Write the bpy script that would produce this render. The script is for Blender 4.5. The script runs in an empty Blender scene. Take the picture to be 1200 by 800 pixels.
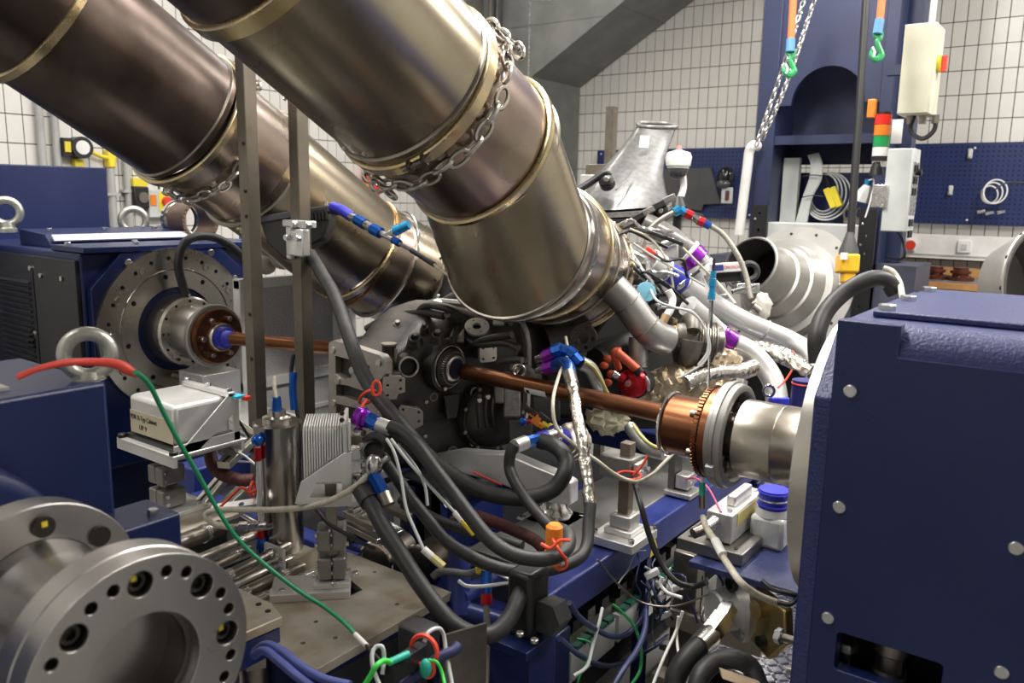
import bpy, bmesh, math, random
from mathutils import Vector as V, Matrix
random.seed(7)
S = bpy.context.scene; COL = S.collection; PI = math.pi
H = 1.6                                             # eye height
# ---------------- camera
FPX, YAW, PITCH, ROLL = 958.76, -0.630163, 0.175355, 0.019044
fw = V((math.sin(YAW)*math.cos(PITCH), math.cos(YAW)*math.cos(PITCH), -math.sin(PITCH)))
_r = V((math.cos(YAW), -math.sin(YAW), 0)); _u = _r.cross(fw)
rt = _r*math.cos(ROLL)+_u*math.sin(ROLL); up = -_r*math.sin(ROLL)+_u*math.cos(ROLL)
cd = bpy.data.cameras.new('camera'); cam = bpy.data.objects.new('camera', cd); COL.objects.link(cam)
cd.sensor_width = 36; cd.lens = FPX/1200*36; cd.clip_start = .05
cam.matrix_world = Matrix(((rt.x, up.x, -fw.x, 0), (rt.y, up.y, -fw.y, 0), (rt.z, up.z, -fw.z, H), (0, 0, 0, 1)))
cd.dof.use_dof = True; cd.dof.focus_distance = 2.5; cd.dof.aperture_fstop = 4.5
S.camera = cam
# ---------------- world, exposure, ceiling lamps
w = bpy.data.worlds.new('world'); S.world = w; w.use_nodes = True
w.node_tree.nodes['Background'].inputs[0].default_value = (.8, .85, .9, 1); w.node_tree.nodes['Background'].inputs[1].default_value = .3
S.view_settings.view_transform = 'Standard'; S.view_settings.look = 'None'; S.view_settings.exposure = 0.88; S.view_settings.gamma = 1
LAMPS = [(-3.0, -1.4), (-4.6, .9), (-1.8, .9), (-4.6, 3.0), (-1.8, 3.0), (.8, 3.0), (-4.6, 5.6), (-1.8, 5.6), (.8, 5.6)]
LAMP_W = 52; CEIL = 4.3; LAMP_K = [.45, .25, 1.0, .2, 1.2, 1.2, .22, 1.15, 1.6]
for (lx, ly), lk in zip(LAMPS, LAMP_K):
    ld = bpy.data.lights.new('ceiling_lamp', 'AREA'); ld.shape = 'RECTANGLE'; ld.size = .34; ld.size_y = 1.5; ld.energy = LAMP_W*lk; ld.color = (1, .965, .91)
    lo = bpy.data.objects.new('ceiling_lamp', ld); COL.objects.link(lo); lo.location = (lx, ly, CEIL-.13)

def P(x, y, d=None, X=None, Y=None, Z=None):
    q = fw+rt*((x-600)/FPX)-up*((y-400)/FPX)
    t = d if d is not None else X/q.x if X is not None else Y/q.y if Y is not None else (Z-H)/q.z
    return q*t+V((0, 0, H))
def PL(l, d=None): return [P(a[0], a[1], a[2] if len(a) > 2 else d) for a in l]

# ---------------- materials
MATS = {}
def mt(name, col, rough=.5, metal=0., col2=None, sc=6., bump=0., bsc=80., rv=.08, coat=0., emit=0., mixlo=.4, mixhi=.65, stretch=None, ior=None, trans=0):
    if name in MATS: return MATS[name]
    m = bpy.data.materials.new(name); MATS[name] = m; m.use_nodes = True; nt = m.node_tree; N = nt.nodes; b = N['Principled BSDF']
    c4 = lambda c: (*c, 1)
    tc = N.new('ShaderNodeTexCoord'); src = tc.outputs['Object']
    if stretch:
        mp = N.new('ShaderNodeMapping'); mp.inputs['Scale'].default_value = stretch; nt.links.new(src, mp.inputs[0]); src = mp.outputs[0]
    n = N.new('ShaderNodeTexNoise'); n.inputs['Scale'].default_value = sc; n.inputs['Detail'].default_value = 5; nt.links.new(src, n.inputs['Vector'])
    rp = N.new('ShaderNodeValToRGB'); rp.color_ramp.elements[0].position = mixlo; rp.color_ramp.elements[1].position = mixhi
    rp.color_ramp.elements[0].color = c4(col); rp.color_ramp.elements[1].color = c4(col2 or tuple(min(1, k*.85) for k in col))
    nt.links.new(n.outputs[0], rp.inputs[0]); nt.links.new(rp.outputs[0], b.inputs['Base Color'])
    mr = N.new('ShaderNodeMapRange'); mr.inputs[3].default_value = max(.03, rough-rv); mr.inputs[4].default_value = min(1, rough+rv)
    nt.links.new(n.outputs[0], mr.inputs[0]); nt.links.new(mr.outputs[0], b.inputs['Roughness'])
    b.inputs['Metallic'].default_value = metal; b.inputs['Coat Weight'].default_value = coat
    if trans: b.inputs['Transmission Weight'].default_value = trans
    if emit: b.inputs['Emission Color'].default_value = c4(col); b.inputs['Emission Strength'].default_value = emit
    if bump:
        n2 = N.new('ShaderNodeTexNoise'); n2.inputs['Scale'].default_value = bsc; n2.inputs['Detail'].default_value = 3; nt.links.new(src, n2.inputs['Vector'])
        bp = N.new('ShaderNodeBump'); bp.inputs['Strength'].default_value = bump; bp.inputs['Distance'].default_value = .004
        nt.links.new(n2.outputs[0], bp.inputs['Height']); nt.links.new(bp.outputs[0], b.inputs['Normal'])
    return m
navy = mt('navy_paint', (.005, .0125, .072), .36, 0, (.007, .016, .082), 3, .12, 260)
navyh = mt('navy_hammered', (.017, .025, .1), .42, 0, (.026, .036, .13), 160, .5, 170)
darkp = mt('charcoal_paint', (.012, .013, .017), .42, 0, None, 5, .08, 200)
towerb = mt('tower_blue', (.020, .028, .078), .45, 0, None, 4)
royal = mt('royal_blue', (.018, .03, .17), .35, 0, (.03, .045, .2), 9, .1, 150)
steel = mt('machined_steel', (.6, .57, .52), .28, 1, (.54, .505, .455), 7, 0, rv=.03)
steeld = mt('dull_steel', (.33, .3, .26), .36, 1, (.22, .2, .17), 10, .05, 60)
zinc = mt('zinc_plate', (.72, .72, .72), .27, 1, (.55, .56, .57), 30)
alu = mt('aluminium', (.76, .755, .74), .36, .6, (.66, .655, .64), 9, .03, 150)
castalu = mt('cast_aluminium', (.56, .55, .53), .46, .8, (.46, .45, .43), 16, .2, 220)
pipealu = mt('silver_pipe', (.72, .715, .705), .38, .55, (.62, .615, .605), 8)
dutst = mt('duct_stainless', (.385, .335, .25), .27, 1, (.27, .225, .16), 3.2, 0, mixlo=.35, mixhi=.7)
dutdk = mt('duct_browned', (.075, .055, .045), .34, .85, (.15, .115, .1), 5, 0, mixlo=.45, mixhi=.75)
duthot = mt('duct_heat_tint', (.38, .31, .235), .28, 1, (.26, .2, .18), 3.5)
gold = mt('brassy_ring', (.62, .5, .28), .28, 1, (.5, .42, .3), 12)
chrome = mt('bright_steel', (.75, .74, .72), .16, 1)
copper = mt('bronze_anodised', (.23, .092, .042), .3, .9, (.15, .058, .028), 5)
blk = mt('black_plastic', (.012, .012, .013), .42)
rub = mt('black_rubber', (.02, .02, .021), .48, 0, (.03, .03, .031), 30, .15, 300)
cast = mt('black_casting', (.042, .039, .036), .45, .4, (.075, .07, .065), 9, .2, 180)
cast2 = mt('dark_casting', (.03, .029, .028), .5, .35, (.05, .048, .045), 14, .25, 160)
pad = mt('machined_pad', (.5, .47, .43), .4, .9, (.42, .39, .36), 20)
ablue = mt('blue_anodised', (.015, .09, .42), .25, .65, (.02, .12, .5), 20)
tblue = mt('turquoise_anodised', (.02, .28, .55), .28, .5)
aviol = mt('purple_anodised', (.3, .03, .48), .25, .65)
ared = mt('red_anodised', (.5, .012, .025), .28, .6)
sil = mt('blue_silicone', (.03, .035, .48), .4)
red = mt('red_plastic', (.7, .05, .03), .4)
redz = mt('red_tie', (.82, .07, .035), .4)
orange = mt('orange_plastic', (.8, .25, .02), .42)
orub = mt('orange_rubber', (.62, .1, .04), .5)
yel = mt('yellow_plastic', (.82, .66, .04), .45)
grn = mt('green_plastic', (.03, .36, .1), .42)
lgrn = mt('light_green', (.05, .6, .08), .42)
teal = mt('teal_plastic', (.02, .4, .3), .42)
wht = mt('white_plastic', (.8, .79, .77), .45)
beige = mt('beige_sleeve', (.62, .58, .47), .55, 0, (.5, .46, .37), 60, .3, 400)
cream = mt('cream_paint', (.62, .6, .47), .42)
ltg = mt('light_grey_paint', (.56, .58, .57), .45)
tile_m = mt('white_tile', (.72, .70, .66), .22, 0, (.68, .66, .62), 2)
grout = mt('grey_grout', (.06, .06, .06), .8)
galv = mt('galvanised_sheet', (.16, .168, .158), .45, .3, (.21, .215, .205), 4, 0)
peg_m = mt('pegboard_blue', (.015, .028, .115), .45)
carbon = mt('carbon_airbox', (.15, .15, .147), .38, .3, (.095, .095, .095), 40, .15, 260, coat=.2)
dcarb = mt('dark_carbon', (.13, .125, .12), .35, .2, (.2, .19, .18), 60, coat=.3)
conem = mt('spun_grey_metal', (.42, .41, .39), .4, .8, (.36, .35, .33), 6)
foil = mt('heat_foil', (.7, .67, .62), .25, 1, (.55, .5, .42), 25, 1., 60)
foilg = mt('gold_heat_wrap', (.55, .47, .34), .42, .7, (.34, .26, .16), 30, 1., 45)
cloth = mt('pale_cloth', (.62, .58, .42), .8, 0, None, 20, .4, 40)
wood = mt('bench_wood', (.5, .26, .09), .5, 0, (.4, .2, .07), 12, stretch=(1, 8, 8))
floor_m = mt('grey_floor', (.2, .195, .185), .45, 0, (.15, .145, .135), 5, .1, 60)
plate_m = mt('worn_plate', (.5, .46, .39), .4, .45, (.33, .27, .2), 11, .12, 60, mixlo=.38, mixhi=.7)
cell = mt('ceiling_white', (.7, .7, .69), .8)
plaster = mt('plain_wall', (.55, .55, .53), .8)
black = mt('deep_black', (.006, .006, .008), .6)
label_w = mt('label_white', (.8, .8, .78), .5)
tape_m = mt('masking_tape', (.52, .46, .33), .6)
ink = mt('black_ink', (.01, .01, .01), .6)
rib_m = mt('braided_red', (.12, .02, .015), .6, 0, (.02, .02, .02), 120, .3, 200)
clearp = mt('clear_plastic', (.75, .77, .77), .25, 0, None, 8, trans=.35)

# ---------------- building helpers
LOC = {}
def tag(o, label=None, cat=None, group=None, kind=None):
    if label: o['label'] = label
    if cat: o['category'] = cat
    if group: o['group'] = group
    if kind: o['kind'] = kind
    return o
def T(name, label, cat, loc, group=None):
    o = bpy.data.objects.new(name, None); COL.objects.link(o); o.location = loc; LOC[o] = V(loc); o.empty_display_size = .05
    return tag(o, label, cat, group)
def frame(n, hint=(0, 0, 1)):
    n = V(n).normalized(); h = V(hint)
    if abs(n.dot(h.normalized())) > .98: h = V((0, 1, 0))
    u = h.cross(n).normalized(); return u, n.cross(u), n
def spline(pts, k=6):
    if len(pts) < 3: return pts
    out = []; q = [pts[0]*2-pts[1]]+list(pts)+[pts[-1]*2-pts[-2]]
    for i in range(1, len(q)-2):
        a, b, c, d = q[i-1:i+3]
        for j in range(k):
            t = j/k; out.append(.5*((2*b)+(c-a)*t+(2*a-5*b+4*c-d)*t*t+(3*b-a-3*c+d)*t**3))
    return out+[pts[-1]]
class B:
    def __init__(s): s.v = []; s.f = []
    def add(s, v, f):
        o = len(s.v); s.v += [V(x) for x in v]; s.f += [tuple(i+o for i in q) for q in f]; return s
    def bx(s, x0, x1, y0, y1, z0, z1):
        return s.add([(x0, y0, z0), (x1, y0, z0), (x1, y1, z0), (x0, y1, z0), (x0, y0, z1), (x1, y0, z1), (x1, y1, z1), (x0, y1, z1)],
                     [(3, 2, 1, 0), (4, 5, 6, 7), (0, 1, 5, 4), (1, 2, 6, 5), (2, 3, 7, 6), (3, 0, 4, 7)])
    def ob(s, c, u, v, n, a, b, h):                 # oriented box, half sizes a, b, h
        c = V(c); s2 = []
        for k in (-1, 1):
            for i, j in ((-1, -1), (1, -1), (1, 1), (-1, 1)): s2.append(c+u*(i*a)+v*(j*b)+n*(k*h))
        return s.add(s2, [(3, 2, 1, 0), (4, 5, 6, 7), (0, 1, 5, 4), (1, 2, 6, 5), (2, 3, 7, 6), (3, 0, 4, 7)])
    def loft(s, rings, cap=(1, 1), close=True):
        n = len(rings[0]); v = [p for r in rings for p in r]; f = []
        for i in range(len(rings)-1):
            for j in range(n if close else n-1):
                a = i*n+j; b = i*n+(j+1) % n; f.append((a, b, b+n, a+n))
        if cap[0]: f.append(tuple(range(n-1, -1, -1)))
        if cap[1]: f.append(tuple(range((len(rings)-1)*n, len(rings)*n)))
        return s.add(v, f)
    def lathe(s, prof, o, n, seg=32, cap=(1, 1), hint=(0, 0, 1)):
        u, v, n = frame(n, hint); o = V(o); R = []
        for a, r in prof: R.append([o+n*a+(u*math.cos(2*PI*k/seg)+v*math.sin(2*PI*k/seg))*max(r, 1e-4) for k in range(seg)])
        return s.loft(R, cap)
    def cyl(s, p0, p1, r, r1=None, seg=16, cap=(1, 1)):
        p0, p1 = V(p0), V(p1); return s.lathe([(0, r), ((p1-p0).length, r if r1 is None else r1)], p0, p1-p0, seg, cap)
    def tube(s, pts, r, seg=8, k=5, cap=(1, 1), smooth=True):
        pts = [V(p) for p in pts]; nr = len(pts)
        rr = list(r) if isinstance(r, (list, tuple)) else None
        if smooth and nr > 2:
            q = spline(pts, k)
            if rr: rr = [rr[min(nr-1, i//k)]+(rr[min(nr-1, i//k+1)]-rr[min(nr-1, i//k)])*((i % k)/k) for i in range(len(q))]
            pts = q
        t0 = (pts[1]-pts[0]).normalized(); u, v, _ = frame(t0); R = []
        for i, p in enumerate(pts):
            t = (pts[min(i+1, len(pts)-1)]-pts[max(i-1, 0)]).normalized()
            u = (u-t*u.dot(t)).normalized(); v = t.cross(u); q = rr[i] if rr else r
            R.append([p+(u*math.cos(2*PI*j/seg)+v*math.sin(2*PI*j/seg))*q for j in range(seg)])
        return s.loft(R, cap)
    def torus(s, o, n, R, r, seg=32, m=8, sx=1., hint=(0, 0, 1), a0=0, a1=2*PI):
        u, v, n = frame(n, hint); o = V(o); full = abs(a1-a0-2*PI) < 1e-6; rings = []
        for i in range(seg+(0 if full else 1)):
            a = a0+(a1-a0)*i/seg; d = u*math.cos(a)*sx+v*math.sin(a); e = (u*math.cos(a)+v*math.sin(a))
            rings.append([o+d*R+e*(r*math.cos(2*PI*j/m))+n*(r*math.sin(2*PI*j/m)) for j in range(m)])
        if full: rings.append(rings[0])
        return s.loft(rings, (0, 0) if full else (1, 1))
    def sph(s, c, r, sc=(1, 1, 1), seg=16, m=10):
        c = V(c); R = []
        for i in range(m+1):
            a = PI*i/m; R.append([c+V((sc[0]*r*max(math.sin(a), .002)*math.cos(2*PI*j/seg), sc[1]*r*max(math.sin(a), .002)*math.sin(2*PI*j/seg), sc[2]*-r*math.cos(a))) for j in range(seg)])
        return s.loft(R)
    def prism(s, poly, o, u, v, th):                # polygon in the u, v plane at o, extruded th along u x v
        u, v, o = V(u), V(v), V(o); n = u.cross(v).normalized(); a = [o+u*x+v*y for x, y in poly]
        return s.loft([a, [p+n*th for p in a]])
    def mesh(s, name, mat, base, sm=38):
        me = bpy.data.meshes.new(name); bm = bmesh.new(); vs = [bm.verts.new(p-base) for p in s.v]
        for f in s.f:
            try: bm.faces.new([vs[i] for i in f])
            except ValueError: pass
        bmesh.ops.remove_doubles(bm, verts=bm.verts, dist=1e-5); bmesh.ops.recalc_face_normals(bm, faces=bm.faces)
        lim = math.radians(sm)
        for f in bm.faces: f.smooth = True
        for e in bm.edges: e.smooth = len(e.link_faces) == 2 and e.calc_face_angle(0) < lim
        bm.to_mesh(me); bm.free(); me.materials.append(mat); return me
    def out(s, name, mat, parent=None, label=None, cat=None, group=None, kind=None, bev=0, sm=38):
        if parent is None:
            b = V((sum(p.x for p in s.v)/len(s.v), sum(p.y for p in s.v)/len(s.v), min(p.z for p in s.v)))
        else: b = LOC[parent]
        o = bpy.data.objects.new(name, s.mesh(name, mat, b, sm)); COL.objects.link(o); LOC[o] = b
        if parent is None: o.location = b
        else: o.parent = parent
        if bev:
            md = o.modifiers.new('bevel', 'BEVEL'); md.width = bev; md.segments = 2; md.limit_method = 'ANGLE'; md.angle_limit = math.radians(40)
        return tag(o, label, cat, group, kind)
def inst(name, me, parent, M):                       # shared mesh, placed by world matrix M
    o = bpy.data.objects.new(name, me); COL.objects.link(o); LOC[o] = M.translation.copy(); o.parent = parent
    o.matrix_local = Matrix.Translation(-LOC[parent]) @ M; return o
_BM = {}
def bolts(parent, cs, n, r, h, mat=None, seg=6, name='bolt', socket=False):
    mat = mat or zinc; key = (mat.name, seg, socket)
    if key not in _BM:
        b = B()
        if socket: b.lathe([(0, 1), (.9, 1), (1, .9), (1, .55), (.5, .5)], (0, 0, 0), (0, 0, 1), 12)
        else: b.lathe([(0, 1), (.85, 1), (1, .85)], (0, 0, 0), (0, 0, 1), seg)
        _BM[key] = b.mesh(name, mat, V((0, 0, 0)), 30)
    u, v, n = frame(n); out = []
    for c in cs:
        M = Matrix.Translation(c) @ Matrix(((u.x*r, v.x*r, n.x*h, 0), (u.y*r, v.y*r, n.y*h, 0), (u.z*r, v.z*r, n.z*h, 0), (0, 0, 0, 1)))
        out.append(inst(name, _BM[key], parent, M))
    return out
def circ_pts(o, n, R, k, a0=0., hint=(0, 0, 1)):
    u, v, n = frame(n, hint); return [V(o)+(u*math.cos(a0+2*PI*i/k)+v*math.sin(a0+2*PI*i/k))*R for i in range(k)]
def holed(name, mat, parent, outer, holes, th, o, u, v, bev=0., **kw):   # plate: outline and holes in the u, v plane at o, thickness th along u x v
    cu = bpy.data.curves.new(name, 'CURVE'); cu.dimensions = '2D'; cu.fill_mode = 'BOTH'; cu.extrude = th/2; cu.bevel_depth = bev
    for lp in [outer]+list(holes):
        sp = cu.splines.new('POLY'); sp.points.add(len(lp)-1); sp.use_cyclic_u = True
        for q, (x, y) in zip(sp.points, lp): q.co = (x, y, 0, 1)
    t = bpy.data.objects.new('tmp', cu); COL.objects.link(t); bpy.context.view_layer.update()
    me = bpy.data.meshes.new_from_object(t.evaluated_get(bpy.context.evaluated_depsgraph_get()))
    bpy.data.objects.remove(t); bpy.data.curves.remove(cu)
    u, v, o = V(u).normalized(), V(v).normalized(), V(o); n = u.cross(v)
    b = B(); b.v = [o+u*p.co.x+v*p.co.y+n*(p.co.z+th/2) for p in me.vertices]; b.f = [tuple(p.vertices) for p in me.polygons]
    bpy.data.meshes.remove(me); o_ = b.out(name, mat, parent, **kw)
    if bev: md = o_.modifiers.new('normals', 'WEIGHTED_NORMAL'); md.keep_sharp = True; md.weight = 80
    return o_
def cir(cx, cy, r, n=20): return [(cx+r*math.cos(2*PI*i/n), cy+r*math.sin(2*PI*i/n)) for i in range(n)]
def rrect(x0, y0, x1, y1, r, k=4):
    o = []
    for cx, cy, a in ((x1-r, y1-r, 0), (x0+r, y1-r, 1), (x0+r, y0+r, 2), (x1-r, y0+r, 3)):
        o += [(cx+r*math.cos(PI/2*(a+i/k)), cy+r*math.sin(PI/2*(a+i/k))) for i in range(k+1)]
    return o
def txt(s_, size, mat, parent, o, u, v, name='lettering', sx=1.):
    cu = bpy.data.curves.new(name, 'FONT'); cu.body = s_; cu.size = size; cu.extrude = .0004; cu.resolution_u = 2
    t = bpy.data.objects.new('tmp', cu); COL.objects.link(t); bpy.context.view_layer.update()
    me = bpy.data.meshes.new_from_object(t.evaluated_get(bpy.context.evaluated_depsgraph_get()))
    bpy.data.objects.remove(t); bpy.data.curves.remove(cu)
    u, v, o = V(u).normalized(), V(v).normalized(), V(o); n = u.cross(v)
    b = B(); b.v = [o+u*p.co.x*sx+v*p.co.y+n*(p.co.z+.0006) for p in me.vertices]; b.f = [tuple(p.vertices) for p in me.polygons]
    bpy.data.meshes.remove(me); return b.out(name, mat, parent)
def hose(name, pts, r, mat, label=None, cat='hose', parent=None, d=None, seg=10, k=6, group=None):
    b = B(); b.tube(PL(pts, d) if not isinstance(pts[0], V) else pts, r, seg, k); return b.out(name, mat, parent, label, cat if parent is None else None, group, sm=60)
def rotz(b, c, ang):
    m = Matrix.Rotation(ang, 3, 'Z'); c = V((c.x, c.y, 0)); b.v = [m @ (p-c)+c for p in b.v]; return b
X_, Y_, Z_ = V((1, 0, 0)), V((0, 1, 0)), V((0, 0, 1))
# ================= the room
def struct(name, bm, mat): return bm.out(name, mat, None, kind='structure')
RX0, RX1, RY0, RY1 = -6.0, 3.2, -2.6, 7.8
struct('floor', B().bx(RX0-.2, RX1+.2, RY0-.2, RY1+.2, -.15, 0), floor_m)
struct('ceiling', B().bx(RX0-.2, RX1+.2, RY0-.2, RY1+.2, CEIL, CEIL+.15), cell)
struct('wall_right', B().bx(RX1, RX1+.2, RY0-.2, RY1+.2, 0, CEIL), plaster)
struct('wall_front', B().bx(RX0, RX1, RY0-.2, RY0, 0, CEIL), plaster)
wb = struct('wall_back', B().bx(RX0-.2, RX1, RY1+.012, RY1+.2, 0, CEIL), grout)
wl = struct('wall_left', B().bx(RX0-.2, RX0-.012, RY0, RY1, 0, CEIL), grout)
def scr(p):
    q = p-V((0, 0, H)); z = q.dot(fw); return 600+FPX*q.dot(rt)/z, 400-FPX*q.dot(up)/z
def tiles(wall, n_axis, a0, da, z0, dz, areas):
    g = .007; bm = B()
    if n_axis == 'Y': bm.bx(-da/2+g/2, da/2-g/2, -.001, .0125, -dz/2+g/2, dz/2-g/2)
    else: bm.bx(-.0125, .001, -da/2+g/2, da/2-g/2, -dz/2+g/2, dz/2-g/2)
    me = bm.mesh('tile', tile_m, V((0, 0, 0))); got = []; rest = B()
    for i in range(-90, 90):
        for j in range(0, 40):
            a = a0+(i+.5)*da; z = z0+(j-14+.5)*dz
            if not .12 < z < CEIL-.1: continue
            c = V((a, RY1-.0002, z)) if n_axis == 'Y' else V((RX0+.0002, a, z))
            lo, hi = (RX0, RX1) if n_axis == 'Y' else (RY0, RY1)
            if not lo+da/2 < a < hi-da/2: continue
            if (c-V((0, 0, H))).dot(fw) < .5: ok = False
            else:
                x, y = scr(c); ok = any(x0 < x < x1 and y0 < y < y1 for x0, y0, x1, y1 in areas)
            if ok: got.append(c)
            elif z > .1 and abs(a) < 9:
                t = len(rest.v); e = .0125
                if n_axis == 'Y': rest.bx(a-da/2+g/2, a+da/2-g/2, c.y-.001, c.y+e, z-dz/2+g/2, z+dz/2-g/2)
                else: rest.bx(c.x-e, c.x+.001, a-da/2+g/2, a+da/2-g/2, z-dz/2+g/2, z+dz/2-g/2)
    got.sort(key=lambda c: (c-V((0, 0, H))).length)
    for c in got[300:]: rest.bx(c.x-da/2+g/2, c.x+da/2-g/2, c.y-.001, c.y+.0125, c.z-dz/2+g/2, c.z+dz/2-g/2) if n_axis == 'Y' else rest.bx(c.x-.0125, c.x+.001, c.y-da/2+g/2, c.y+da/2-g/2, c.z-dz/2+g/2, c.z+dz/2-g/2)
    for c in got[:300]: inst('tile', me, wall, Matrix.Translation(c))
    rest.out('distant_tile_field', tile_m, wall, kind='stuff')
tiles(wb, 'Y', P(1152.5, 0, Y=RY1).x, .0997, P(1111.7, 84, Y=RY1).z, .193, [(682, -10, 898, 180), (1050, -12, 1210, 172), (1050, 255, 1205, 310), (835, 255, 895, 275), (820, 255, 890, 272)])
tiles(wl, 'X', P(3.75, 107, X=RX0).y, .106, P(5, 132.5, X=RX0).z, .189, [(-10, 100, 120, 200), (110, 170, 290, 300), (365, 150, 445, 205)])
# luminaires
for (lx, ly), wh in zip(LAMPS, ('over the passage in front of the foreground coupling', 'between left wall and foreground coupling', 'above the front table and oil cooler', 'above the left dynamometer', 'above the gearbox', 'above the right dynamometer', 'above the left end of the tiled back wall', 'above the air intake and wall duct', 'above the workbench at right')):
    t = T('ceiling_light', 'long white fluorescent ceiling light '+wh, 'lamp', (lx, ly, CEIL), 'ceiling lights of the hall')
    B().bx(lx-.2, lx+.2, ly-.8, ly+.8, CEIL-.1, CEIL).out('housing', wht, t)
    B().bx(lx-.16, lx+.16, ly-.74, ly+.74, CEIL-.115, CEIL-.1).out('diffuser', mt('lamp_diffuser', (1, .95, .88), emit=3), t)

# ventilation trunk: vertical box with a branch rising to the right along the back wall
x0 = P(681, 104, Y=RY1).x; F = P(623, 90, X=x0); yf = F.y; z0 = F.z
xr = P(733, 0, Y=yf).x; zr = P(733, 0, Y=yf).z; sl = (zr-z0)/(xr-x0)
t = T('ventilation_duct', 'large grey galvanised ventilation duct with sloping branch against back wall', 'duct', (x0, yf, 0))
xe = x0+(CEIL-.05-z0)/sl; xl = P(566, 60, Y=yf).x
B().prism([(xl, 0.02), (x0, 0.02), (x0, z0), (xe, CEIL-.05), (xl, CEIL-.05)], (0, RY1-.02, 0), X_, Z_, RY1-.02-yf).out('duct_body', galv, t, bev=.006)
for z in (P(600, 32, Y=yf).z, z0-.75): B().bx(xl, x0 if z < z0 else x0+(z-z0)/sl, yf-.004, yf, z-.006, z+.006).out('seam', galv, t)
xs = P(620, 60, Y=yf).x
B().bx(xs-.006, xs+.006, yf-.004, yf, 1., CEIL-.06).out('seam', zinc, t)
for q in (.28, .95):
    a = V((x0+q, yf, z0+q*sl)); n = V((sl, 0, -1)).normalized()
    B().ob(a+V((0, (RY1-yf)/2, 0))+n*.002, V((1, 0, sl)).normalized(), Y_, n, .006, (RY1-yf)/2-.02, .003).out('seam', galv, t)
# rails beside the trunk
for i, (px, wd) in enumerate(((575, .07), (583, .04))):
    a = P(px, 20, Y=yf-.25)
    t = T('lifting_rail', 'dark vertical steel rail in front of the duct, '+('wider left one' if i == 0 else 'narrow right one'), 'rail', (a.x, a.y, 1.2))
    B().bx(a.x-wd/2, a.x+wd/2, a.y, a.y+.06, 1.2, CEIL-.02).out('rail_body', mt('dark_rail', (.1, .105, .11), .45, .6), t)
    B().bx(a.x-wd/5, a.x+wd/5, a.y-.008, a.y, 1.2, CEIL-.02).out('guide_strip', steeld, t)
a = P(640, -5, d=6.2)
t = T('pendant_light', 'white shaded lamp hanging at the top edge before the duct', 'lamp', a)
B().cyl(a, a+V((0, 0, .06)), .16, .1, 24).out('shade', wht, t); B().cyl(a+V((0, 0, .06)), V((a.x, a.y, CEIL)), .01).out('stem', wht, t)

# pegboards
def pegboard(lab, x0, y0, x1, y1, Y, t_=.02):
    a = P(x0, y0, Y=Y); b = P(x1, y1, Y=Y); t = T('pegboard', lab, 'pegboard', (a.x, Y, b.z))
    B().bx(a.x, b.x, Y, Y+t_, b.z, a.z).out('panel', peg_m, t, bev=.004)
    h = B(); s = .038
    for i in range(int((b.x-a.x)/s)):
        for j in range(int((a.z-b.z)/s)):
            cx = a.x+.02+i*s; cz = b.z+.02+j*s; h.add([(cx-.007, Y-.0008, cz-.007), (cx+.007, Y-.0008, cz-.007), (cx+.007, Y-.0008, cz+.007), (cx-.007, Y-.0008, cz+.007)], [(0, 1, 2, 3)])
    h.out('perforation', mt('peg_hole', (.006, .008, .03), .7), t, kind='stuff')
    bolts(t, [V((x, Y-.002, z)) for x in (a.x+.05, (a.x+b.x)/2, b.x-.05) for z in (a.z-.04, b.z+.04)], -Y_, .009, .004, wht, 8)
    return t, a, b
pegboard('blue pegboard on the back wall behind the hanging mask', 700, 176, 884, 257, 7.72)
tp, pa, pb = pegboard('blue pegboard at right with a white cable hung on it', 1066, 169, 1215, 266, 7.72)
for i, (x, y, l) in enumerate(((1137, 180, 'white twin hook plate high on the right pegboard'), (1114, 223, 'white twin hook plate in the middle of the right pegboard'))):
    c = P(x, y, Y=7.715); t = T('hook_plate', l, 'hook', c)
    B().bx(c.x-.018, c.x+.018, 7.70, 7.719, c.z-.04, c.z+.04).out('plate', ltg, t, bev=.008)
    B().bx(c.x-.006, c.x+.006, 7.685, 7.70, c.z-.025, c.z+.025).out('slot', wht, t)
c = P(1163, 228, Y=7.66); t = T('cable_coil', 'white cable coiled on the right pegboard with metal plugs', 'cable', c)
for k in range(3): B().torus(c+V((.02*k-.02, -.01*k, .012*k)), (0.1*k-.15, -1, .2*k-.2), .07+.013*k, .006, 28, 6, .85).out('cable_loop', wht, t)
for dx, dz in ((-.09, -.14), (-.03, -.15), (.05, -.14)): B().cyl(c+V((dx, -.01, dz)), c+V((dx+.055, -.01, dz+.012)), .016, .012).out('plug', chrome, t)
B().tube(PL([(1166, 222), (1180, 214), (1201, 215), (1225, 219)], 5.9), .006).out('lead', blk, t)

# trunking, bench, flanges
a = P(1040, 272, Y=7.7); b = P(1215, 309, Y=7.7)
t = T('cable_trunking', 'white wall trunking above the workbench with socket and stop button', 'trunking', (a.x, 7.7, b.z))
B().bx(-1.62, .6, 7.66, 7.79, b.z-.0, P(1100, 275, Y=7.7).z).out('trunking_body', wht, t, bev=.004)
B().bx(-1.62, .6, 7.652, 7.66, b.z+.03, b.z+.04).out('lid_groove', ltg, t)
c = P(1068, 287, Y=7.64)
B().bx(c.x-.03, c.x+.03, 7.63, 7.66, c.z-.05, c.z+.05).out('button_box', wht, t); B().cyl(c+V((0, 0, 0)), c+V((0, -.035, 0)), .035, .04, 20).out('stop_button', red, t)
c = P(1130, 289, Y=7.65); B().bx(c.x-.05, c.x+.05, 7.64, 7.66, c.z-.05, c.z+.05).out('socket_plate', wht, t, bev=.004); _sp = LOC and list(LOC)[-1]; B().bx(c.x-.022, c.x+.022, 7.634, 7.64, c.z-.022, c.z+.022).out('socket_face', ltg, _sp)
zb = P(1100, 331, Y=6.9).z
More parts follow.
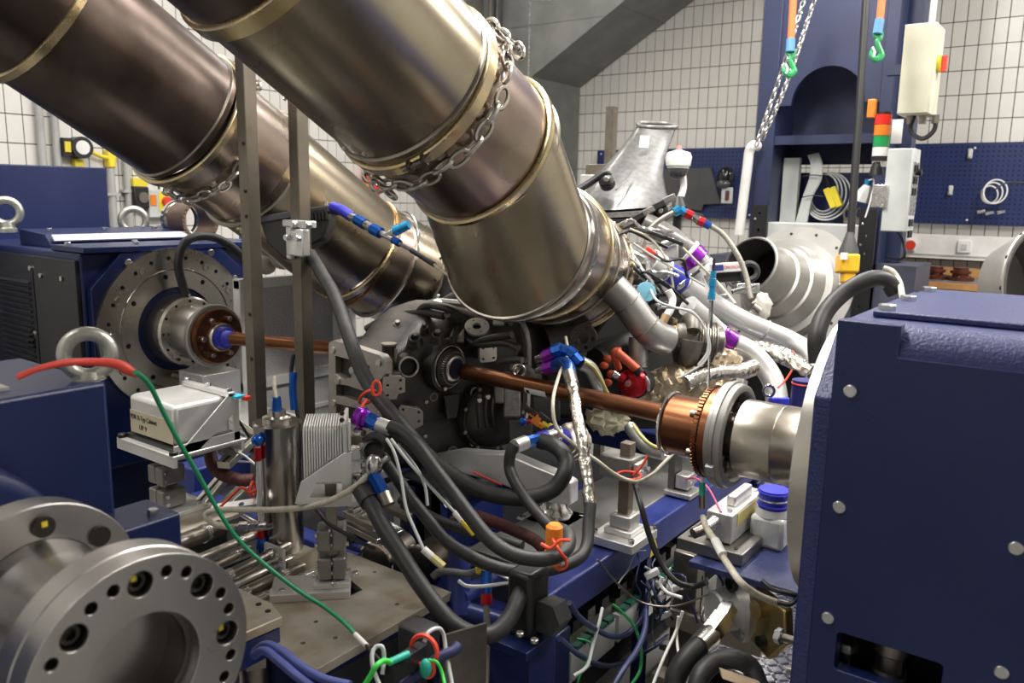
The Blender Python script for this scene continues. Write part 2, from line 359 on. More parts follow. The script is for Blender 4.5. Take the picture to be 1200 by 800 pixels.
t = T('workbench', 'workbench with orange wooden edge along the back wall at right', 'workbench', (-.9, 7.2, 0))
B().bx(-1.75, .9, 6.9, 7.66, zb-.035, zb).out('bench_top', mt('bench_dark_top', (.16, .15, .145), .35), t); B().bx(-1.75, .9, 6.885, 6.9, zb-.045, zb+.004).out('front_edge', wood, t); B().bx(-1.75, .9, 7.63, 7.66, zb, zb+.07).out('back_edge', wood, t)
B().bx(-1.7, .9, 7.0, 7.6, .08, zb-.045).out('cabinet', mt('bench_cabinet', (.05, .055, .08), .5), t)
for x in (1096, 1126):
    c = P(x, 318, Y=7.25); c.z = zb
    t = T('copper_flange', 'brown shaft flange standing on the workbench, '+('left' if x < 1100 else 'right')+' of the two', 'flange', c, 'flanges on the workbench')
    B().lathe([(.0, .1), (.025, .1), (.028, .06), (.05, .058), (.055, .075), (.075, .075), (.08, .055), (.1, .055)], c, Z_, 24).out('flange_body', mt('dark_copper', (.16, .05, .03), .35, .7), t)
    bolts(t, circ_pts(c+V((0, 0, .025)), Z_, .083, 8), Z_, .009, .01, steeld)

# ================= blue service tower
TY = 6.0
def tz(x, y): return P(x, y, Y=TY)
L0 = tz(892, 80).x; L1 = tz(905, 200).x; R1 = tz(1052, 60).x; ztop = CEIL-.05
t = T('service_tower', 'tall blue steel machine tower with arched opening at the back', 'tower', ((L0+R1)/2, TY, 0))
TB = TY+.42
Li = tz(912, 130).x; Ri = tz(1029, 140).x
B().bx(L0, L1, TY-.02, TB, 0.02, ztop).out('column', towerb, t, bev=.006)
B().bx(Ri, R1, TY-.02, TB, 0.02, ztop).out('column', towerb, t, bev=.006)
zp = tz(940, 123).z; ac = tz(969, 122); ar = (tz(1011, 122).x-tz(925, 122).x)/2
ol = [(L1, ztop), (L1, zp)]; ol += [(ac.x-ar*math.cos(PI*i/20), zp+ar*1.02*math.sin(PI*i/20)) for i in range(21)]; ol += [(Ri, zp), (Ri, ztop)]
B().prism(ol, (0, TY+.04, 0), X_, Z_, .04).out('arch_panel', towerb, t)
B().bx(L1, Ri, TB-.03, TB, tz(960, 190).z, ztop).out('panel', mt('tower_inner', (.02, .025, .07), .6), t)
B().bx(L1, Ri, TB-.03, TB-.01, .3, tz(960, 200).z).out('tool_panel', peg_m, t)
zs = tz(960, 160).z
B().bx(L1, Ri, TY+.02, TB-.03, zs-.03, zs).out('shelf', towerb, t, bev=.004)
B().bx(L1, Ri, TY+.0, TY+.02, zs-.05, zs+.012).out('shelf_lip', towerb, t)
zc = tz(960, 262).z
B().bx(L1, Ri, TY-.05, TB-.1, zc-.22, zc).out('crossbeam', ltg, t, bev=.006)
B().bx(L0-.3, R1+.25, TY-.02, TY+.5, .3, zc-.26).out('cabinet', mt('lower_cab', (.07, .075, .11), .5), t)
B().bx(R1-.002, R1+.1, TY+.2, TY+.34, 1.2, ztop).out('side_post', towerb, t)
for x, y0, y1 in ((1018, 245, 330), (891, 240, 275)):                  # perforated uprights
    a = P(x, y0, Y=TY-.1); wdt = .055
    z1 = a.z; h = T('perforated_upright', 'black perforated steel upright in front of the blue tower, '+('right one beside the yellow pendant' if x > 1000 else 'left one behind the white hose'), 'upright', (a.x, a.y, 0))
    hs = [cir(0, -.06-.12*k, .011, 10) for k in range(6)]
    holed('upright_bar', blk, h, [(-wdt, 0), (wdt, 0), (wdt, -z1), (-wdt, -z1)], hs, .03, (a.x, a.y+.03, z1), X_, Z_)
    bolts(h, [V((a.x+q*.03, a.y-.002, z1-.1-.14*k)) for k in range(4) for q in (-1,)], -Y_, .008, .006, zinc)
# cable bundle in the tower
t = T('cable_bundle', 'grey cables tied in a bundle inside the blue tower', 'cable', P(940, 260, Y=TY+.2))
for k in range(5): B().tube([P(958-2.4*k, 180+k*.5, Y=TY+.2), P(962-2.6*k, 192, Y=TY+.18), P(961-2.8*k, 210, Y=TY+.17), P(950-2*k, 232, Y=TY+.17), P(944-2.6*k, 262, Y=TY+.17)], .012).out('cable', ltg, t)
for y in (205, 229): B().tube([P(940, y+2, Y=TY+.13), P(952, y, Y=TY+.13), P(964, y+1, Y=TY+.13)], .004).out('cable_tie', blk, t)
a = P(919, 185, Y=TY+.2); b = P(928, 266, Y=TY+.2)
tag(B().bx(a.x, b.x+.02, TY+.2, TY+.25, b.z, a.z).out('conduit_channel', ltg, None), 'light grey vertical channel beside the tied cables in the tower', 'conduit')
t = T('extension_lead', 'grey cable coil with yellow connector on the tower tool panel', 'cable', P(968, 230, Y=TY+.3))
c = P(969, 226, Y=TY+.27)
for k in range(4): B().torus(c+V((.012*k-.02, -.008*k, -.008*k)), (.06*k-.1, -1, 0.1*k), .135+.014*k, .0065, 36, 6, .75+.04*k).out('cable_loop', ltg, t)
for k, dx in enumerate((0, .04)): B().ob(P(973+k*7, 232-k*1.5, Y=TY+.18), V((math.cos(.45), 0, math.sin(.45))), V((-math.sin(.45), 0, math.cos(.45))), Y_, .022, .075, .02).out('connector', yel, t, bev=.006)
B().tube([P(972, 220, Y=TY+.2), P(966, 208, Y=TY+.24), P(963, 204, Y=TY+.26)], .01).out('sleeve', blk, t)
c = P(1013, 228, Y=TY+.05); t = T('proximity_sensor', 'white triangular sensor with blue cap hung on the tower', 'sensor', c)
B().tube([P(1017, 217, Y=TY+.05), P(1012, 228, Y=TY+.05), P(1009, 236, Y=TY+.05)], [.025, .055, .06], smooth=False).out('sensor_body', wht, t); B().cyl(P(1018, 210, Y=TY+.05), P(1016, 218, Y=TY+.05), .022).out('cap', tblue, t); B().tube(PL([(1018, 211), (1024, 212), (1020, 235), (1014, 255)], 5.35), .005).out('lead', wht, t)
for x in (993, 1007):
    c = P(x, 250, Y=TY+.1); t = T('tool_hook', 'grey metal tool hook on the tower crossbeam, '+('left' if x < 1000 else 'right')+' one', 'hook', c); B().torus(c, (0, -1, 0), .035, .009, 16, 6, .6).out('hook_ring', steeld, t); B().bx(c.x-.02, c.x+.02, c.y, c.y+.03, c.z-.07, c.z-.03).out('clip', steeld, t)
# white bent hose on the left column
hose('bent_pipe', [P(866, 275, Y=5.85), P(871, 235, Y=5.85), P(876, 195, Y=5.85), P(878, 178, Y=5.85), P(882, 171, Y=5.85), P(888, 171, Y=5.9)], .036, wht, 'white pipe bent over at its top beside the blue tower', 'pipe')
# stack light
c = P(1031, 185, Y=5.75); t = T('signal_tower_light', 'red, orange and green signal light on the tower', 'lamp', c); zz = [P(1031, y, Y=5.75).z for y in (188, 183, 172, 159, 146, 134, 131)]
for n_, m_, i, r_ in (('base', blk, 0, .055), ('clear_segment', wht, 1, .048), ('green_lens', mt('lens_green', (.01, .3, .08), .25), 2, .05), ('orange_lens', mt('lens_orange', (.85, .22, .02), .25), 3, .05), ('red_lens', mt('lens_red', (.8, .03, .02), .25), 4, .05), ('cap', blk, 5, .045)):
    B().cyl((c.x, c.y, zz[i]), (c.x, c.y, zz[i+1]-.003), r_, None, 20).out(n_, m_, t)
B().ob(P(1036, 192, Y=5.75), X_, Y_, Z_, .07, .02, .018).out('bracket', zinc, t); B().cyl(P(1027, 205, Y=5.75), P(1028, 190, Y=5.75), .045, .03).out('foot', blk, t)
c = P(1023, 126, Y=TY-.03); tag(B().bx(c.x-.025, c.x+.025, c.y-.05, c.y, c.z-.07, c.z+.05).out('orange_beacon', orange, None, bev=.006), 'small orange block at the arch corner above the signal light', 'beacon')
# cream cabinet
def cabinet(lab, x0, y0, x1, y1, Y, dep, mat):
    a = P(x0, y0, Y=Y); b = P(x1, y1, Y=Y); t = T('control_cabinet', lab, 'cabinet', (a.x, Y, b.z))
    B().bx(a.x, b.x, Y, Y+dep, b.z, a.z).out('body', mat, t, bev=.006); B().bx(a.x+.004, b.x-.004, Y-.022, Y-.001, b.z+.004, a.z-.004).out('door', mat, t, bev=.004)
    return t, a, b
t, a, b = cabinet('cream wall cabinet with red and yellow switch on its side', 1061, 29, 1088, 133, 5.55, .26, cream)
c = P(1105, 80, X=b.x); c.y = 5.68
sp_ = B().cyl((b.x, c.y, c.z), (b.x+.02, c.y, c.z), .05, None, 20).out('switch_plate', yel, t); B().ob((b.x+.035, c.y, c.z), Y_, Z_, X_, .015, .045, .016).out('switch_handle', red, sp_)
B().cyl((b.x-.06, 5.7, a.z), (b.x-.04, 5.7, CEIL), .018).out('supply_conduit', ltg, t)
B().tube([V((a.x+.08, 5.65, b.z)), V((a.x+.07, 5.64, b.z-.09)), V((a.x+.14, 5.64, b.z-.14)), V((a.x+.2, 5.65, b.z-.09)), V((a.x+.2, 5.65, b.z))], .014).out('cable', blk, t)
for i in range(3): B().cyl((a.x+.06+.07*i, 5.65, b.z), (a.x+.06+.07*i, 5.65, b.z-.05), .022, None, 8).out('cable_gland', steeld, t)
B().bx(R1+.002, a.x+.05, 5.74, 5.80, a.z-.26, a.z-.2).out('wall_bracket', towerb, t)
t, a, b = cabinet('light grey switch box with buttons on its narrow side below the cream cabinet', 1041, 174, 1062, 272, 5.55, .2, ltg)
bp_ = B().bx(b.x, b.x+.004, 5.56, 5.74, a.z-.4, a.z-.08).out('button_panel', zinc, t)
for k in range(5):
    for j in (0, 1):
        y = 5.6+.06*j; z = a.z-.12-.07*k-(.12 if k > 2 else 0); B().bx(b.x, b.x+.012, y-.014, y+.014, z-.022, z+.022).out('push_button', blk, bp_)
B().cyl((b.x, 5.68, a.z-.14), (b.x+.03, 5.68, a.z-.14), .02).out('selector_knob', blk, bp_)
B().bx(a.x-.06, a.x+.03, 5.5, 5.53, a.z-.36, a.z-.22).out('side_latch', zinc, t, bev=.004)
hose('drop_cable', [(1052, 271, 5.17), (1058, 282, 5.2), (1060, 300, 5.2), (1050, 304, 5.3), (1038, 300, 5.55)], .008, blk, 'thin black cable looping under the light grey switch box', 'cable')
t = T('notice_sheet', 'white printed sheet on the tower above the grey switch box', 'sheet', P(1050, 150, Y=5.9)); a = P(1046, 140, Y=5.94); b = P(1056, 168, Y=5.94); B().bx(a.x, b.x, 5.94, 5.945, b.z, a.z).out('sheet', label_w, t)
# pendant control
hose('pendant_cable', [P(1016, -20, d=4.4), P(1010, 80, d=4.4), P(1004, 170, d=4.4), P(997, 275, d=4.4)], .021, blk, 'thick black cable dropping to the yellow crane pendant', 'cable')
c = P(994, 303, d=4.38); t = T('crane_pendant', 'yellow crane pendant control with black hood hanging on its cable', 'pendant control', c); u = (P(997, 275, d=4.38)-P(993, 330, d=4.38)).normalized(); a, b_, _ = frame(-fw)
B().lathe([(-.02, .052), (.045, .05), (.12, .024), (.14, .02)], c, u, 20).out('hood', mt('grey_hood', (.06, .06, .06), .5), t)
B().ob(P(993, 309, d=4.36), a, u, -fw, .052, .05, .045).out('housing', mt('pendant_yellow', (.85, .46, .015), .4), t, bev=.012); B().ob(P(993, 325, d=4.36), a, u, -fw, .032, .03, .03).out('grip', MATS['pendant_yellow'], t, bev=.01)
B().ob(P(989, 300, d=4.30), a, u, -fw, .018, .018, .004).out('label_plate', label_w, t)
# slings
for i, (x0, x1, x2, y1, y2, y3, lab) in enumerate(((930, 927, 925, 47, 61, 88, 'orange lifting sling with green hook before the left tower column, left of two'), (1035, 1031, 1027, 24, 40, 70, 'orange lifting sling with green hook beside the black pendant cable, right of two'))):
    d = 4.6; t = T('lifting_sling', lab, 'sling', P(x2, y3, d=d), 'orange slings with green hooks')
    B().tube([P(x0+1, -25, d=d), P(x1, y1, d=d)], .021, 10, smooth=False).out('webbing', mt('sling_orange', (.85, .21, .06), .6), t)
    B().tube([P(x1, y1-1, d=d-.01), P(x2+1, y2, d=d-.01)], .026, 10, smooth=False).out('sleeve', mt('sling_blue', (.12, .33, .62), .5), t)
    hx = x2 if i == 0 else x2; hy = (y2+y3)/2+4
    pts = [P(hx+2, y2+1, d=d), P(hx+4, y2+5, d=d), P(hx+1, y2+9, d=d), P(hx+6, hy+4, d=d), P(hx+5, y3-4, d=d), P(hx, y3, d=d), P(hx-6, y3-5, d=d), P(hx-5, hy-1, d=d)]
    B().tube(pts, [.012, .016, .014, .016, .018, .018, .014, .008]).out('hook', mt('hook_green', (.04, .38, .13), .35), t)
    B().tube([P(hx-5, hy-4, d=d-.01), P(hx-2, hy+2, d=d-.01), P(hx-4, hy+8, d=d-.01)], .007).out('safety_latch', wht, t)
    B().torus(P(x2+2, y2, d=d), fw, .022, .01, 16, 6).out('eye', MATS['hook_green'], t)
# hoist chains
def chain_path(pts, n, L, r, name, lab, cat='chain', mat=None, off=0):
    t = T(name, lab, cat, pts[-1]); mat = mat or chrome
    b = B(); m = 14
    path = [(L*.5*math.cos(2*PI*i/m)*1.0, L*.27*math.sin(2*PI*i/m)) for i in range(m)]
    ring = [V((x, y, 0)) for x, y in path]; b.tube(ring+[ring[0]], r, 6, 1, (0, 0), smooth=False); me = b.mesh('link', mat, V((0, 0, 0)), 60)
    return t, me
for k, (l, off) in enumerate((('steel hoist chain pulled aside over the blue tower, outer strand', 0), ('steel hoist chain pulled aside over the blue tower, inner strand', 6))):
    A = P(946+k*12, -12, d=5.2); Bq = P(887+k*5, 168+(0 if k == 0 else -2), d=5.45); mid = (A+Bq)/2+V((0, 0, -.03-.05*k)); pts = spline([A, mid, Bq], 60)
    t, me = chain_path([A, Bq], 0, .048, .0065, 'hoist_chain', l)
    acc = 0; last = pts[0]; j = 0
    for p, q in zip(pts, pts[1:]):
        acc += (q-p).length
        if acc > .036:
            acc = 0; d = (q-p).normalized(); s = frame(d)[0]; s = Matrix.Rotation(PI/2*(j % 2)+.6, 3, d) @ s; n = d.cross(s); M = Matrix(((d.x, s.x, n.x, q.x), (d.y, s.y, n.y, q.y), (d.z, s.z, n.z, q.z), (0, 0, 0, 1))); inst('link', me, t, M); j += 1
# mask, mat, camera
c = P(850, 212, Y=7.55); t = T('face_mask', 'black welding mask hanging on the left pegboard', 'mask', c)
B().sph(c+V((0, 0, .03)), .1, (.85, .7, 1.1)).out('shell', mt('gloss_black', (.012, .012, .014), .15), t); B().ob(P(852, 229, Y=7.52), X_, Z_, Y_, .055, .075, .012).out('bib', ltg, t, bev=.01); B().ob(P(852, 229, Y=7.50), X_, Z_, Y_, .018, .045, .004).out('bib_inset', mt('dark_red', (.1, .03, .03), .5), t)
B().sph(c+V((.0, -.05, -.03)), .07, (1., .5, .6)).out('visor', mt('visor_grey', (.08, .08, .085), .2), t)
a = P(785, 198, Y=7.66); b = P(835, 242, Y=7.66)
B().prism([(a.x-.2, a.z), (b.x-.05, a.z+.01), (b.x+.07, b.z+.03), (b.x-.1, b.z+.02), (b.x-.12, b.z-.04), (a.x-.2, b.z)], (0, 7.7, 0), X_, Z_, .03).out('dark_mat', mt('mat_grey', (.075, .075, .08), .7), None, 'dark grey sheet leaning on the left pegboard beside the mask', 'mat')
# dome camera
c = P(795, 188, d=4.75); t = T('dome_camera', 'white dome camera on a pole behind the engine', 'camera', P(796, 250, d=4.75))
B().lathe([(-.035, .06), (-.03, .07), (.02, .077), (.045, .066), (.055, .03), (.06, .02)], c, Z_, 28).out('hood', wht, t); B().sph(c+V((0, 0, -.052)), .058, (1, 1, .95)).out('dome', mt('dome_glass', (.06, .06, .065), .12), t); B().torus(c+V((0, 0, -.04)), Z_, .058, .007, 28, 6).out('trim', ltg, t)
B().cyl(c+V((0, 0, .055)), c+V((0, 0, .085)), .017, .012).out('aerial_cap', mt('pink', (.75, .25, .22), .5), t)
B().tube([P(800, 200, d=4.8), P(801, 220, d=4.8), P(795, 238, d=4.78)], .02).out('pole', wht, t); q = P(794, 250, d=4.75); B().cyl((q.x, q.y, .0), q, .025).out('stand_tube', blk, t); B().lathe([(0, .05), (.02, .06), (.05, .045), (.08, .03)], P(794, 246, d=4.75), Z_, 16).out('ball_clamp', blk, t)
B().tube([P(782, 246, d=4.7), P(800, 249, d=4.7), P(822, 254, d=4.8)], .018).out('arm', blk, t)
# ================= exhaust extraction ducts
def duct(name, lab, pts, secs, rings):
    """pts: centre line; secs: (s0, s1, r0, r1, material) along it in metres of Y; rings: (y, r, width, material)"""
    t = T(name, lab, 'duct', pts[-1])
    def cen(y):
        for p, q in zip(pts, pts[1:]):
            if y <= q.y or q is pts[-1]:
                k = (y-p.y)/(q.y-p.y); return p+(q-p)*k, (q-p).normalized()
    for y0, y1, r0, r1, m in secs:
        ys = [y0+(y1-y0)*i/6 for i in range(7)]; R = []
        for i, y in enumerate(ys):
            c, d = cen(y)
            if i == 0: d = cen(y+.01)[1]
            elif i == 6: d = cen(y-.01)[1]
            u, v, d = frame(d); r = r0+(r1-r0)*i/6; R.append([c+(u*math.cos(2*PI*k/72)+v*math.sin(2*PI*k/72))*r for k in range(72)])
        inn = [[c0+(p-c0)*.965 for p in r_] for r_ in R for c0 in [sum(r_, V((0, 0, 0)))/72]]
        b = B(); b.loft(R+inn[::-1], (0, 0)); b.out('duct_section', m, t)
    for y, r, wd, m in rings:
        c, d = cen(y); B().lathe([(-wd/2, r*.965), (-wd/2, r), (-wd/2+.004, r+.006), (wd/2-.004, r+.006), (wd/2, r), (wd/2, r*.965)], c, d, 72, (0, 0)).out('band_clamp', m, t)
    return t, cen
DA = [V((-1.595, .3, 2.69)), V((-1.605, 1.72, 1.89)), V((-1.6, 2.02, 1.735)), V((-1.665, 2.60, 1.325))]
tA, cA = duct('exhaust_duct', 'near stainless exhaust extraction duct with chain around its middle joint',
    DA, [(.3, 1.235, .252, .252, dutdk), (1.265, 1.72, .25, .25, dutst), (1.72, 2.0, .243, .243, duthot)],
    [(1.245, .258, .045, gold), (1.262, .25, .014, steeld), (1.69, .252, .012, steeld), (1.722, .258, .04, gold), (2.005, .254, .022, gold), (2.025, .248, .012, steeld)])
# the offset tail: ring planes stay nearly parallel while the centre line drops, then runs on to the outlet
TA = [((-1.6, 2.022, 1.733), (0, .87, -.49), .248), ((-1.548, 2.13, 1.445), (-.12, .88, -.45), .25), ((-1.63, 2.40, 1.412), (-.25, .87, -.42), .25), ((-1.66, 2.50, 1.385), (-.3, .85, -.43), .25), ((-1.70, 2.685, 1.328), (-.35, .82, -.45), .252)]
def rpts(c, n, R, k=72): u, v, n = frame(n); return [V(c)+(u*math.cos(2*PI*i/k)+v*math.sin(2*PI*i/k))*R for i in range(k)]
def tl(a, b, m, k=8):
    R = []
    for i in range(k+1):
        q = i/k; c = V(TA[a][0]).lerp(V(TA[b][0]), q); n = V(TA[a][1]).lerp(V(TA[b][1]), q); r = TA[a][2]+(TA[b][2]-TA[a][2])*q; R.append((c, n, r))
    o_ = [rpts(*x) for x in R]; B().loft(o_+[rpts(c, n, r*.965) for c, n, r in R[::-1]], (0, 0)).out('duct_section', m, tA)
tl(0, 1, dutst); tl(1, 2, duthot); tl(2, 3, dutst, 3); tl(3, 4, duthot)
def tb_(q, a, b, r, wd, m, dr=.006): c = V(TA[a][0]).lerp(V(TA[b][0]), q); n = V(TA[a][1]).lerp(V(TA[b][1]), q); B().lathe([(-wd/2, r*.965), (-wd/2, r), (-wd/2+.004, r+dr), (wd/2-.004, r+dr), (wd/2, r), (wd/2, r*.965)], c, n, 72, (0, 0)).out('band_clamp', m, tA); return c, n
tb_(.0, 1, 2, .251, .012, steeld, .004); tb_(.3, 1, 2, .254, .022, chrome); tb_(.0, 2, 3, .254, .024, gold); tb_(.1, 3, 4, .251, .01, steeld, .004); tb_(.7, 3, 4, .251, .012, steeld, .004); c, n_ = tb_(1., 3, 4, .254, .024, gold)
bolts(tA, circ_pts(V(TA[4][0])-V(n_).normalized()*.03, n_, .252, 30), n_, .005, .004, steel, 8, 'rivet')
def cA2(q, a, b): return V(TA[a][0]).lerp(V(TA[b][0]), q), V(TA[a][1]).lerp(V(TA[b][1]), q).normalized()
DB = [V((-2.76, .2, 2.79)), V((-2.755, 1.752, 1.854)), V((-2.79, 2.06, 1.69)), V((-2.735, 2.56, 1.345)), V((-2.66, 2.86, 1.20))]
tB, cB = duct('exhaust_duct', 'far browned exhaust extraction duct behind the two steel posts',
    DB, [(.2, 1.27, .25, .25, dutdk), (1.29, 1.755, .25, .25, dutdk), (1.75, 2.05, .243, .243, duthot), (2.06, 2.53, .248, .25, dutst), (2.56, 2.68, .248, .248, duthot), (2.69, 2.85, .248, .25, dutst)],
    [(1.28, .257, .03, gold), (1.735, .252, .01, steeld), (1.755, .262, .03, gold), (2.055, .254, .02, steeld), (2.55, .256, .03, gold), (2.575, .252, .012, mt('tint_orange', (.5, .25, .1), .3, 1)), (2.685, .258, .016, chrome), (2.84, .257, .025, steeld)])
for y, k in ((2.80, 30),):
    c, d = cB(y); bolts(tB, circ_pts(c, d, .2495, k), d, .006, .008, black, 8, 'rim_hole')
# small weld studs on the ducts
for tt, cc, l in ((tA, cA, ((1.5, 2.2), (1.45, 2.9), (1.67, 3.4), (1.67, 2.5), (1.67, 2.0), (1.66, 1.6), (1.9, 2.2), (1.97, 2.8), )), (tB, cB, ((1.65, 2.2), (1.72, 2.9), (1.85, 2.0), (2.0, 2.5), (2.5, 2.4), (2.62, 2.7), (2.75, 2.2)))):
    for y, a in l:
        c, d = cc(y); u, v, d = frame(d); n = u*math.cos(a+PI)+v*math.sin(a+PI); bolts(tt, [c+n*.249], n, .006, .009, steel, 8, 'weld_stud')
# clamp screws with lug plates on duct A rings
def lug(t, cc, y, a, r=.256, m=chrome):
    c, d = cc(y); u, v, d = frame(d); n = u*math.cos(a)+v*math.sin(a); s = n.cross(d)
    for k in (-1, 1): B().ob(c+n*(r+.012)+s*(k*.022), d, s, n, .012, .006, .014).out('clamp_lug', m, t)
    B().cyl(c+n*(r+.014)-s*.045, c+n*(r+.014)+s*.045, .005, None, 8).out('clamp_screw', steel, t)
lug(tA, cA, 2.02, .55);  lug(tA, cA, 1.72, 4.25, m=steeld); lug(tA, lambda y: cA2(.3, 1, 2), 0, .75); lug(tA, lambda y: cA2(0., 2, 3), 0, 5.4); lug(tB, cB, 2.69, 1.2)
# chains slung round the ducts
def wrap_chain(cc, y0, dy, r, a0, a1, L, wr, name, lab, wob=.0, mat=None):
    c, d = cc(y0); t, me = chain_path([c+V((0, 0, -r))], 0, L, wr, name, lab, mat=mat or steel)
    n = int(abs(a1-a0)*r/(L*.74)); u, v, d = frame(d); random.seed(int(y0*100))
    for i in range(n+1):
        a = a0+(a1-a0)*i/n; nn = u*math.cos(a)+v*math.sin(a); s = v*math.cos(a)-u*math.sin(a)
        p = c+nn*(r+.004+random.uniform(0, .008))+d*(dy*math.sin(3*a+i)+wob*i/n)
        w_ = (d*math.cos(PI/2*(i % 2)+.35)+nn*math.sin(PI/2*(i % 2)+.35)); w_ = (w_-s*w_.dot(s)).normalized(); k = s.cross(w_)
        inst('link', me, t, Matrix(((s.x, w_.x, k.x, p.x), (s.y, w_.y, k.y, p.y), (s.z, w_.z, k.z, p.z), (0, 0, 0, 1))))
wrap_chain(cA, 1.775, .006, .258, -3.1, 2.9, .062, .0062, 'safety_chain', 'long steel chain slung around the near exhaust duct under its joint')
wrap_chain(cA, 1.835, .010, .268, -1.2, 2.4, .062, .0062, 'safety_chain', 'second loop of steel chain beside the first on the near exhaust duct')
wrap_chain(cA, 1.875, .008, .262, .1, 1.9, .062, .0062, 'safety_chain', 'short loose chain strand nearest the second joint of the near duct')
wrap_chain(cB, 1.86, .006, .252, -2.6, 2.2, .055, .0055, 'safety_chain', 'steel chain slung around the far browned exhaust duct')

# ================= dynamometers
def hub_bolts(t, o, n, R, k, r, h, mat=None, **kw): return bolts(t, circ_pts(o, n, R, k), n, r, h, mat, **kw)
AX = V((0, 2.0, 1.0))
# left machine: face towards +X
t = T('dynamometer', 'dark blue dynamometer with round steel face plate at left', 'dynamometer', (-4.1, 2.0, 0))
cx = V((-3.275, 2.0, 1.0)); xr = -3.295
oc = [(-.36, -.56), (-.36, .2), (-.22, .348), (.24, .348), (.40, .2), (.40, -.56)]
b = B(); b.prism([(2.0+y, 1.0+z) for y, z in oc], (xr-.035, 0, 0), Y_, Z_, .035).out('end_plate', navy, t, bev=.004)
B().bx(-4.9, xr-.035, 1.62, 2.41, .42, 1.345).out('housing', navy, t, bev=.012)
B().bx(-4.1, xr-.04, 1.603, 1.62, .44, 1.315).out('side_panel', darkp, t, bev=.003)
B().bx(-3.56, xr+.006, 1.62, 2.41, 1.345, 1.368).out('top_cover', navy, t, bev=.003)
for k in range(17):
    z = .80+.025*k
    B().ob(V((-3.875, 1.597, z)), X_, V((0, .8, .6)), V((0, -.6, .8)), .15, .011, .002).out('louvre', darkp, t)
B().bx(-4.05, -3.70, 1.6, 1.604, .77, 1.25).out('louvre_frame', mt('louvre_dark', (.01, .01, .014), .5), t)
bolts(t, [V((x, 1.602, z)) for x, z in ((-3.63, 1.235), (-3.45, 1.235), (-3.72, 1.26), (-3.72, .98), (-3.45, .9))], -Y_, .011, .006, steel, 12)
# slanted hood on top
B().prism([(-3.98, 1.345), (-3.68, 1.345), (-3.74, 1.40), (-3.98, 1.415)], (0, 2.38, 0), X_, Z_, .70).out('top_hood', navy, t, bev=.003)
B().ob(V((-3.70, 2.03, 1.385)), Y_, V((-.72, 0, .69)), V((.69, 0, .72)), .335, .018, .004).out('hood_highlight', mt('hood_glint', (.6, .62, .68), .4), t)  # painted highlight: pale strip along the slanted side of the navy hood
bolts(t, [V((x, y, z)) for x, z in ((-3.85, 1.41),) for y in (1.75, 2.0, 2.25)]+[V((-3.5, y, 1.368)) for y in (1.66, 1.95, 2.2, 2.38)]+[V((-3.4, y, 1.368)) for y in (1.9, 2.25)], Z_, .012, .012, zinc)
B().bx(-5.4, -4.42, 1.3, 2.33, .4, 1.71).out('cabinet', navy, t, bev=.006)
B().bx(-4.9, -3.42, 1.7, 2.3, 0.02, .43).out('pedestal', navy, t)
def flange_wheel(t, c, s, Rp, hole):
    """face plate with hole circles; s = +1 face to +X"""
    n = V((s, 0, 0)); hs = [cir(0, 0, hole, 40)]
    for k in range(24): hs.append(cir(.312*math.cos(2*PI*k/24+.09), .312*math.sin(2*PI*k/24+.09), .009, 10))
    for k in range(8): hs.append(cir(.235*math.cos(2*PI*k/8+.2), .235*math.sin(2*PI*k/8+.2), .011, 10))
    for k in range(3): hs.append(cir(.29*math.cos(.35+k*.14), .29*math.sin(.35+k*.14), .005, 8))
    if Rp < .34: hs = [[(x*Rp/.355, y*Rp/.355) for x, y in h] for h in hs[1:]]; hs = [cir(0, 0, hole, 40)]+hs
    global FP; FP = holed('face_plate', steel, t, cir(0, 0, Rp, 96), hs, .04, c-n*.04, Y_*s, Z_, sm=30)
    return n
n = flange_wheel(t, cx, 1, .355, .185)
B().torus(cx+n*.001, n, .262, .0035, 64, 6).out('turned_step', steeld, t)
hub_bolts(FP, cx, n, .30, 12, .016, .007, steel, socket=True)
bolts(t, [V((xr, 2.0+y, 1+z)) for y, z in ((-.33, .03), (-.30, .16), (-.2, .30), (.19, .325), (.31, .2), (.36, .1))], X_, .015, .008, zinc, 12)
B().lathe([(-.05, .185), (-.02, .185), (-.012, .18), (-.012, .15)], cx, n, 64).out('seal_ring', navy, t)
B().lathe([(-.04, .15), (.09, .15), (.1, .142), (.1, .118), (.255, .118), (.265, .112)], cx, n, 64).out('hub', steel, t)
hub_bolts(t, cx+n*.1, n, .132, 12, .006, .004, black, seg=10)
cq = cx; cx = cx+n*.035
B().lathe([(.20, .1), (.215, .132), (.235, .135), (.24, .13), (.24, .11)], cx, n, 64).out('rim_ring', castalu, t)
B().lathe([(.235, .118), (.262, .116), (.268, .11), (.268, .05)], cx, n, 64).out('copper_flange', copper, t); CF = list(LOC)[-1]
hub_bolts(CF, cx+n*.268, n, .095, 18, .0075, .003, black, seg=10)
hub_bolts(CF, cx+n*.266, n, .083, 6, .011, .022, steel, socket=True)
B().lathe([(.268, .062), (.29, .06), (.296, .055), (.296, .03)], cx, n, 48).out('joint_cup', steel, t)
B().lathe([(.296, .046), (.315, .044), (.32, .03)], cx, n, 32).out('joint_seal', sil, t)
cx = cq
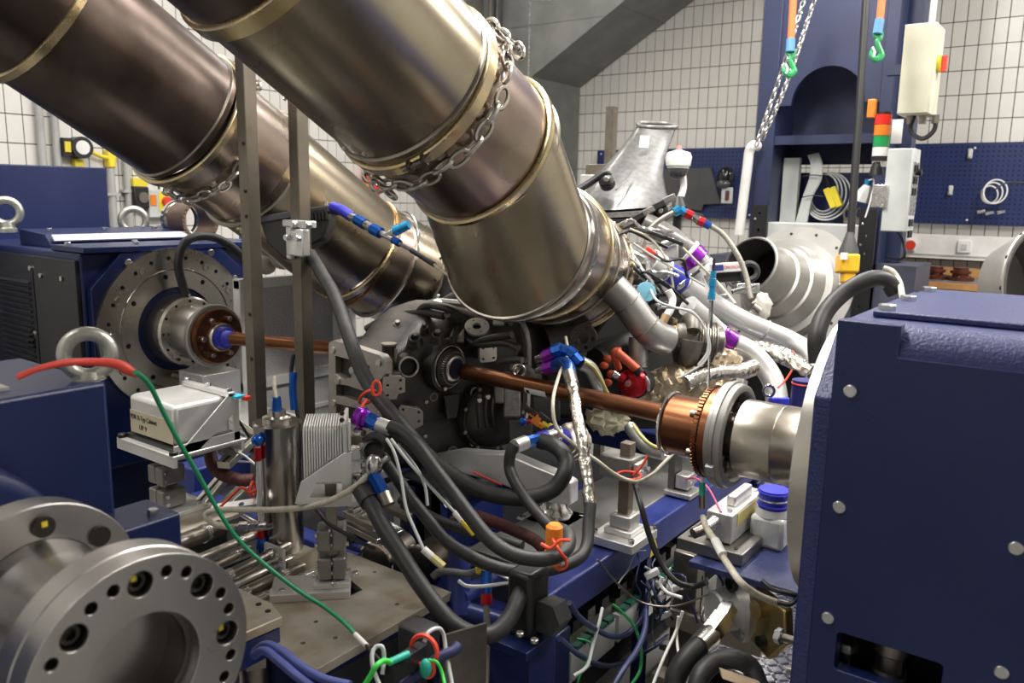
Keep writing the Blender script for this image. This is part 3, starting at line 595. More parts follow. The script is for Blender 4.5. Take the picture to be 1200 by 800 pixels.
# sensor pickup block under the coupling
B().bx(-3.16, -2.98, 1.92, 2.1, .70, .845).out('pickup_block', alu, t, bev=.004); B().bx(-3.12, -3.02, 1.913, 1.92, .74, .82).out('pickup_plate', mt('dull_label', (.5, .5, .47), .5), t)
B().cyl((-3.16, 1.98, .8), (-3.26, 1.96, .8), .018).out('plug', steeld, t)
B().bx(-3.3, -2.55, 1.88, 2.12, .645, .70).out('pickup_bracket', alu, t, bev=.003)
B().bx(-3.3, -2.6, 1.9, 2.1, .42, .645).out('bracket_riser', navy, t)
hose('breather_hose', [V((-3.2, 2.0, 1.14)), V((-3.2, 1.985, 1.2)), V((-3.2, 1.97, 1.30)), V((-3.2, 2.02, 1.39)), V((-3.2, 2.14, 1.40)), V((-3.19, 2.26, 1.33)), V((-3.18, 2.33, 1.22))], .019, rub, 'black hose arching over the left dynamometer face plate', 'hose')
B().cyl((-3.2, 2.0, 1.105), (-3.2, 2.0, 1.16), .02, .018, 8).out('hose_fitting', zinc, t)
# warning triangle
a = P(38, 397, Y=1.602); tw = B().prism([(-.045, -.04), (.045, -.04), (0, .042)], a, X_, Z_, .002); tw.v = [p-V((0, .002, 0)) if False else p for p in tw.v]; tw = tw.out('warning_triangle', yel, t)
bq = B().prism([(-.006, -.022), (.012, -.002), (.003, 0), (.009, .02), (-.009, -.001), (.001, -.003)], a+V((0, -.0025, -.006)), X_, Z_, .001); bq.out('warning_flash', ink, tw)
bq = B()
for (x0, z0, x1, z1) in ((-.045, -.04, .045, -.04), (.045, -.04, 0, .042), (0, .042, -.045, -.04)): bq.tube([a+V((x0, -.003, z0)), a+V((x1, -.003, z1))], .002, 5)
bq.out('warning_border', ink, tw)
# eyebolts
def eyebolt(lab, c, R, r, n, base_h, mat, name='eyebolt', grp=None):
    t = T(name, lab, 'eyebolt', c, grp)
    B().torus(c+V((0, 0, base_h+R)), n, R, r, 36, 12).out('ring', mat, t, sm=80)
    B().lathe([(0, R*.72), (base_h*.45, R*.72), (base_h*.7, R*.5), (base_h+r*.6, R*.45)], c, Z_, 24).out('collar', mat, t); return t
eye_m = mt('eyebolt_zinc', (.55, .55, .5), .4, .9, (.42, .42, .38), 40, .25, 90)
a = P(10, 280, X=-3.9); eyebolt('galvanised eyebolt on the left edge of the dynamometer top', V((-3.9, a.y, 1.405)), .052, .017, V((.9, -.5, 0)), .035, eye_m)
a = P(165, 272, X=-3.99); eyebolt('galvanised eyebolt behind the hood of the left dynamometer', V((-4.05, a.y, 1.345)), .058, .018, V((.9, -.4, 0)), .04, eye_m)
c = P(228, 258, X=-3.75); t = T('bearing_sleeve', 'brown flanged steel sleeve lying behind the left dynamometer', 'sleeve', c)
n = V((1, -.05, 0)).normalized()
B().lathe([(-.1, .082), (-.1, .094), (.05, .094), (.06, .1), (.06, .082), (-.1, .082)], c, n, 40, (0, 0)).out('sleeve_body', mt('brown_steel', (.26, .17, .13), .4, .8), t)
B().lathe([(-.15, .085), (-.15, .1), (-.13, .1), (-.13, .09), (-.1, .088)], c, n, 40, (0, 0)).out('end_ring', chrome, t)
bolts(t, circ_pts(c+n*.06, n, .092, 28), n, .005, .008, steeld, 6, 'tooth')
B().bx(c.x-.2, c.x+.1, c.y-.05, c.y+.25, .3, c.z-.1).out('support_box', navy, t)

# right machine
t = T('dynamometer', 'large dark blue dynamometer filling the right edge', 'dynamometer', (.0, 2.0, 0))
cx = V((-.49, 2.0, 1.0)); n = V((-1, 0, 0))
holed('face_plate', steel, t, cir(0, 0, .332, 96), [cir(0, 0, .1, 32)], .038, cx-n*.036, -Y_, Z_, sm=30)
YF = 1.65; XL = -.415; zt = P(1000, 378, Y=YF).z
oc = [(-.345, -.45), (-.345, .215), (-.2, .352), (.2, .352), (.35, .215), (.35, -.45)]
B().prism([(2.0+y, 1.0+z) for y, z in oc], (-.453, 0, 0), Y_, Z_, .043).out('end_plate', navyh, t, bev=.004)
zb = P(1000, 785, Y=YF).z
# side wall with the pocket
pk = rrect(P(980, 737, Y=YF).x+.0, P(980, 785, Y=YF).z, P(1108, 775, Y=YF).x, P(976, 736, Y=YF).z, .012)
xR = 1.0
holed('side_wall', navy, t, [(XL, .18), (XL, zt), (P(1054, 388, Y=YF).x, zt), (P(1054, 388, Y=YF).x, zt-.06), (xR, zt-.06), (xR, .18)], [pk], .03, (0, YF+.03, 0), X_, Z_, bev=.003)
x1 = P(1054, 388, Y=YF).x
R = .06; prof = [(YF, zt-.06)]+[(YF+R-R*math.cos(PI/2*i/8), zt-.06+R*math.sin(PI/2*i/8)) for i in range(1, 9)]+[(2.35, zt), (2.35, zt-.06)]
b = B(); b.loft([[V((x1, y, z)) for y, z in prof], [V((xR, y, z)) for y, z in prof]]); b.out('rounded_shoulder', navyh, t, sm=50)
B().bx(XL, x1, YF, 2.35, zt-.05, zt).out('end_rib', navyh, t, bev=.004)
B().bx(XL+.035, xR, 1.76, 2.33, zt+.001, zt+.014).out('top_cover', navyh, t, bev=.003)
B().bx(XL, xR, YF+.032, 2.34, zt-.06, zt-.058).out('inner_top', navy, t)
B().bx(XL, xR, 2.32, 2.35, .18, zt-.05).out('back_wall', navy, t); B().bx(XL, XL+.03, YF+.03, 2.33, .18, zt-.05).out('bulkhead', navy, t)
B().bx(XL+.03, xR, YF+.16, YF+.18, .18, zt-.07).out('pocket_back', darkp, t)
B().bx(-.38, xR-.1, 1.75, 2.25, 0.02, .19).out('pedestal', navy, t)
bolts(t, [P(x, y, Y=YF-.001) for x, y in ((997, 457.5), (984, 593), (970.7, 722.5), (1191, 641), (1174, 786))], -Y_, .0125, .008, zinc, 16)
bolts(t, [P(956, 587, Y=YF+.06)], -Y_, .011, .006, copper, 16)
bolts(t, [V((XL+.055, y, zt+.014)) for y in (1.79, 2.0, 2.25)], Z_, .017, .012, zinc)
B().bx(P(991, 447, Y=YF).x, xR, YF-.0012, YF, P(991, 447, Y=YF).z-.0016, P(991, 447, Y=YF).z).out('panel_joint', mt('joint_light', (.2, .21, .26), .5), t)
q = P(991, 770, Y=YF+.07); B().cyl(q+V((0, 0, -.04)), q+V((0, 0, .025)), .012).out('pocket_stud', steel, t); bolts(t, [q+V((0, 0, .02))], Z_, .024, .02, zinc)
q = P(1044, 770, Y=YF+.08); B().lathe([(0, .034), (.02, .034), (.025, .028), (.06, .028), (.065, .034), (.09, .034)], q+V((0, 0, -.05)), Z_, 20).out('pocket_roller', steeld, t)
B().bx(P(935, 740, Y=1.7).x, XL, 1.68, 1.8, .18, P(935, 740, Y=1.7).z).out('foot_lug', navy, t, bev=.004)
# hub train towards the engine
B().lathe([(-.012, .2), (.0, .2), (.012, .19), (.012, .138), (.03, .138), (.036, .13), (.036, .1)], cx, n, 64).out('hub_flange', steel, t)
B().lathe([(.02, .1), (.12, .1), (.123, .098), (.126, .1), (.221, .1), (.225, .096), (.225, .06)], cx, n, 64).out('hub', mt('hub_steel', (.46, .42, .36), .3, 1, (.36, .32, .27), 5, rv=.03), t)
cr = P(858, 508, Z=1.0); cr.y = 2.0; dxr = cx.x-cr.x
cx = cx+n*.001
B().lathe([(.17, .06), (.29, .06)], cx, n, 24).out('hub_core', steeld, t)
hub_bolts(t, cx+n*.25, n, .078, 10, .010, .03, zinc)
B().lathe([(.232, .118), (.232, .128), (.236, .134), (.25, .137), (.252, .142), (.262, .142), (.265, .138), (.275, .138), (.278, .132), (.278, .118), (.272, .112), (.24, .112), (.232, .118)], cx, n, 72, (0, 0)).out('rim_ring', mt('ring_grey', (.36, .355, .34), .42, .8, (.3, .295, .28), 9), t)
for a in (1.2, 3.6, 5.2): B().ob(cx+n*.256+(Y_*math.cos(a)+Z_*math.sin(a))*.142, X_, Y_*-math.sin(a)+Z_*math.cos(a), Y_*math.cos(a)+Z_*math.sin(a), .01, .016, .006).out('balance_tab', castalu, t)
B().lathe([(.275, .05), (.275, .12), (.30, .12), (.305, .116), (.315, .116), (.315, .08), (.42, .08), (.425, .076), (.43, .05)], cx, n, 64).out('copper_flange', copper, t)
tb = B()
for k in range(72):
    a = 2*PI*k/72; d = Y_*math.cos(a)+Z_*math.sin(a); tb.ob(cx+n*.31+d*.119, X_, d.cross(X_), d, .007, .003, .004)
tb.out('tooth_ring', copper, t, kind='stuff')
for k in range(6): B().cyl(cx+n*.315+(Y_*math.cos(k*1.047+.4)+Z_*math.sin(k*1.047+.4))*.1, cx+n*.335+(Y_*math.cos(k*1.047+.4)+Z_*math.sin(k*1.047+.4))*.1, .0105, None, 12).out('flange_bolt', steeld, t)
B().torus(cx+n*.425, n, .086, .005, 48, 8).out('end_clamp', chrome, t)
cx = cx-n*.001
# ================= drive shafts
a = P(800, 489, Y=2.03); e = P(528, 432, Y=2.10)
sh = T('drive_shaft', 'bronze coloured drive shaft from engine to right dynamometer', 'shaft', (a+e)/2)
B().cyl(a, e, .0265, None, 32, ).out('shaft_tube', copper, sh)
sd = (e-a).normalized(); m = a+(e-a)*.56; nn = (V((0, -.85, -.5))).normalized(); nn = (nn-sd*nn.dot(sd)).normalized()
vv = sd.cross(nn); q = B()
for k in range(2): pass
lb = B(); RR = []
for i in range(5):
    an = -.45+.9*i/4; p = nn*math.cos(an)+vv*math.sin(an); RR.append(p)
lb.loft([[m-sd*.042+p*.0269 for p in RR], [m+sd*.042+p*.0269 for p in RR]], (0, 0), False); lb = lb.out('label_band', label_w, sh)
B().ob(m+nn*.0275+sd*.03, sd, vv, nn, .006, .006, .0004).out('label_mark', ink, lb)
a = V((-2.925, 2.0, 1.0)); e = P(392, 408, Y=2.1)
sh = T('drive_shaft', 'bronze coloured drive shaft from left dynamometer behind the steel posts', 'shaft', (a+e)/2)
B().cyl(a, e, .0265, None, 32).out('shaft_tube', copper, sh)
B().lathe([(0, .034), (.03, .03), (.035, .0265)], a, e-a, 24).out('boot', sil, sh)

# ================= engine bed
bed = T('engine_bed', 'blue welded engine test bed carrying the gearbox between both dynamometers', 'test bed', (-1.9, 2.0, 0))
XB = -1.055
def rail(name, x0, x1, y0, y1, z0, z1, m=royal, bev=.008): return B().bx(x0, x1, y0, y1, z0, z1).out(name, m, bed, bev=bev)
rail('beam', XB-.10, XB, 1.62, 3.4, .50, .6); rail('beam', -2.72, -2.6, 1.62, 3.4, .46, .6)
for y in (2.35, 3.2): rail('cross_beam', -2.6, XB-.1, y, y+.1, .47, .58)
rail('cross_beam', -2.6, XB-.1, 1.60, 1.66, .40, .52)
B().bx(XB-.34, XB-.085, 1.72, 3.3, .585, .605).out('bed_plate', mt('bed_alu', (.42, .42, .41), .42, .85, (.33, .33, .32), 12), bed, bev=.003)
B().bx(-2.6, XB-.36, 1.66, 3.4, .30, .34).out('shade_sheet', mt('sheet_shade', (.05, .055, .08), .35, .4), bed)  # dark sheet put in to paint the darkness beneath the gearbox
for x in (-2.62, XB-.09):
    for y in (1.68, 3.2): rail('leg', x, x+.08, y, y+.08, 0.0, .46, navy)
# front table
pl = [(-1.60, 1.05), (-1.265, 1.05), (-1.265, 1.49), (-1.46, 1.49), (-1.70, 1.49), (-1.80, 1.40), (-1.80, 1.22), (-1.60, 1.16)]
nt_ = [(-1.50, 1.27), (-1.45, 1.30), (-1.45, 1.36), (-1.52, 1.38), (-1.55, 1.33)]
hs = [cir(x, y, .007, 10) for x, y in ((-1.33, 1.36), (-1.42, 1.18), (-1.37, 1.10), (-1.33, 1.16), (-1.5, 1.45))]
holed('table_plate', plate_m, bed, pl, hs+[nt_], .02, (0, 0, .58), X_, Y_, bev=.001)
B().bx(-1.585, -1.275, 1.06, 1.485, .49, .58).out('table_frame', navy, bed, bev=.004)
B().bx(-1.8, -1.29, 1.08, 1.45, .14, .49).out('table_core', mt('core_dark', (.012, .014, .03), .5), bed)
B().bx(-1.285, -1.27, 1.06, 1.49, .50, .56).out('side_groove', black, bed)
for k, y in enumerate((1.08, 1.42)): rail('table_leg', -1.36, -1.29, y, y+.06, 0, .49, navy)
# ================= gearbox
def sec(y, xc, hw, zt, zb, e=3.2, n=28):
    zc, hh = (zt+zb)/2, (zt-zb)/2; o = []
    for i in range(n):
        a = 2*PI*i/n; c, s = math.cos(a), math.sin(a)
        o.append(V((xc+hw*math.copysign(abs(c)**(2/e), c), y, zc+hh*math.copysign(abs(s)**(2/e), s))))
    return o
gb = T('gearbox', 'black cast racing gearbox with machined mounting pads and bearing output', 'gearbox', (-1.95, 2.1, .75))
b = B(); b.loft([sec(*q) for q in ((1.80, -1.938, .128, 1.098, .83, 7), (1.86, -1.938, .13, 1.10, .81, 6), (1.93, -1.945, .135, 1.125, .78, 4.5), (2.0, -1.955, .150, 1.175, .765, 3.4), (2.08, -1.96, .175, 1.215, .755, 3), (2.2, -1.965, .205, 1.225, .75, 3), (2.30, -1.965, .225, 1.19, .745, 3), (2.36, -1.965, .255, 1.18, .73, 3.4), (2.395, -1.965, .28, 1.185, .71, 3.8), (2.68, -1.965, .275, 1.175, .70, 4))]); b.out('main_casing', cast, gb, sm=50)
B().loft([sec(2.375, -1.965, .29, 1.195, .70, 4), sec(2.392, -1.965, .29, 1.195, .70, 4)]).out('bell_flange', cast, gb)
B().loft([sec(2.393, -1.965, .297, 1.205, .69, 4), sec(2.412, -1.965, .297, 1.205, .69, 4)]).out('spacer_plate', mt('spacer_alu', (.68, .67, .66), .4, .4), gb)
b = B(); b.loft([sec(*q) for q in ((1.83, -1.94, .10, .90, .70, 4), (2.0, -1.95, .15, .88, .665, 4), (2.4, -1.96, .2, .85, .65, 4), (2.64, -1.965, .24, .85, .65, 4))]); b.out('casing', cast2, gb, sm=50)
# rear frame
def q2(l, Y): return [(P(x, y, Y=Y).x, P(x, y, Y=Y).z) for x, y in l]
yr = 1.775
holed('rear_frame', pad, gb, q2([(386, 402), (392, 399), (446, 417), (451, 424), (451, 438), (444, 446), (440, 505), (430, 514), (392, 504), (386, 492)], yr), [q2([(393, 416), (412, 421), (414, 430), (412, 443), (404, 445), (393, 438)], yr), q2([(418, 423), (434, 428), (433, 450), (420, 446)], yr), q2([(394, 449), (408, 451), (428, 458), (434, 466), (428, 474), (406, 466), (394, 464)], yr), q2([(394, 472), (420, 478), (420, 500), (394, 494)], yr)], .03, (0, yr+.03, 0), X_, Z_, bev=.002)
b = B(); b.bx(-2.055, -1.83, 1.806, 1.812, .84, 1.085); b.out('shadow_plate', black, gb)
bolts(gb, [P(x, y, Y=yr-.002) for x, y in ((390, 410), (444, 425), (413, 434), (396, 446), (391, 472), (428, 470))], -Y_, .012, .006, steel, 16)
B().cyl(P(456, 404, Y=1.86), P(455, 424, Y=1.86)+V((0, 0, -.0)), .023, .023, 20).out('vertical_boss', cast, gb); B().cyl(P(456, 403.6, Y=1.86), P(456, 402, Y=1.86), .026, None, 20).out('boss_face', pad, gb)
B().tube([P(464, 408, Y=1.86), P(463, 430, Y=1.86)], .006, smooth=False).out('edge_strip', pad, gb)
sn = V((1, -.35, 0)).normalized()
# output bearing
o = P(526, 430, X=-1.765); n = sd*-1; n = (V((.99, -.02, -.05))).normalized()
B().lathe([(-.11, .075), (-.06, .088), (-.012, .09), (.0, .086), (.004, .074), (-.01, .072)], o, n, 48, (1, 0)).out('output_housing', cast2, gb)
B().torus(o+n*.003, n, .074, .0035, 48, 8).out('seal_edge', steeld, gb)
B().lathe([(-.02, .07), (.008, .068), (.012, .062), (.024, .05), (.026, .036)], o, n, 48).out('bearing_shell', cast, gb)
tb = B()
for k in range(44):
    a = 2*PI*k/44; u, v, _ = frame(n); d = u*math.cos(a)+v*math.sin(a); tb.ob(o+n*.019+d*.0555, n, n.cross(d), d, .006, .0018, .0022)
tb.out('bearing_teeth', pad, gb, kind='stuff')
B().lathe([(.0, .046), (.03, .046), (.033, .042), (.033, .036)], o, n, 40).out('inner_race', steel, gb); B().lathe([(.02, .036), (.036, .034), (.036, .02)], o, n, 32).out('boot', mt('dark_blue_boot', (.01, .014, .04), .4), gb)
# pads, ports and bosses
def padplate(px, py, X, w_, h_, hl, rot=0, n=None, cut=None, m=None):
    c = P(px, py, X=X); n = (n or sn).normalized(); u = Z_.cross(n).normalized(); v = n.cross(u)
    if rot: u, v = u*math.cos(rot)+v*math.sin(rot), v*math.cos(rot)-u*math.sin(rot)
    hs = [cir(w_*x, h_*y, .0055, 10) for x, y in hl]
    mp_ = holed('mounting_pad', m or pad, gb, cut or rrect(-w_, -h_, w_, h_, min(w_, h_)*.35), hs, .012, c, u, v, bev=.001)
    B().ob(c-n*.03, u, v, n, w_*.85, h_*.85, .029).out('pad_boss', cast, mp_, bev=.01)
padplate(570, 413, -1.705, .034, .030, [(x, y) for x in (-.62, .62) for y in (-.62, .62)])
padplate(461, 450, -1.785, .036, .046, [(-.6, .7), (-.6, 0), (-.6, -.7), (.55, .3), (.55, -.3)], n=V((.85, -.53, 0)), cut=[(-.036, .046), (-.012, .046), (-.008, .03), (.02, .028), (.034, .02), (.034, -.024), (.012, -.03), (.006, -.046), (-.036, -.044)])
padplate(481, 488, -1.765, .040, .040, [(-.65, .7), (-.65, 0), (-.65, -.7), (.62, .4), (.62, -.35)], n=V((.8, -.6, 0)), cut=[(-.038, .035), (-.03, .042), (.03, .024), (.038, .016), (.038, -.026), (.0, -.044), (-.038, -.03)])
def boss(px, py, X=None, Y=None, n=None, R=.02, r=.012, L=.05, m=None, hole=True):
    c = P(px, py, X=X, Y=Y); n = (n or sn).normalized(); B().lathe([(-L, R*1.25), (-.004, R), (0, R*.92)]+([(0, r), (-.02, r)] if hole else []), c, n, 24, (1, 1)).out('boss', m or cast, gb)
    if hole: B().lathe([(-.015, r*.98), (-.014, r*.5)], c, n, 16).out('boss_hole', black, gb)
un = V((.35, -.45, .8)); 
boss(479, 430, X=-1.775, R=.034, r=.027, n=V((.85, -.5, .1)), m=cast); B().torus(P(479, 430, X=-1.773), V((.85, -.5, .1)), .031, .0035, 28, 6).out('boss_edge', pad, gb); 
for x, y, Y, R in ((466, 379, 1.99, .016), (497, 383, 1.98, .013), (512, 391, 1.985, .019), (486, 395, 1.945, .022), (440, 398, 1.93, .018)): boss(x, y, Y=Y, n=un, R=R, r=R*.6, L=.03)
for x, y, Y, r in ((466, 379, 1.99, .009), (497, 382, 1.98, .008), (513, 390, 1.985, .01), (487, 394, 1.945, .009)): bolts(gb, [P(x, y, Y=Y)+un.normalized()*.0], un, r, .012, steeld, 6)
# round cover on top right
c = P(559, 384, Y=2.2); B().lathe([(-.06, .06), (-.006, .046), (0, .044), (0, .016), (-.006, .015)], c, un, 36).out('top_cover_boss', cast, gb)
holed('round_cover', mt('pale_pad', (.62, .6, .56), .4, .6), gb, cir(0, 0, .042, 36), [cir(0, 0, .016, 20)]+[cir(.03*math.cos(a), .03*math.sin(a), .004, 8) for a in (.4, 2., 3.6, 5.2)], .008, c, *frame(un)[:2], bev=.001)
B().ob(P(540, 392, Y=2.15), *[(lambda f: f)(frame(un)[i]) for i in range(3)], .012, .034, .006).out('cover_tab', MATS['pale_pad'], gb, bev=.003)
# ribs and webs on the casing
for pts, r in (([(500, 408), (517, 402), (530, 398)], .011), ([(497, 417), (512, 412), (524, 410)], .01), ([(545, 395), (560, 404), (590, 402), (608, 408)], .012), ([(548, 405), (575, 396), (600, 392)], .012), ([(585, 425), (600, 422), (612, 422)], .012), ([(430, 385), (455, 372), (490, 366), (520, 370)], .014), ([(524, 368), (535, 380), (530, 398)], .013), ([(490, 365), (500, 358), (525, 362), (545, 372)], .012)):
    B().tube([P(x, y, Y=2.06 if x < 535 else 2.16) for x, y in pts], r, 8, 5).out('casting_rib', cast, gb, sm=80)
for x, y, Y in ((567, 362, 2.35), (513, 357, 2.3), (585, 372, 2.3), (605, 426, 2.3), (614, 417, 2.4)):
    c = P(x, y, Y=Y); n = V((.45, -.75, .5)).normalized(); u, v, _ = frame(n); holed('lifting_ear', MATS['pale_pad'] if y < 400 else pad, gb, [(-.018, -.03), (.018, -.03)]+[(.019*math.cos(a), .019*math.sin(a)) for a in [PI*k/10 for k in range(11)]], [cir(0, 0, .008, 12)], .014, c, u, v, bev=.001)
B().ob(P(540, 368, Y=2.3), *frame(V((.2, -.3, .9))), .05, .014, .004).out('white_shim', MATS['pale_pad'], gb); B().lathe([(0, .012), (.012, .012), (.016, .008)], P(559, 364, Y=2.27), Z_, 12).out('red_cap', mt('dull_red', (.5, .1, .07), .5), gb)
bolts(gb, [P(x, y, Y=2.3) for x, y in ((530, 366), (542, 374), (575, 366), (598, 380))], un, .01, .014, steel)
# round clutch side cover low on the right
c = P(577, 487, X=-1.715); n = V((.93, -.36, -.05)).normalized()
B().lathe([(-.09, .135), (-.02, .128), (.0, .118), (.02, .10), (.03, .075), (.032, .0)], c, n, 40, (1, 0)).out('side_cover', cast, gb, sm=50)
B().torus(c+n*.005, n, .119, .006, 40, 8).out('cover_rim', cast2, gb)
for k in range(9): a = k*.7; u, v, _ = frame(n); bolts(gb, [c+(u*math.cos(a)+v*math.sin(a))*.123], n, .008, .012, steeld)
for dx in (-6, 2, 10): B().tube([P(568+dx, 462, X=-1.68), P(566+dx, 480, X=-1.672), P(568+dx, 500, X=-1.68)], .007, 8).out('cover_rib', cast2, gb, sm=80)
for x, y in ((560, 468), (570, 464)): bolts(gb, [P(x, y, X=-1.675)], n, .009, .014, steel, 10)
for x, y, X, R in ((530, 530, -1.78, .022), (508, 465, -1.80, .014), (585, 527, -1.72, .018), (557, 460, -1.74, .02)):
    c = P(x, y, X=X); B().lathe([(-.08, R), (0, R), (0, R*.6)], c, sn, 20).out('drain_boss', cast, gb); B().torus(c, sn, R*.95, .003, 20, 6).out('boss_edge', steeld, gb)
bolts(gb, [P(x, y, X=-1.76) for x, y in ((552, 520), (571, 520), (584, 450), (520, 455), (498, 470), (497, 510), (540, 535))], sn, .008, .012, steel)
B().prism([(-.03, 0), (.03, 0), (.024, -.06), (.018, -.08), (-.018, -.08), (-.024, -.03)], P(527, 462, X=-1.775), Z_.cross(sn).normalized(), Z_, .015).out('bearing_web', cast, gb)

# ================= engine
en = T('engine', 'dark racing engine block behind the gearbox with wiring on top', 'engine', (-1.95, 3.2, .75))
B().loft([sec(2.70, -1.965, .30, 1.15, .72, 5), sec(2.9, -1.965, .32, 1.12, .72, 5), sec(3.75, -1.965, .32, 1.12, .72, 5)]).out('block', cast2, en, sm=50)
for s_ in (-1, 1):
    c = V((-1.965+s_*.29, 3.2, 1.17)); n = V((s_*.6, 0, .8)).normalized(); u = V((.8, 0, -s_*.6))
    B().ob(c, u, Y_, n, .12, .46, .09).out('cylinder_head', cast2, en, bev=.02); B().ob(c+n*.1, u, Y_, n, .1, .44, .03).out('cam_cover', dcarb, en, bev=.015)
    for k in range(4): B().cyl(c+n*.12+Y_*(-.33+.22*k), c+n*.17+Y_*(-.33+.22*k), .022, .018, 12).out('coil_plug', blk, en)
B().bx(-2.14, -1.78, 2.8, 3.7, 1.14, 1.34).out('plenum', dcarb, en, bev=.05)
# cylindrical pump housings under the near duct
B().tube([P(640, 402, d=3.08), P(660, 396, d=3.09), P(690, 385, d=3.1)], .075, 20).out('exhaust_collector', mt('dark_pipe', (.10, .095, .09), .45, .6), en)
B().cyl(P(700, 425, d=3.0), P(768, 392, d=3.15), .06, None, 20).out('pump_body', cast2, en)
B().cyl(P(748, 395, d=2.98), P(748, 430, d=2.98), .035, None, 20).out('small_stub', castalu, en); B().torus(P(748, 425, d=2.98), Z_, .036, .004).out('stub_band', steel, en)
holed('collector_flange', cast, en, cir(0, 0, .05, 24), [cir(0, 0, .02, 14)]+[cir(.035*math.cos(k*1.26), .035*math.sin(k*1.26), .008, 8) for k in range(5)], .015, P(685, 396, d=2.93), *frame(V((.2, -.9, .1)))[:2])
B().ob(P(690, 455, d=3.05), rt, up, fw, .16, .11, .05).out('block', black, en, bev=.02); B().ob(P(760, 480, d=3.2), rt, up, fw, .25, .07, .05).out('sump_side', cast2, en, bev=.01)
random.seed(5)
# starter motor and actuators
B().cyl(P(612, 435, d=2.75), P(628, 448, d=2.72), .03, .03, 20).out('actuator_body', cast2, en); B().cyl(P(604, 432, d=2.74), P(611, 436, d=2.73), .024, None, 20).out('actuator_cap', steeld, en)
B().torus(P(608, 434, d=2.7), V((.4, -.9, 0)), .02, .004).out('actuator_ring', steel, en)
for k, (x, y, w_, h_) in enumerate(((598, 445, 8, 10), (634, 432, 6, 5), (640, 456, 14, 10), (600, 470, 10, 18), (640, 478, 16, 14), (610, 505, 14, 14), (585, 460, 6, 12))):
    B().ob(P(x, y, d=2.86), rt, up, fw, w_*2.86/FPX, h_*2.86/FPX, .03).out('ancillary_box', cast2 if k % 3 else dcarb, en, bev=.006)
# upper clutter: rail, injector bodies, regulators
for k in range(5):
    p = P(700+14*k, 300+9*k, d=3.25); B().cyl(p, p+V((-.03, .02, .06)), .017, .014, 12).out('injector', (zinc, steeld, pad)[k % 3], en); B().cyl(p+V((-.03, .02, .06)), p+V((-.035, .024, .085)), .02, None, 8).out('injector_plug', blk, en)
B().cyl(P(690, 305, d=3.3), P(775, 360, d=3.3), .016).out('fuel_rail', pipealu, en)
B().ob(P(782, 295, d=3.4), rt, up, fw, .04, .035, .04).out('regulator_block', castalu, en, bev=.008); B().cyl(P(776, 288, d=3.36), P(790, 283, d=3.36), .02, None, 10).out('regulator_cap', zinc, en)
B().cyl(P(752, 338, d=3.1), P(760, 345, d=3.1), .04, None, 20).out('blue_capped_sensor', zinc, en); B().lathe([(0, .038), (.012, .036), (.013, .0)], P(757, 342, d=3.07), -fw, 20).out('blue_cap', mt('sky_cap', (.25, .6, .8), .4), en)
B().ob(P(763, 297, d=3.3), (rt*.8-up*.6), (rt*.6+up*.8), fw, .03, .013, .015).out('red_connector', red, en, bev=.003); B().ob(P(772, 302, d=3.32), (rt*.8-up*.6), (rt*.6+up*.8), fw, .03, .015, .015).out('white_connector', wht, en, bev=.003)
for k in range(26):
    x, y = random.uniform(700, 800), random.uniform(285, 372)
    if y < 262+.55*(x-690) or y > 345+.5*(x-690): continue
    B().ob(P(x, y, d=random.uniform(3.15, 3.35)), (rt+up*random.uniform(-1, 1)).normalized(), (up-rt*random.uniform(-.2, .2)).normalized(), fw, random.uniform(.012, .03), random.uniform(.008, .02), .02).out('ancillary_part', random.choice((zinc, steeld, blk, castalu, cast2)), en, bev=.003)
for k in range(12):                                               # loom over the engine
    x, y = random.uniform(695, 770), random.uniform(262, 330); pts = [P(x, y, d=3.2)]
    for q in range(4): x += random.uniform(5, 24); y += random.uniform(-10, 22); pts.append(P(x, y, d=random.uniform(3.05, 3.2)))
    B().tube(pts, random.uniform(.004, .008), 6).out('loom_wire', random.choice((blk, wht, ltg, blk, zinc)), en)
# green-grey nest on the far side
for k in range(10):
    x, y = 520+k*9, 352-(k % 3)*4; B().ob(P(x, y, d=3.6), (rt-up*.3).normalized(), (up+rt*.3).normalized(), fw, .035, .02, .03).out('ancillary_part', (zinc, castalu, cast2)[k % 3], en, bev=.004)
# ---- turbocharger
tn = V((-.80, -.58, .12)).normalized(); tc = P(806, 397, d=3.02)
tu = T('turbocharger', 'grey turbocharger at the end of the silver elbow under the near duct', 'turbocharger', tc)
b = B(); u, v, _ = frame(tn); R = []
for i in range(33):
    a = 2*PI*i/32*.92+.6; r = .024+.014*i/32; rad = .074+.006*i/32; d = u*math.cos(a)+v*math.sin(a)
    R.append([tc+d*rad+d*(r*math.cos(2*PI*j/12))+tn*(r*math.sin(2*PI*j/12)) for j in range(12)])
b.loft(R); b.out('volute', mt('turbo_cast', (.2, .185, .165), .5, .6, (.13, .12, .1), 20, .2, 150), tu, sm=70)
B().lathe([(-.1, .06), (-.04, .065), (.0, .062), (.045, .052), (.06, .05)], tc, tn, 36).out('turbine_housing', MATS['turbo_cast'], tu)
B().lathe([(.052, .05), (.056, .06), (.072, .06), (.076, .05)], tc, tn, 40, (0, 0)).out('band_clamp', gold, tu); B().ob(tc+tn*.064+v*.062+u*.015, u, v, tn, .02, .008, .009).out('clamp_lug', gold, tu); B().cyl(tc+tn*.064+v*.066-u*.03, tc+tn*.064+v*.066+u*.04, .004).out('clamp_screw', zinc, tu)
B().lathe([(-.13, .04), (-.12, .062), (-.09, .066), (-.07, .06)], tc, tn, 36).out('compressor_housing', steeld, tu)
for k in range(8): B().torus(tc-tn*(.03+.009*k), tn, .070+.002*(k % 2), .004, 30, 6).out('housing_fin', steeld, tu)
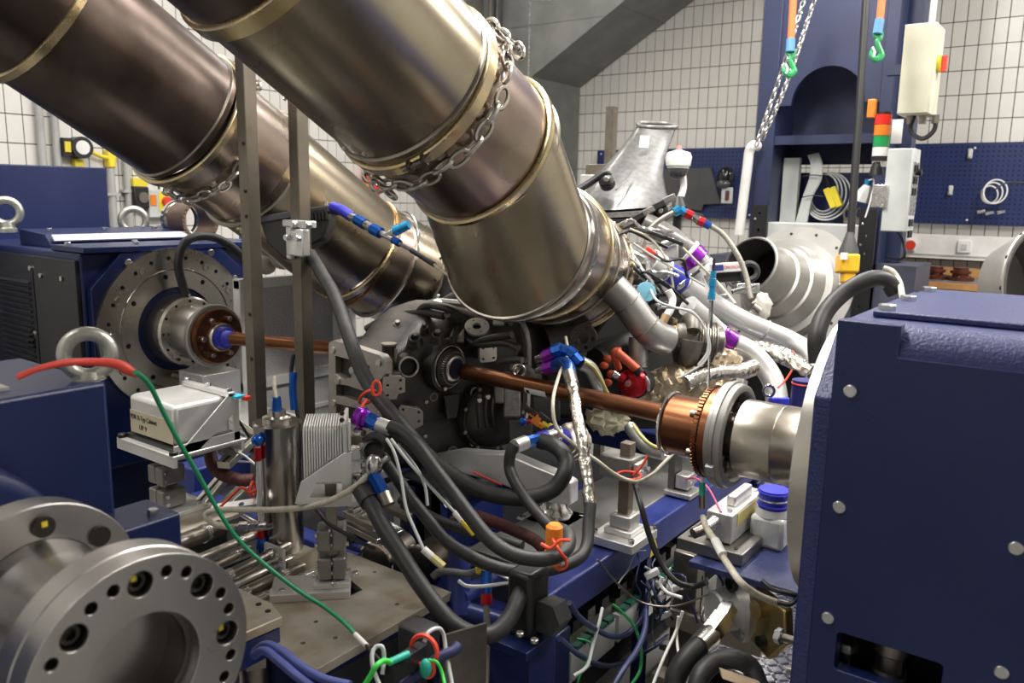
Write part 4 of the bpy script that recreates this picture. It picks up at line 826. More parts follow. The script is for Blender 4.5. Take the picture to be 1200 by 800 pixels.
el = B(); el.tube([P(717, 336, d=2.93), P(735, 355, d=2.93), P(752, 378, d=2.93), P(766, 392, d=2.94), P(782, 399, d=2.97)], .056, 28, 8); el.out('outlet_elbow', mt('elbow_grey', (.36, .355, .34), .42, .75, (.3, .295, .28), 8), tu, sm=70)
for x, y in ((735, 355), (757, 383)): B().torus(P(x, y, d=2.93), (P(x+8, y+9, d=2.935)-P(x-8, y-9, d=2.925)), .056, .0025, 36, 6).out('weld_seam', steeld, tu)
# ---- charge pipes
def pipe(lab, pts, r, extra=None, mat=None):
    t = T('charge_pipe', lab, 'pipe', PL(pts)[-1]); B().tube(PL(pts), r, 28, 8).out('pipe_body', mat or pipealu, t, sm=70); return t
def band(t, x, y, d, dx, dy, dd, r, w_, m, nm='hose_clamp'):
    c = P(x, y, d=d); n = (P(x+dx, y+dy, d=d+dd)-c).normalized(); B().lathe([(-w_/2, r*.98), (-w_/2, r), (-w_/2+.004, r+.004), (w_/2-.004, r+.004), (w_/2, r), (w_/2, r*.98)], c, n, 32, (0, 0)).out(nm, m, t); return c, n
t = pipe('upper silver charge pipe with blue silicone sleeve at its top', [(768, 309, 3.32), (785, 322, 3.36), (812, 340, 3.42), (838, 357, 3.46), (866, 373, 3.48), (897, 387, 3.5), (925, 399, 3.5), (948, 415, 3.45), (958, 445, 3.4)], .043)
band(t, 789, 325, 3.37, 20, 13, .04, .047, .10, sil, 'silicone_sleeve'); band(t, 800, 332, 3.39, 20, 13, .04, .052, .014, zinc); band(t, 778, 317, 3.34, 20, 13, .04, .052, .014, zinc); band(t, 768, 309, 3.32, 20, 13, .04, .047, .06, wht, 'white_sleeve'); band(t, 897, 387, 3.5, 20, 9, 0, .044, .008, pipealu, 'weld_seam')
t = pipe('lower silver charge pipe with a purple clamp in its middle', [(806, 358, 3.12), (822, 372, 3.16), (838, 387, 3.2), (855, 400, 3.2), (877, 411, 3.2), (896, 430, 3.18), (907, 450, 3.15), (911, 474, 3.12)], .042)
c, n = band(t, 851, 398, 3.2, 20, 13, 0, .044, .06, aviol); B().cyl(c+V((.02, -.03, .045)), c+V((.04, -.03, .05)), .006).out('clamp_bolt', chrome, t); band(t, 860, 403, 3.2, 20, 10, 0, .042, .01, chrome)
B().torus(P(901, 458, d=3.05), -fw, .02, .006, 20, 6).out('spring_clip', chrome, t); B().ob(P(912, 470, d=3.1), rt, up, fw, .035, .016, .03).out('blue_end_sleeve', sil, t, bev=.006)
t = pipe('dark carbon air pipe with purple clamp behind the blue sleeve', [(752, 262, 3.6), (772, 272, 3.6), (795, 286, 3.6), (815, 303, 3.6), (830, 325, 3.58), (840, 350, 3.55)], .055, mat=dcarb)
band(t, 813, 302, 3.6, 14, 14, 0, .058, .05, aviol); band(t, 807, 296, 3.6, 14, 12, 0, .057, .02, wht, 'white_sleeve'); band(t, 821, 312, 3.6, 8, 14, 0, .057, .025, wht, 'white_sleeve')
B().tube([P(823, 315, d=3.59), P(831, 328, d=3.58), P(840, 352, d=3.55)], .057, 24).out('silver_section', pipealu, t, sm=70)
# foil-wrapped pipes
def crumple(b, a):
    random.seed(11)
    from mathutils import noise
    b.v = [p+V(noise.noise_vector(p*55))*a for p in b.v]; return b
t = T('heat_wrap', 'crinkled golden heat shield wrap on the exhaust below the turbocharger', 'heat shield', P(800, 460, d=3.0))
b = B(); b.tube([P(745, 463, d=3.0), P(775, 455, d=3.02), P(805, 450, d=3.02), P(835, 452, d=3.05), P(862, 450, d=3.1)], [.04, .075, .085, .075, .05], 28, 12); crumple(b, .014).out('wrap', foilg, t, sm=30)
b = B(); b.tube([P(800, 402, d=3.12), P(815, 425, d=3.08), P(835, 420, d=3.12), P(865, 425, d=3.15)], [.05, .06, .06, .03], 24, 10); crumple(b, .014).out('wrap', foilg, t, sm=30)
b = B(); R = []
pts = spline([P(803, 449, d=2.93), P(818, 441, d=2.95), P(842, 437, d=3.0), P(866, 436, d=3.05), P(884, 430, d=3.1)], 14)
b.tube(pts, [.03+.0025*(i % 2) for i in range(len(pts))], 18, smooth=False); b.out('ribbed_sleeve', foil, t, sm=80)
t2 = crumple(B().tube([P(868, 404, d=3.3), P(895, 409, d=3.28), P(925, 420, d=3.2), P(952, 437, d=3.1)], [.02, .03, .032, .026], 18, 10), .010).out('foil_pipe', foil, None, 'silver foil wrapped pipe running to the right behind the dynamometer', 'pipe', sm=30)
b = B(); b.sph(P(712, 492, d=2.95), .07, (1.1, 1, .62), 24, 16); crumple(b, .028).out('rag', cloth, None, 'pale crumpled cloth tucked behind the clamp post', 'cloth', sm=40)
b = B(); b.sph(P(893, 360, d=4.38), .062, (.7, .8, 1.3), 20, 12); crumple(b, .02).out('insulation_wad', mt('pale_wool', (.75, .7, .63), .9), None, 'white wadding stuffed beside the spun metal cone', 'insulation', sm=60)
# red wastegate
t = T('wastegate', 'red anodised round actuator with orange hose near the bronze shaft', 'actuator', P(739, 448, d=2.9)); n = V((.05, -.93, .12)).normalized(); c = P(739, 449, d=2.86)
B().lathe([(-.04, .046), (-.03, .05), (-.022, .044), (-.014, .05), (-.006, .044), (.002, .049), (.01, .04), (.012, .02), (.018, .018), (.02, .01)], c, n, 40).out('actuator_body', ared, t); B().lathe([(0, .012), (.008, .011), (.009, .005)], c+n*.018, n, 16).out('centre_cap', mt('dull_pink', (.5, .25, .25), .4, .5), t)
B().cyl(c-n*.04, c-n*.1, .055, .05, 24).out('housing', cast2, t)
B().tube([P(757, 441, d=2.84), P(760, 448, d=2.83), P(760, 458, d=2.83)], .006).out('clamp_strip', zinc, t)
B().tube([P(722, 412, d=2.85), P(733, 421, d=2.85), P(748, 434, d=2.84)], .016, 14).out('orange_hose', orub, t); B().cyl(P(746, 432, d=2.84), P(750, 437, d=2.84), .018).out('hose_end', blk, t); B().tube([P(728, 411, d=2.87), P(720, 412, d=2.87), P(721, 420, d=2.88), P(725, 432, d=2.9)], .013, 12).out('orange_elbow', orub, t)
for x, y in ((712, 420), (708, 428), (716, 438), (712, 448)): B().sph(P(x, y, d=2.95), .014, (1.3, 1, 1), 10, 8).out('orange_cap', orub, t)
B().cyl(P(718, 437, d=2.86), P(728, 443, d=2.86), .014).out('union', chrome, t); B().cyl(P(726, 440, d=2.85), P(732, 444, d=2.85), .016, None, 8).out('union_nut', ared, t)
# ---- air box
ab = T('air_box', 'grey carbon air intake scoop rising above the engine', 'air intake', P(731, 250, d=3.75))
R = []
for x, y, d, a, bb, tx, ty in ((731, 236, 3.75, 52, .15, 1, .07), (732, 225, 3.78, 47, .15, 1, .08), (737, 206, 3.85, 39, .14, 1, .1), (746, 188, 3.92, 32, .12, 1, .1), (757, 170, 4.0, 27, .10, 1, .08), (765, 157, 4.05, 24, .085, 1, .02), (770, 147, 4.08, 22, .08, 1, -.03)):
    c = P(x, y, d=d); uu = (rt*tx+up*ty).normalized(); vv = (fw*.85+up*.35).normalized(); o_ = []
    for i in range(32):
        q = 2*PI*i/32; cs, sn_ = math.cos(q), math.sin(q); e = 2/2.8; o_.append(c+uu*(math.copysign(abs(cs)**e, cs)*a*d/FPX)+vv*(math.copysign(abs(sn_)**e, sn_)*bb))
    R.append(o_)
b = B(); b.loft(R, (1, 0)); b.out('scoop', carbon, ab, sm=60)
b = B(); b.tube(R[-1]+[R[-1][0]], .012, 8, smooth=False, cap=(0, 0)); b.out('mouth_rim', dcarb, ab, sm=80)
cc = sum(R[-1], V((0, 0, 0)))/32; b = B(); b.loft([[p+V((0, 0, -.012)) for p in R[-1]]], (1, 0)); b.out('mouth_inside', black, ab)
for k, (s_, m) in enumerate(((1.06, dcarb), (1.12, blk), (1.05, dcarb))):
    c0 = sum(R[0], V((0, 0, 0)))/32; dn = -up*(.012+.028*k)+fw*.0
    b = B(); b.loft([[c0+(p-c0)*s_+dn for p in R[0]], [c0+(p-c0)*s_+dn-up*.02 for p in R[0]]]); b.out('base_flange', m, ab)
a_ = P(755, 166, d=3.86); B().ob(a_, (rt-up*.05).normalized(), (up+rt*.1).normalized(), -fw, .022, .028, .002).out('white_sticker', label_w, ab)
B().lathe([(0, .035), (.03, .034), (.04, .02)], P(712, 216, d=3.63), (V((.2, -.8, .5))), 20).out('sensor_body', blk, ab); B().ob(P(709, 214, d=3.6), rt, up, fw, .02, .012, .02).out('sensor_plug', blk, ab); bolts(ab, [P(710, 210, d=3.57)], -fw, .012, .01, steel, 10)
B().tube([P(665, 230, d=3.6), P(690, 215, d=3.62), P(708, 203, d=3.62), P(716, 206, d=3.62)], .016, 10).out('breather', blk, ab)
B().tube([P(722, 222, d=3.6), P(732, 212, d=3.64), P(740, 200, d=3.7)], .004, 6).out('mould_line', carbon, ab)
B().lathe([(0, .03), (.02, .03), (.025, .02)], P(774, 247, d=3.62), -fw, 20).out('black_knob', blk, ab); bolts(ab, [P(774, 247, d=3.59)], -fw, .012, .008, steel, 6)
for k in range(5): B().ob(P(735+12*k, 262-7*k, d=3.6), (rt+up*.5).normalized(), (up-rt*.5).normalized(), fw, .03, .014, .03).out('base_bracket', blk if k % 2 else dcarb, ab, bev=.004)
# thick black breather hoses behind the duct end
hose('breather_pipe', [(515, 362, 3.35), (530, 352, 3.3), (552, 343, 3.25), (575, 342, 3.2)], .03, rub, 'thick black hose between the two duct ends', seg=16)
hose('breather_pipe', [(540, 300, 3.5), (533, 320, 3.5), (528, 345, 3.5), (524, 362, 3.5)], .045, blk, 'black upright hose behind the far duct outlet', seg=16)
# slim post behind the engine
p0, p1 = P(712, 195, d=4.2), P(712, 126, d=4.2); t = T('steel_post', 'slim steel post behind the grey air intake', 'post', (p0.x, p0.y, 0)); B().bx(p0.x-.022, p0.x+.022, p0.y, p0.y+.044, .0, p1.z).out('post_body', steeld, t); B().bx(p0.x-.12, p0.x+.02, p0.y-.02, p0.y, P(700, 192, d=4.2).z-.09, P(700, 192, d=4.2).z).out('bracket', steeld, t, bev=.004); B().bx(p0.x-.10, p0.x-.03, p0.y-.1, p0.y-.02, P(700, 205, d=4.2).z-.09, P(700, 205, d=4.2).z).out('clamp_block', alu, t, bev=.004)
# braided line with coloured unions over the engine
t = T('braided_line', 'braided steel line arching over the engine with red and blue unions', 'hose', P(880, 345, d=3.3))
B().tube(PL([(752, 290, 3.35), (757, 275, 3.35), (768, 262, 3.35), (783, 252, 3.35), (792, 248, 3.35)]), .011, 10).out('braid', mt('braid', (.38, .36, .3), .45, .6, (.2, .19, .17), 200), t)
B().tube(PL([(832, 264, 3.35), (848, 275, 3.33), (864, 298, 3.3), (874, 322, 3.28), (880, 350, 3.25)]), .011, 10).out('braid', MATS['braid'], t)
pp = PL([(790, 249, 3.35), (797, 245, 3.35), (803, 249, 3.35), (811, 253, 3.35), (818, 258, 3.35), (825, 261, 3.35), (832, 265, 3.35)])
for i, m in enumerate((tblue, tblue, ared, chrome, ared, ablue)): B().cyl(pp[i], pp[i+1], .019-.003*(i % 2), None, 8).out('union', m, t)
# control unit with lettering
t = T('control_module', 'white module with red lettering behind the charge pipes', 'module', P(850, 318, d=3.45)); cu_ = P(852, 313.5, d=3.42); uu = (rt+up*.06).normalized(); vv = (up-rt*.06).normalized()
mc_ = B().ob(cu_, uu, vv, fw, .07, .02, .02).out('module_case', wht, t, bev=.003); B().ob(cu_-uu*.045-fw*.0205, uu, vv, fw, .024, .012, .001).out('blue_field', mt('label_blue', (.03, .05, .25), .4), mc_)
txt('BOSCH', .0165, mt('label_red', (.6, .06, .08), .4), mc_, cu_-fw*.021-uu*.004-vv*.006, uu, vv)
B().torus(cu_-fw*.021-uu*.012, fw, .006, .0012, 16, 5).out('round_mark', MATS['label_red'], mc_)
B().ob(P(855, 324, d=3.44), uu, vv, fw, .06, .022, .02).out('case', blk, t, bev=.004); B().torus(P(878, 318, d=3.42), fw, .034, .013, 20, 8).out('cable_loop', rub, t)
t = T('quick_coupling', 'turquoise quick coupling on a thin upright line before the charge pipe', 'coupling', P(833, 355, d=3.0))
for y0, y1, r in ((318, 326, .011), (327, 335, .014), (335, 343, .011), (343, 351, .014)): B().cyl(P(836-(y0-320)*.08, y0, d=3.0), P(836-(y1-320)*.08, y1, d=3.0), r, None, 10).out('coupling_ring', tblue, t)
for k, dx in enumerate((0, 3)): B().tube([P(832+dx, 352, d=3.0), P(831+dx*.6, 400, d=2.95), P(829, 470, d=2.85)], .0035, 6).out('line', blk if k else zinc, t)
B().cyl(P(837, 303, d=3.0), P(836, 318, d=3.0), .005).out('top_pin', blk, t)
# spare fitting bodies between pipes
t = T('valve_block', 'small silver valve block beside the white wadding', 'valve', P(880, 348, d=3.6))
B().ob(P(875, 338, d=3.6), rt, up, fw, .05, .022, .03).out('valve_body', zinc, t, bev=.006); B().cyl(P(880, 360, d=3.5), P(888, 366, d=3.5), .028, None, 16).out('valve_cap', steeld, t); B().cyl(P(858, 342, d=3.55), P(884, 335, d=3.55), .012).out('valve_stem', chrome, t)
t = T('sensor_tube', 'white tube with tan boot running down to the turbocharger', 'hose', P(775, 385, d=2.95)); B().tube(PL([(783, 340, 3.0), (788, 350, 3.0), (786, 362, 2.98), (781, 370, 2.97)]), .014, 12).out('white_tube', wht, t); B().cyl(P(781, 369, d=2.97), P(775, 382, d=2.96), .016, .014, 12).out('tan_boot', mt('tan', (.42, .28, .16), .5), t); B().cyl(P(775, 382, d=2.96), P(772, 387, d=2.96), .012, None, 6).out('nut', chrome, t)
t = T('line_bundle', 'pale thin lines looping around the turbocharger', 'cable', P(820, 430, d=2.9))
for pts in ([(745, 318), (760, 335), (770, 352), (790, 360), (812, 366), (826, 385), (832, 408), (824, 425), (808, 436), (795, 443)], [(775, 360), (800, 362), (818, 372), (828, 392), (829, 412), (818, 428)], [(735, 300), (750, 312), (765, 332), (768, 350)], [(738, 268), (760, 278), (776, 296), (786, 320), (790, 345)], [(800, 290), (822, 312), (845, 335), (862, 356)], [(742, 285), (765, 300), (800, 320), (826, 335)]): B().tube([P(x, y, d=2.92 if y > 350 else 3.1) for x, y in pts], .0045, 8).out('line', random.choice((ltg, beige, zinc, ltg)), t)

# ================= spun metal cones behind the engine
cn = V((-.2, -.85, .38)).normalized()
def cone(lab, c, n, prof, holes_r, k, rim=None):
    t = T('duct_cone', lab, 'cone', c); b = B(); b.lathe(prof, c, n, 72, (0, 0)); b.out('cone_body', conem, t, sm=25)
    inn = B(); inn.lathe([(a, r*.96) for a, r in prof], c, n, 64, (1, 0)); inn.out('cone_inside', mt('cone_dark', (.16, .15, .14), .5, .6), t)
    bolts(t, circ_pts(c+n*.004, n, holes_r, k), n, .009, .004, black, 8, 'rim_hole'); return t
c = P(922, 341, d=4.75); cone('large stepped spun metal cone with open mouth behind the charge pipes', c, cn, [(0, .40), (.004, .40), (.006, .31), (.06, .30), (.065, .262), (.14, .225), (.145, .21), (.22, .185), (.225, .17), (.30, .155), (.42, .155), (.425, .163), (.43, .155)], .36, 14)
c = P(1215, 335, d=2.95); n2 = V((.86, -.45, .1)).normalized(); cone('dark spun metal cone at the right edge behind the dynamometer', c, n2, [(-.14, .10), (-.13, .14), (-.02, .20), (0, .205), (.004, .215), (.012, .215), (.012, .2)], .21, 12)
B().bx(c.x-.2, c.x+.25, c.y-.0, c.y+.5, .02, c.z-.22).out('cone_trolley', darkp, None, 'dark trolley under the spun metal cone at right', 'trolley', bev=.01)
# stand for the large cone
c = P(922, 360, d=4.75); B().bx(c.x-.22, c.x+.22, c.y+.02, c.y+.34, .02, .80).out('cone_stand', darkp, None, 'dark cabinet standing behind the large metal cone', 'cabinet', bev=.01)
# ================= steel posts and what hangs on them
def post(lab, x, y, Z, w_, zt):
    c = P(x, y, Z=Z); t = T('steel_post', lab, 'post', (c.x, c.y, .60)); B().bx(c.x-w_/2, c.x+w_/2, c.y-w_/2, c.y+w_/2, .60, zt).out('post_tube', mt('post_steel', (.23, .205, .17), .4, .85, (.16, .14, .11), 5), t, bev=.003); return t, c
t, c1 = post('tall square steel post in front of the far duct, left of two', 305, 562, .62, .046, 2.35)
bolts(t, [V((c1.x+.01, c1.y-.024, z)) for z in (1.05, 1.2, 1.52, 1.6, 1.75)], -Y_, .006, .003, black, 8, 'drill_hole')
c2 = P(358, 470, Y=1.93); t = T('steel_post', 'square steel post with aluminium clamp, right of two before the far duct', 'post', (c2.x, c2.y, .6)); B().bx(c2.x-.025, c2.x+.025, c2.y-.025, c2.y+.025, .60, 2.2).out('post_tube', MATS['post_steel'], t, bev=.003)
k = P(352, 285, Y=c2.y-.04); B().bx(k.x-.05, k.x+.035, c2.y-.06, c2.y-.025, k.z-.045, k.z+.05).out('clamp_block', alu, t, bev=.006); B().bx(k.x-.085, k.x+.075, c2.y-.05, c2.y-.028, k.z+.055, k.z+.08).out('clamp_bar', alu, t, bev=.004); B().bx(k.x-.075, k.x-.045, c2.y-.045, c2.y-.028, k.z-.06, k.z+.06).out('side_arm', alu, t, bev=.006)
bolts(t, [V((k.x+d_, c2.y-.06, k.z+e)) for d_, e in ((-.035, .02), (.02, .02))], -Y_, .012, .018, zinc, 10); bolts(t, [V((k.x+.06, c2.y-.05, k.z+.067)), V((k.x-.01, c2.y-.05, k.z+.067))], -Y_, .014, .02, zinc, 10)
t = T('cable_on_post', 'black cable with blue plug tied to the right steel post', 'cable', P(343, 470, d=2.95)); B().tube(PL([(344, 415, 2.95), (341, 440, 2.95), (345, 462, 2.93), (352, 510, 2.9), (358, 570, 2.85)]), .007, 8).out('cable', blk, t); B().tube(PL([(344, 436, 2.92), (343, 455, 2.92), (345, 480, 2.92)]), .014, 10).out('blue_plug', ablue, t)
# black plastic box behind the posts
t = T('electronics_box', 'black finned plastic box behind the clamp of the right steel post', 'box', P(350, 275, d=3.2)); uu = (rt*.98+up*.12-fw*.2).normalized(); vv = (up-uu*up.dot(uu)).normalized(); nn = uu.cross(vv); c = P(352, 268, d=3.12)
B().prism([(-.145, .05), (.14, .05), (.14, .01), (.10, -.06), (-.06, -.115), (-.125, -.04)], c-nn*.03, uu, vv, .07).out('box_body', mt('box_black', (.014, .014, .015), .5), t, bev=.008)
B().ob(c+vv*.05, uu, nn, vv, .155, .045, .014).out('lid', mt('box_lid', (.05, .05, .052), .45), t, bev=.005)
for i in range(9): B().ob(c+uu*(.02+.014*i)+vv*.03+nn*.042, uu, vv, nn, .004, .02, .008).out('fin', MATS['box_black'], t)
B().cyl(P(334, 248, d=3.15), P(334, 238, d=3.15), .018).out('cable_gland', blk, t); B().cyl(P(382, 245, d=3.12), P(382, 236, d=3.12), .008).out('lid_screw', chrome, t)
# blue line and probe
t = T('probe_line', 'blue hose with fittings ending in a thin steel probe before the far duct', 'hose', P(460, 275, d=2.75))
B().tube(PL([(390, 242, 3.0), (400, 246, 2.97), (412, 254, 2.95)]), .019, 12).out('blue_hose', mt('deep_blue_hose', (.03, .03, .42), .35), t)
pp = PL([(410, 253, 2.95), (418, 257, 2.93), (428, 263, 2.9), (436, 268, 2.88), (446, 273, 2.86)])
for i, (m, r) in enumerate(((zinc, .016), (ablue, .021), (zinc, .017), (ablue, .021))): B().cyl(pp[i], pp[i+1], r, None, 8).out('fitting', m, t)
B().tube(PL([(446, 273, 2.86), (454, 277, 2.84), (464, 282, 2.82)]), .011, 10).out('tee', zinc, t); B().cyl(P(454, 276, d=2.84), P(463, 270, d=2.82), .011).out('tee_branch', zinc, t); B().cyl(P(462, 271, d=2.82), P(479, 263, d=2.8), .018, .016, 10).out('turquoise_plug', tblue, t)
B().cyl(P(461, 281, d=2.82), P(468, 285, d=2.8), .014, None, 8).out('blue_nut', ablue, t); B().tube(PL([(467, 285, 2.8), (482, 293, 2.75)]), .007).out('stem', zinc, t); B().cyl(P(482, 293, d=2.75), P(509, 310, d=2.7), .009).out('black_sleeve', blk, t); B().tube(PL([(508, 309, 2.7), (525, 322, 2.66), (545, 331, 2.62), (566, 337, 2.6)]), .005).out('probe', beige, t)
# guard panel, left background
a = P(308, 326, X=-3.0); b = P(402, 470, X=-3.0)
t = T('guard_panel', 'perforated grey guard panel with pale frame behind the left drive shaft', 'guard panel', (-3.0, (a.y+b.y)/2, 0)); zt_, y0, y1 = 1.205, 2.15, 2.76
B().bx(-3.03, -3.02, y0, y1, .76, zt_).out('perforated_sheet', mt('perf_sheet', (.6, .6, .58), .5, .1, (.42, .42, .41), 150), t)
for z in (.755, zt_): B().bx(-3.035, -2.99, y0-.03, y1+.03, z-.02, z+.025).out('rail', mt('pale_frame', (.8, .8, .77), .45, 0), t, bev=.003)
for y in (y0-.03, y1-.02, y1-.10): B().bx(-3.04, -2.992, y, y+.045, .02, zt_+.02).out('upright', MATS['pale_frame'], t, bev=.003)
B().bx(-3.03, -3.015, y0, y1, .08, .735).out('sheet', mt('lower_grey', (.62, .62, .6), .5), t)
B().bx(-3.02, -3.008, y0, y1, .58, .60).out('sheet_fold', MATS['pale_frame'], t)
for k, (x, y, r) in enumerate(((318, 290, 14), (332, 300, 16), (312, 310, 12))):
    c = P(x, y, d=3.9); B().lathe([(-.03, r*.004), (.02, r*.004), (.025, r*.0025)], c, (.8, -.6, .1), 24).out('spare_ring', steeld, None, 'round steel ring part behind the left steel post, '+('upper left', 'right', 'lower')[k]+' one', 'ring')
# wall fittings at left
def lw(x, y): return P(x, y, X=RX0+.02)
t = T('junction_box', 'black round wall box with white face and yellow bracket high on the left wall', 'wall box', lw(90, 178)); c = P(92, 173, X=RX0+.06)
B().cyl(c-X_*.04, c+X_*.06, .075, None, 24).out('box_body', blk, t); B().cyl(c+X_*.06, c+X_*.066, .048, None, 24).out('white_face', wht, t); B().ob(c+V((0, -.09, 0)), X_, Y_, Z_, .04, .03, .06).out('side_box', blk, t); B().ob(c+V((.04, -.095, 0)), X_, Y_, Z_, .01, .02, .035).out('yellow_label', yel, t); B().bx(RX0, RX0+.06, c.y-.03, c.y+.03, c.z-.13, c.z-.08).out('yellow_foot', yel, t); B().tube([c+V((0, .07, -.02)), c+V((0, .2, -.06)), c+V((0, .3, -.04))], .015).out('yellow_pipe', yel, t)
for i, (x, y0, y1, yl, l) in enumerate(((43, 118, 200, 0, 'vertical grey conduit near the left edge of the tiled wall'), (61, 125, 200, 0, 'vertical grey conduit second from the left on the tiled wall'), (127, 185, 280, 1, 'vertical grey conduit with yellow brackets right of the black wall box'), (146, 182, 260, 0, 'vertical grey conduit just right of the yellow bracketed one'))):
    a = lw(x, y0); t = T('conduit', l, 'conduit', (a.x, a.y, .6)); zt_ = a.z if i > 1 else 3.6; B().cyl((RX0+.04, a.y, .6), (RX0+.04, a.y, zt_), .026, None, 12).out('conduit_tube', mt('conduit_grey', (.42, .42, .41), .45), t)
    for dz in (.25, .75, 1.3): B().bx(RX0+.0, RX0+.07, a.y-.05, a.y+.05, zt_-dz-.02, zt_-dz).out('saddle', MATS['conduit_grey'], t)
    if yl: B().bx(RX0, RX0+.075, a.y-.028, a.y+.028, zt_-.07, zt_+.06).out('yellow_bracket', yel, t, bev=.01); B().prism([(-.06, -.1), (.06, -.1), (.02, .06), (-.02, .06)], (RX0+.09, a.y, a.z-.62), Y_, Z_, .02).out('yellow_support', yel, t)
c = P(162, 228, X=RX0+.05); t = T('valve_switch', 'black switch box with yellow top on the left tiled wall', 'switch', c); B().bx(RX0, RX0+.1, c.y-.06, c.y+.06, c.z-.1, c.z+.06).out('switch_body', blk, t, bev=.01); B().bx(RX0, RX0+.09, c.y-.055, c.y+.055, c.z+.062, c.z+.12).out('yellow_cap', yel, t); B().cyl((RX0+.1, c.y+.01, c.z-.02), (RX0+.112, c.y+.01, c.z-.02), .04, None, 18).out('dial', steeld, t)
c = P(187, 236, X=RX0+.05); t = T('main_switch', 'grey wall switch with red knob on yellow plate at left', 'switch', c); B().bx(RX0, RX0+.09, c.y-.11, c.y+.09, c.z-.12, c.z+.09).out('switch_box', ltg, t, bev=.006); B().bx(RX0+.09, RX0+.094, c.y-.03, c.y+.085, c.z-.07, c.z+.07).out('yellow_plate', yel, t); B().cyl((RX0+.094, c.y+.03, c.z), (RX0+.125, c.y+.03, c.z), .04, .035, 20).out('red_knob', red, t); B().bx(RX0+.09, RX0+.095, c.y-.1, c.y-.05, c.z-.03, c.z+.05).out('notice', orange, t); B().tube([c+V((.0, .0, .09)), c+V((0, .0, .2)), c+V((-.02, -.06, .25))], .008).out('feed_cable', blk, t)
c = lw(435, 218); t = T('fire_extinguisher', 'red fire extinguisher on the wall seen between the two ducts', 'extinguisher', c); cc_ = P(435, 216, X=RX0+.1); B().lathe([(-.22, .07), (-.2, .08), (.1, .08), (.15, .05), (.17, .03)], cc_, Z_, 20).out('cylinder', red, t); B().bx(cc_.x-.03, cc_.x+.03, cc_.y-.04, cc_.y+.03, cc_.z+.17, cc_.z+.22).out('valve', blk, t); B().bx(cc_.x-.045, cc_.x+.045, cc_.y-.083, cc_.y-.08, cc_.z-.1, cc_.z+.0).out('yellow_label', yel, t)
for i, (x, y0) in enumerate(((203, 238), (281, 262))):
    a = P(x, y0, d=5.3); tag(B().bx(a.x-.015, a.x+.02, a.y, a.y+.04, .02, a.z+.05).out('blue_upright', mt('upright_blue', (.03, .12, .4), .4), None), 'blue steel upright by the left wall, '+('left of the brown sleeve' if i == 0 else 'right beside the left steel post'), 'upright')

# ================= clamp stands and coolers on the front table
def stand(t, c, h, w_=.036, plate=.07, blocks=2, m=None, rotc=0):
    m = m or mt('clamp_grey', (.3, .295, .28), .45, .7, (.24, .235, .22), 12, .15, 150); B().bx(c.x-plate, c.x+plate, c.y-plate, c.y+plate, c.z, c.z+.014).out('base_plate', alu, t, bev=.002); bp_ = list(LOC)[-1]; B().bx(c.x-w_*.42, c.x+w_*.42, c.y-w_*.42, c.y+w_*.42, c.z+.014, c.z+h).out('stem', steeld, t, bev=.002)
    for k in range(blocks):
        z = c.z+.014+.075*k
        for s_ in (-1, 1): B().bx(c.x+.0008 if s_ > 0 else c.x-w_*1.05, c.x+w_*1.05 if s_ > 0 else c.x-.0008, c.y-w_, c.y+w_, z+.004, z+.062).out('clamp_half', m, t, bev=.006)
        for dz in (.02, .046): B().cyl((c.x-w_*1.2, c.y-w_*.7, z+dz), (c.x+w_*1.25, c.y-w_*.7, z+dz), .006).out('clamp_screw', zinc, t)
    bolts(bp_, [c+V((sx*plate*.78, sy*plate*.78, .014)) for sx in (-1, 1) for sy in (-1, 1)], Z_, .009, .01, zinc, 10, socket=True)
# labelled junction box on its carrier, left
bz = .62; c = P(197, 586, Z=bz+.01); c.z = .60
t = T('measuring_box', 'cast aluminium box with handwritten tape on a clamp stand at left', 'box', c, None)
B().bx(c.x-.10, c.x+.2, c.y-.10, c.y+.12, .585, .60).out('mount_plate', plate_m, t, bev=.002); B().bx(c.x-.09, c.x+.16, c.y-.09, c.y+.1, .3, .584).out('mount_block', black, t, bev=.003); stand(t, c, .30, .04, .085, 2)
fz = P(180, 492, Y=c.y-.05); tz_ = c.z+.215
x0 = P(152, 490, Y=c.y-.06).x; x1 = P(205, 505, Y=c.y-.06).x; z0 = P(205, 524, Y=c.y-.06).z; z1 = P(205, 477, Y=c.y-.06).z; yb = c.y-.06
B().bx(x0, x1, yb, yb+.19, z0, z1).out('cast_box', alu, t, bev=.014)
tp_ = B().bx(x0+.006, x1-.01, yb-.0012, yb+.0, z0+.006, z0+(z1-z0)*.62); tp_ = tp_.out('tape_label', tape_m, t)
txt('PDR X-Typ Cabinet', .022, ink, tp_, (x0+.009, yb-.0014, z0+(z1-z0)*.40), X_, Z_, 'handwriting', sx=.82); txt('UP 9', .022, ink, tp_, (x0+.055, yb-.0014, z0+(z1-z0)*.16), X_, Z_, 'handwriting')
B().bx(x0-.03, x1+.035, yb-.03, yb+.22, z0-.024, z0-.014).out('carrier_plate', alu, t, bev=.002); B().bx(x0-.01, x1+.01, yb-.01, yb+.2, z0-.014, z0-.001).out('rubber_pad', blk, t)
for yy in (yb-.03, yb+.2): B().bx(x0-.03, x1+.035, yy, yy+.012, z0-.05, z0-.024).out('carrier_lip', alu, t)
B().bx(x1+.02, x1+.03, yb-.02, yb+.2, z0-.02, z0+.012).out('side_plate', alu, t)
holed('side_bracket', alu, t, [(yb-.03, z0-.03), (yb+.2, z0-.03), (yb+.2, z1+.005), (yb+.17, z1+.012)], [[(yb+.06, z0-.012), (yb+.18, z0-.012), (yb+.18, z0+.07)]], .006, (x1+.024, 0, 0), Y_, Z_)
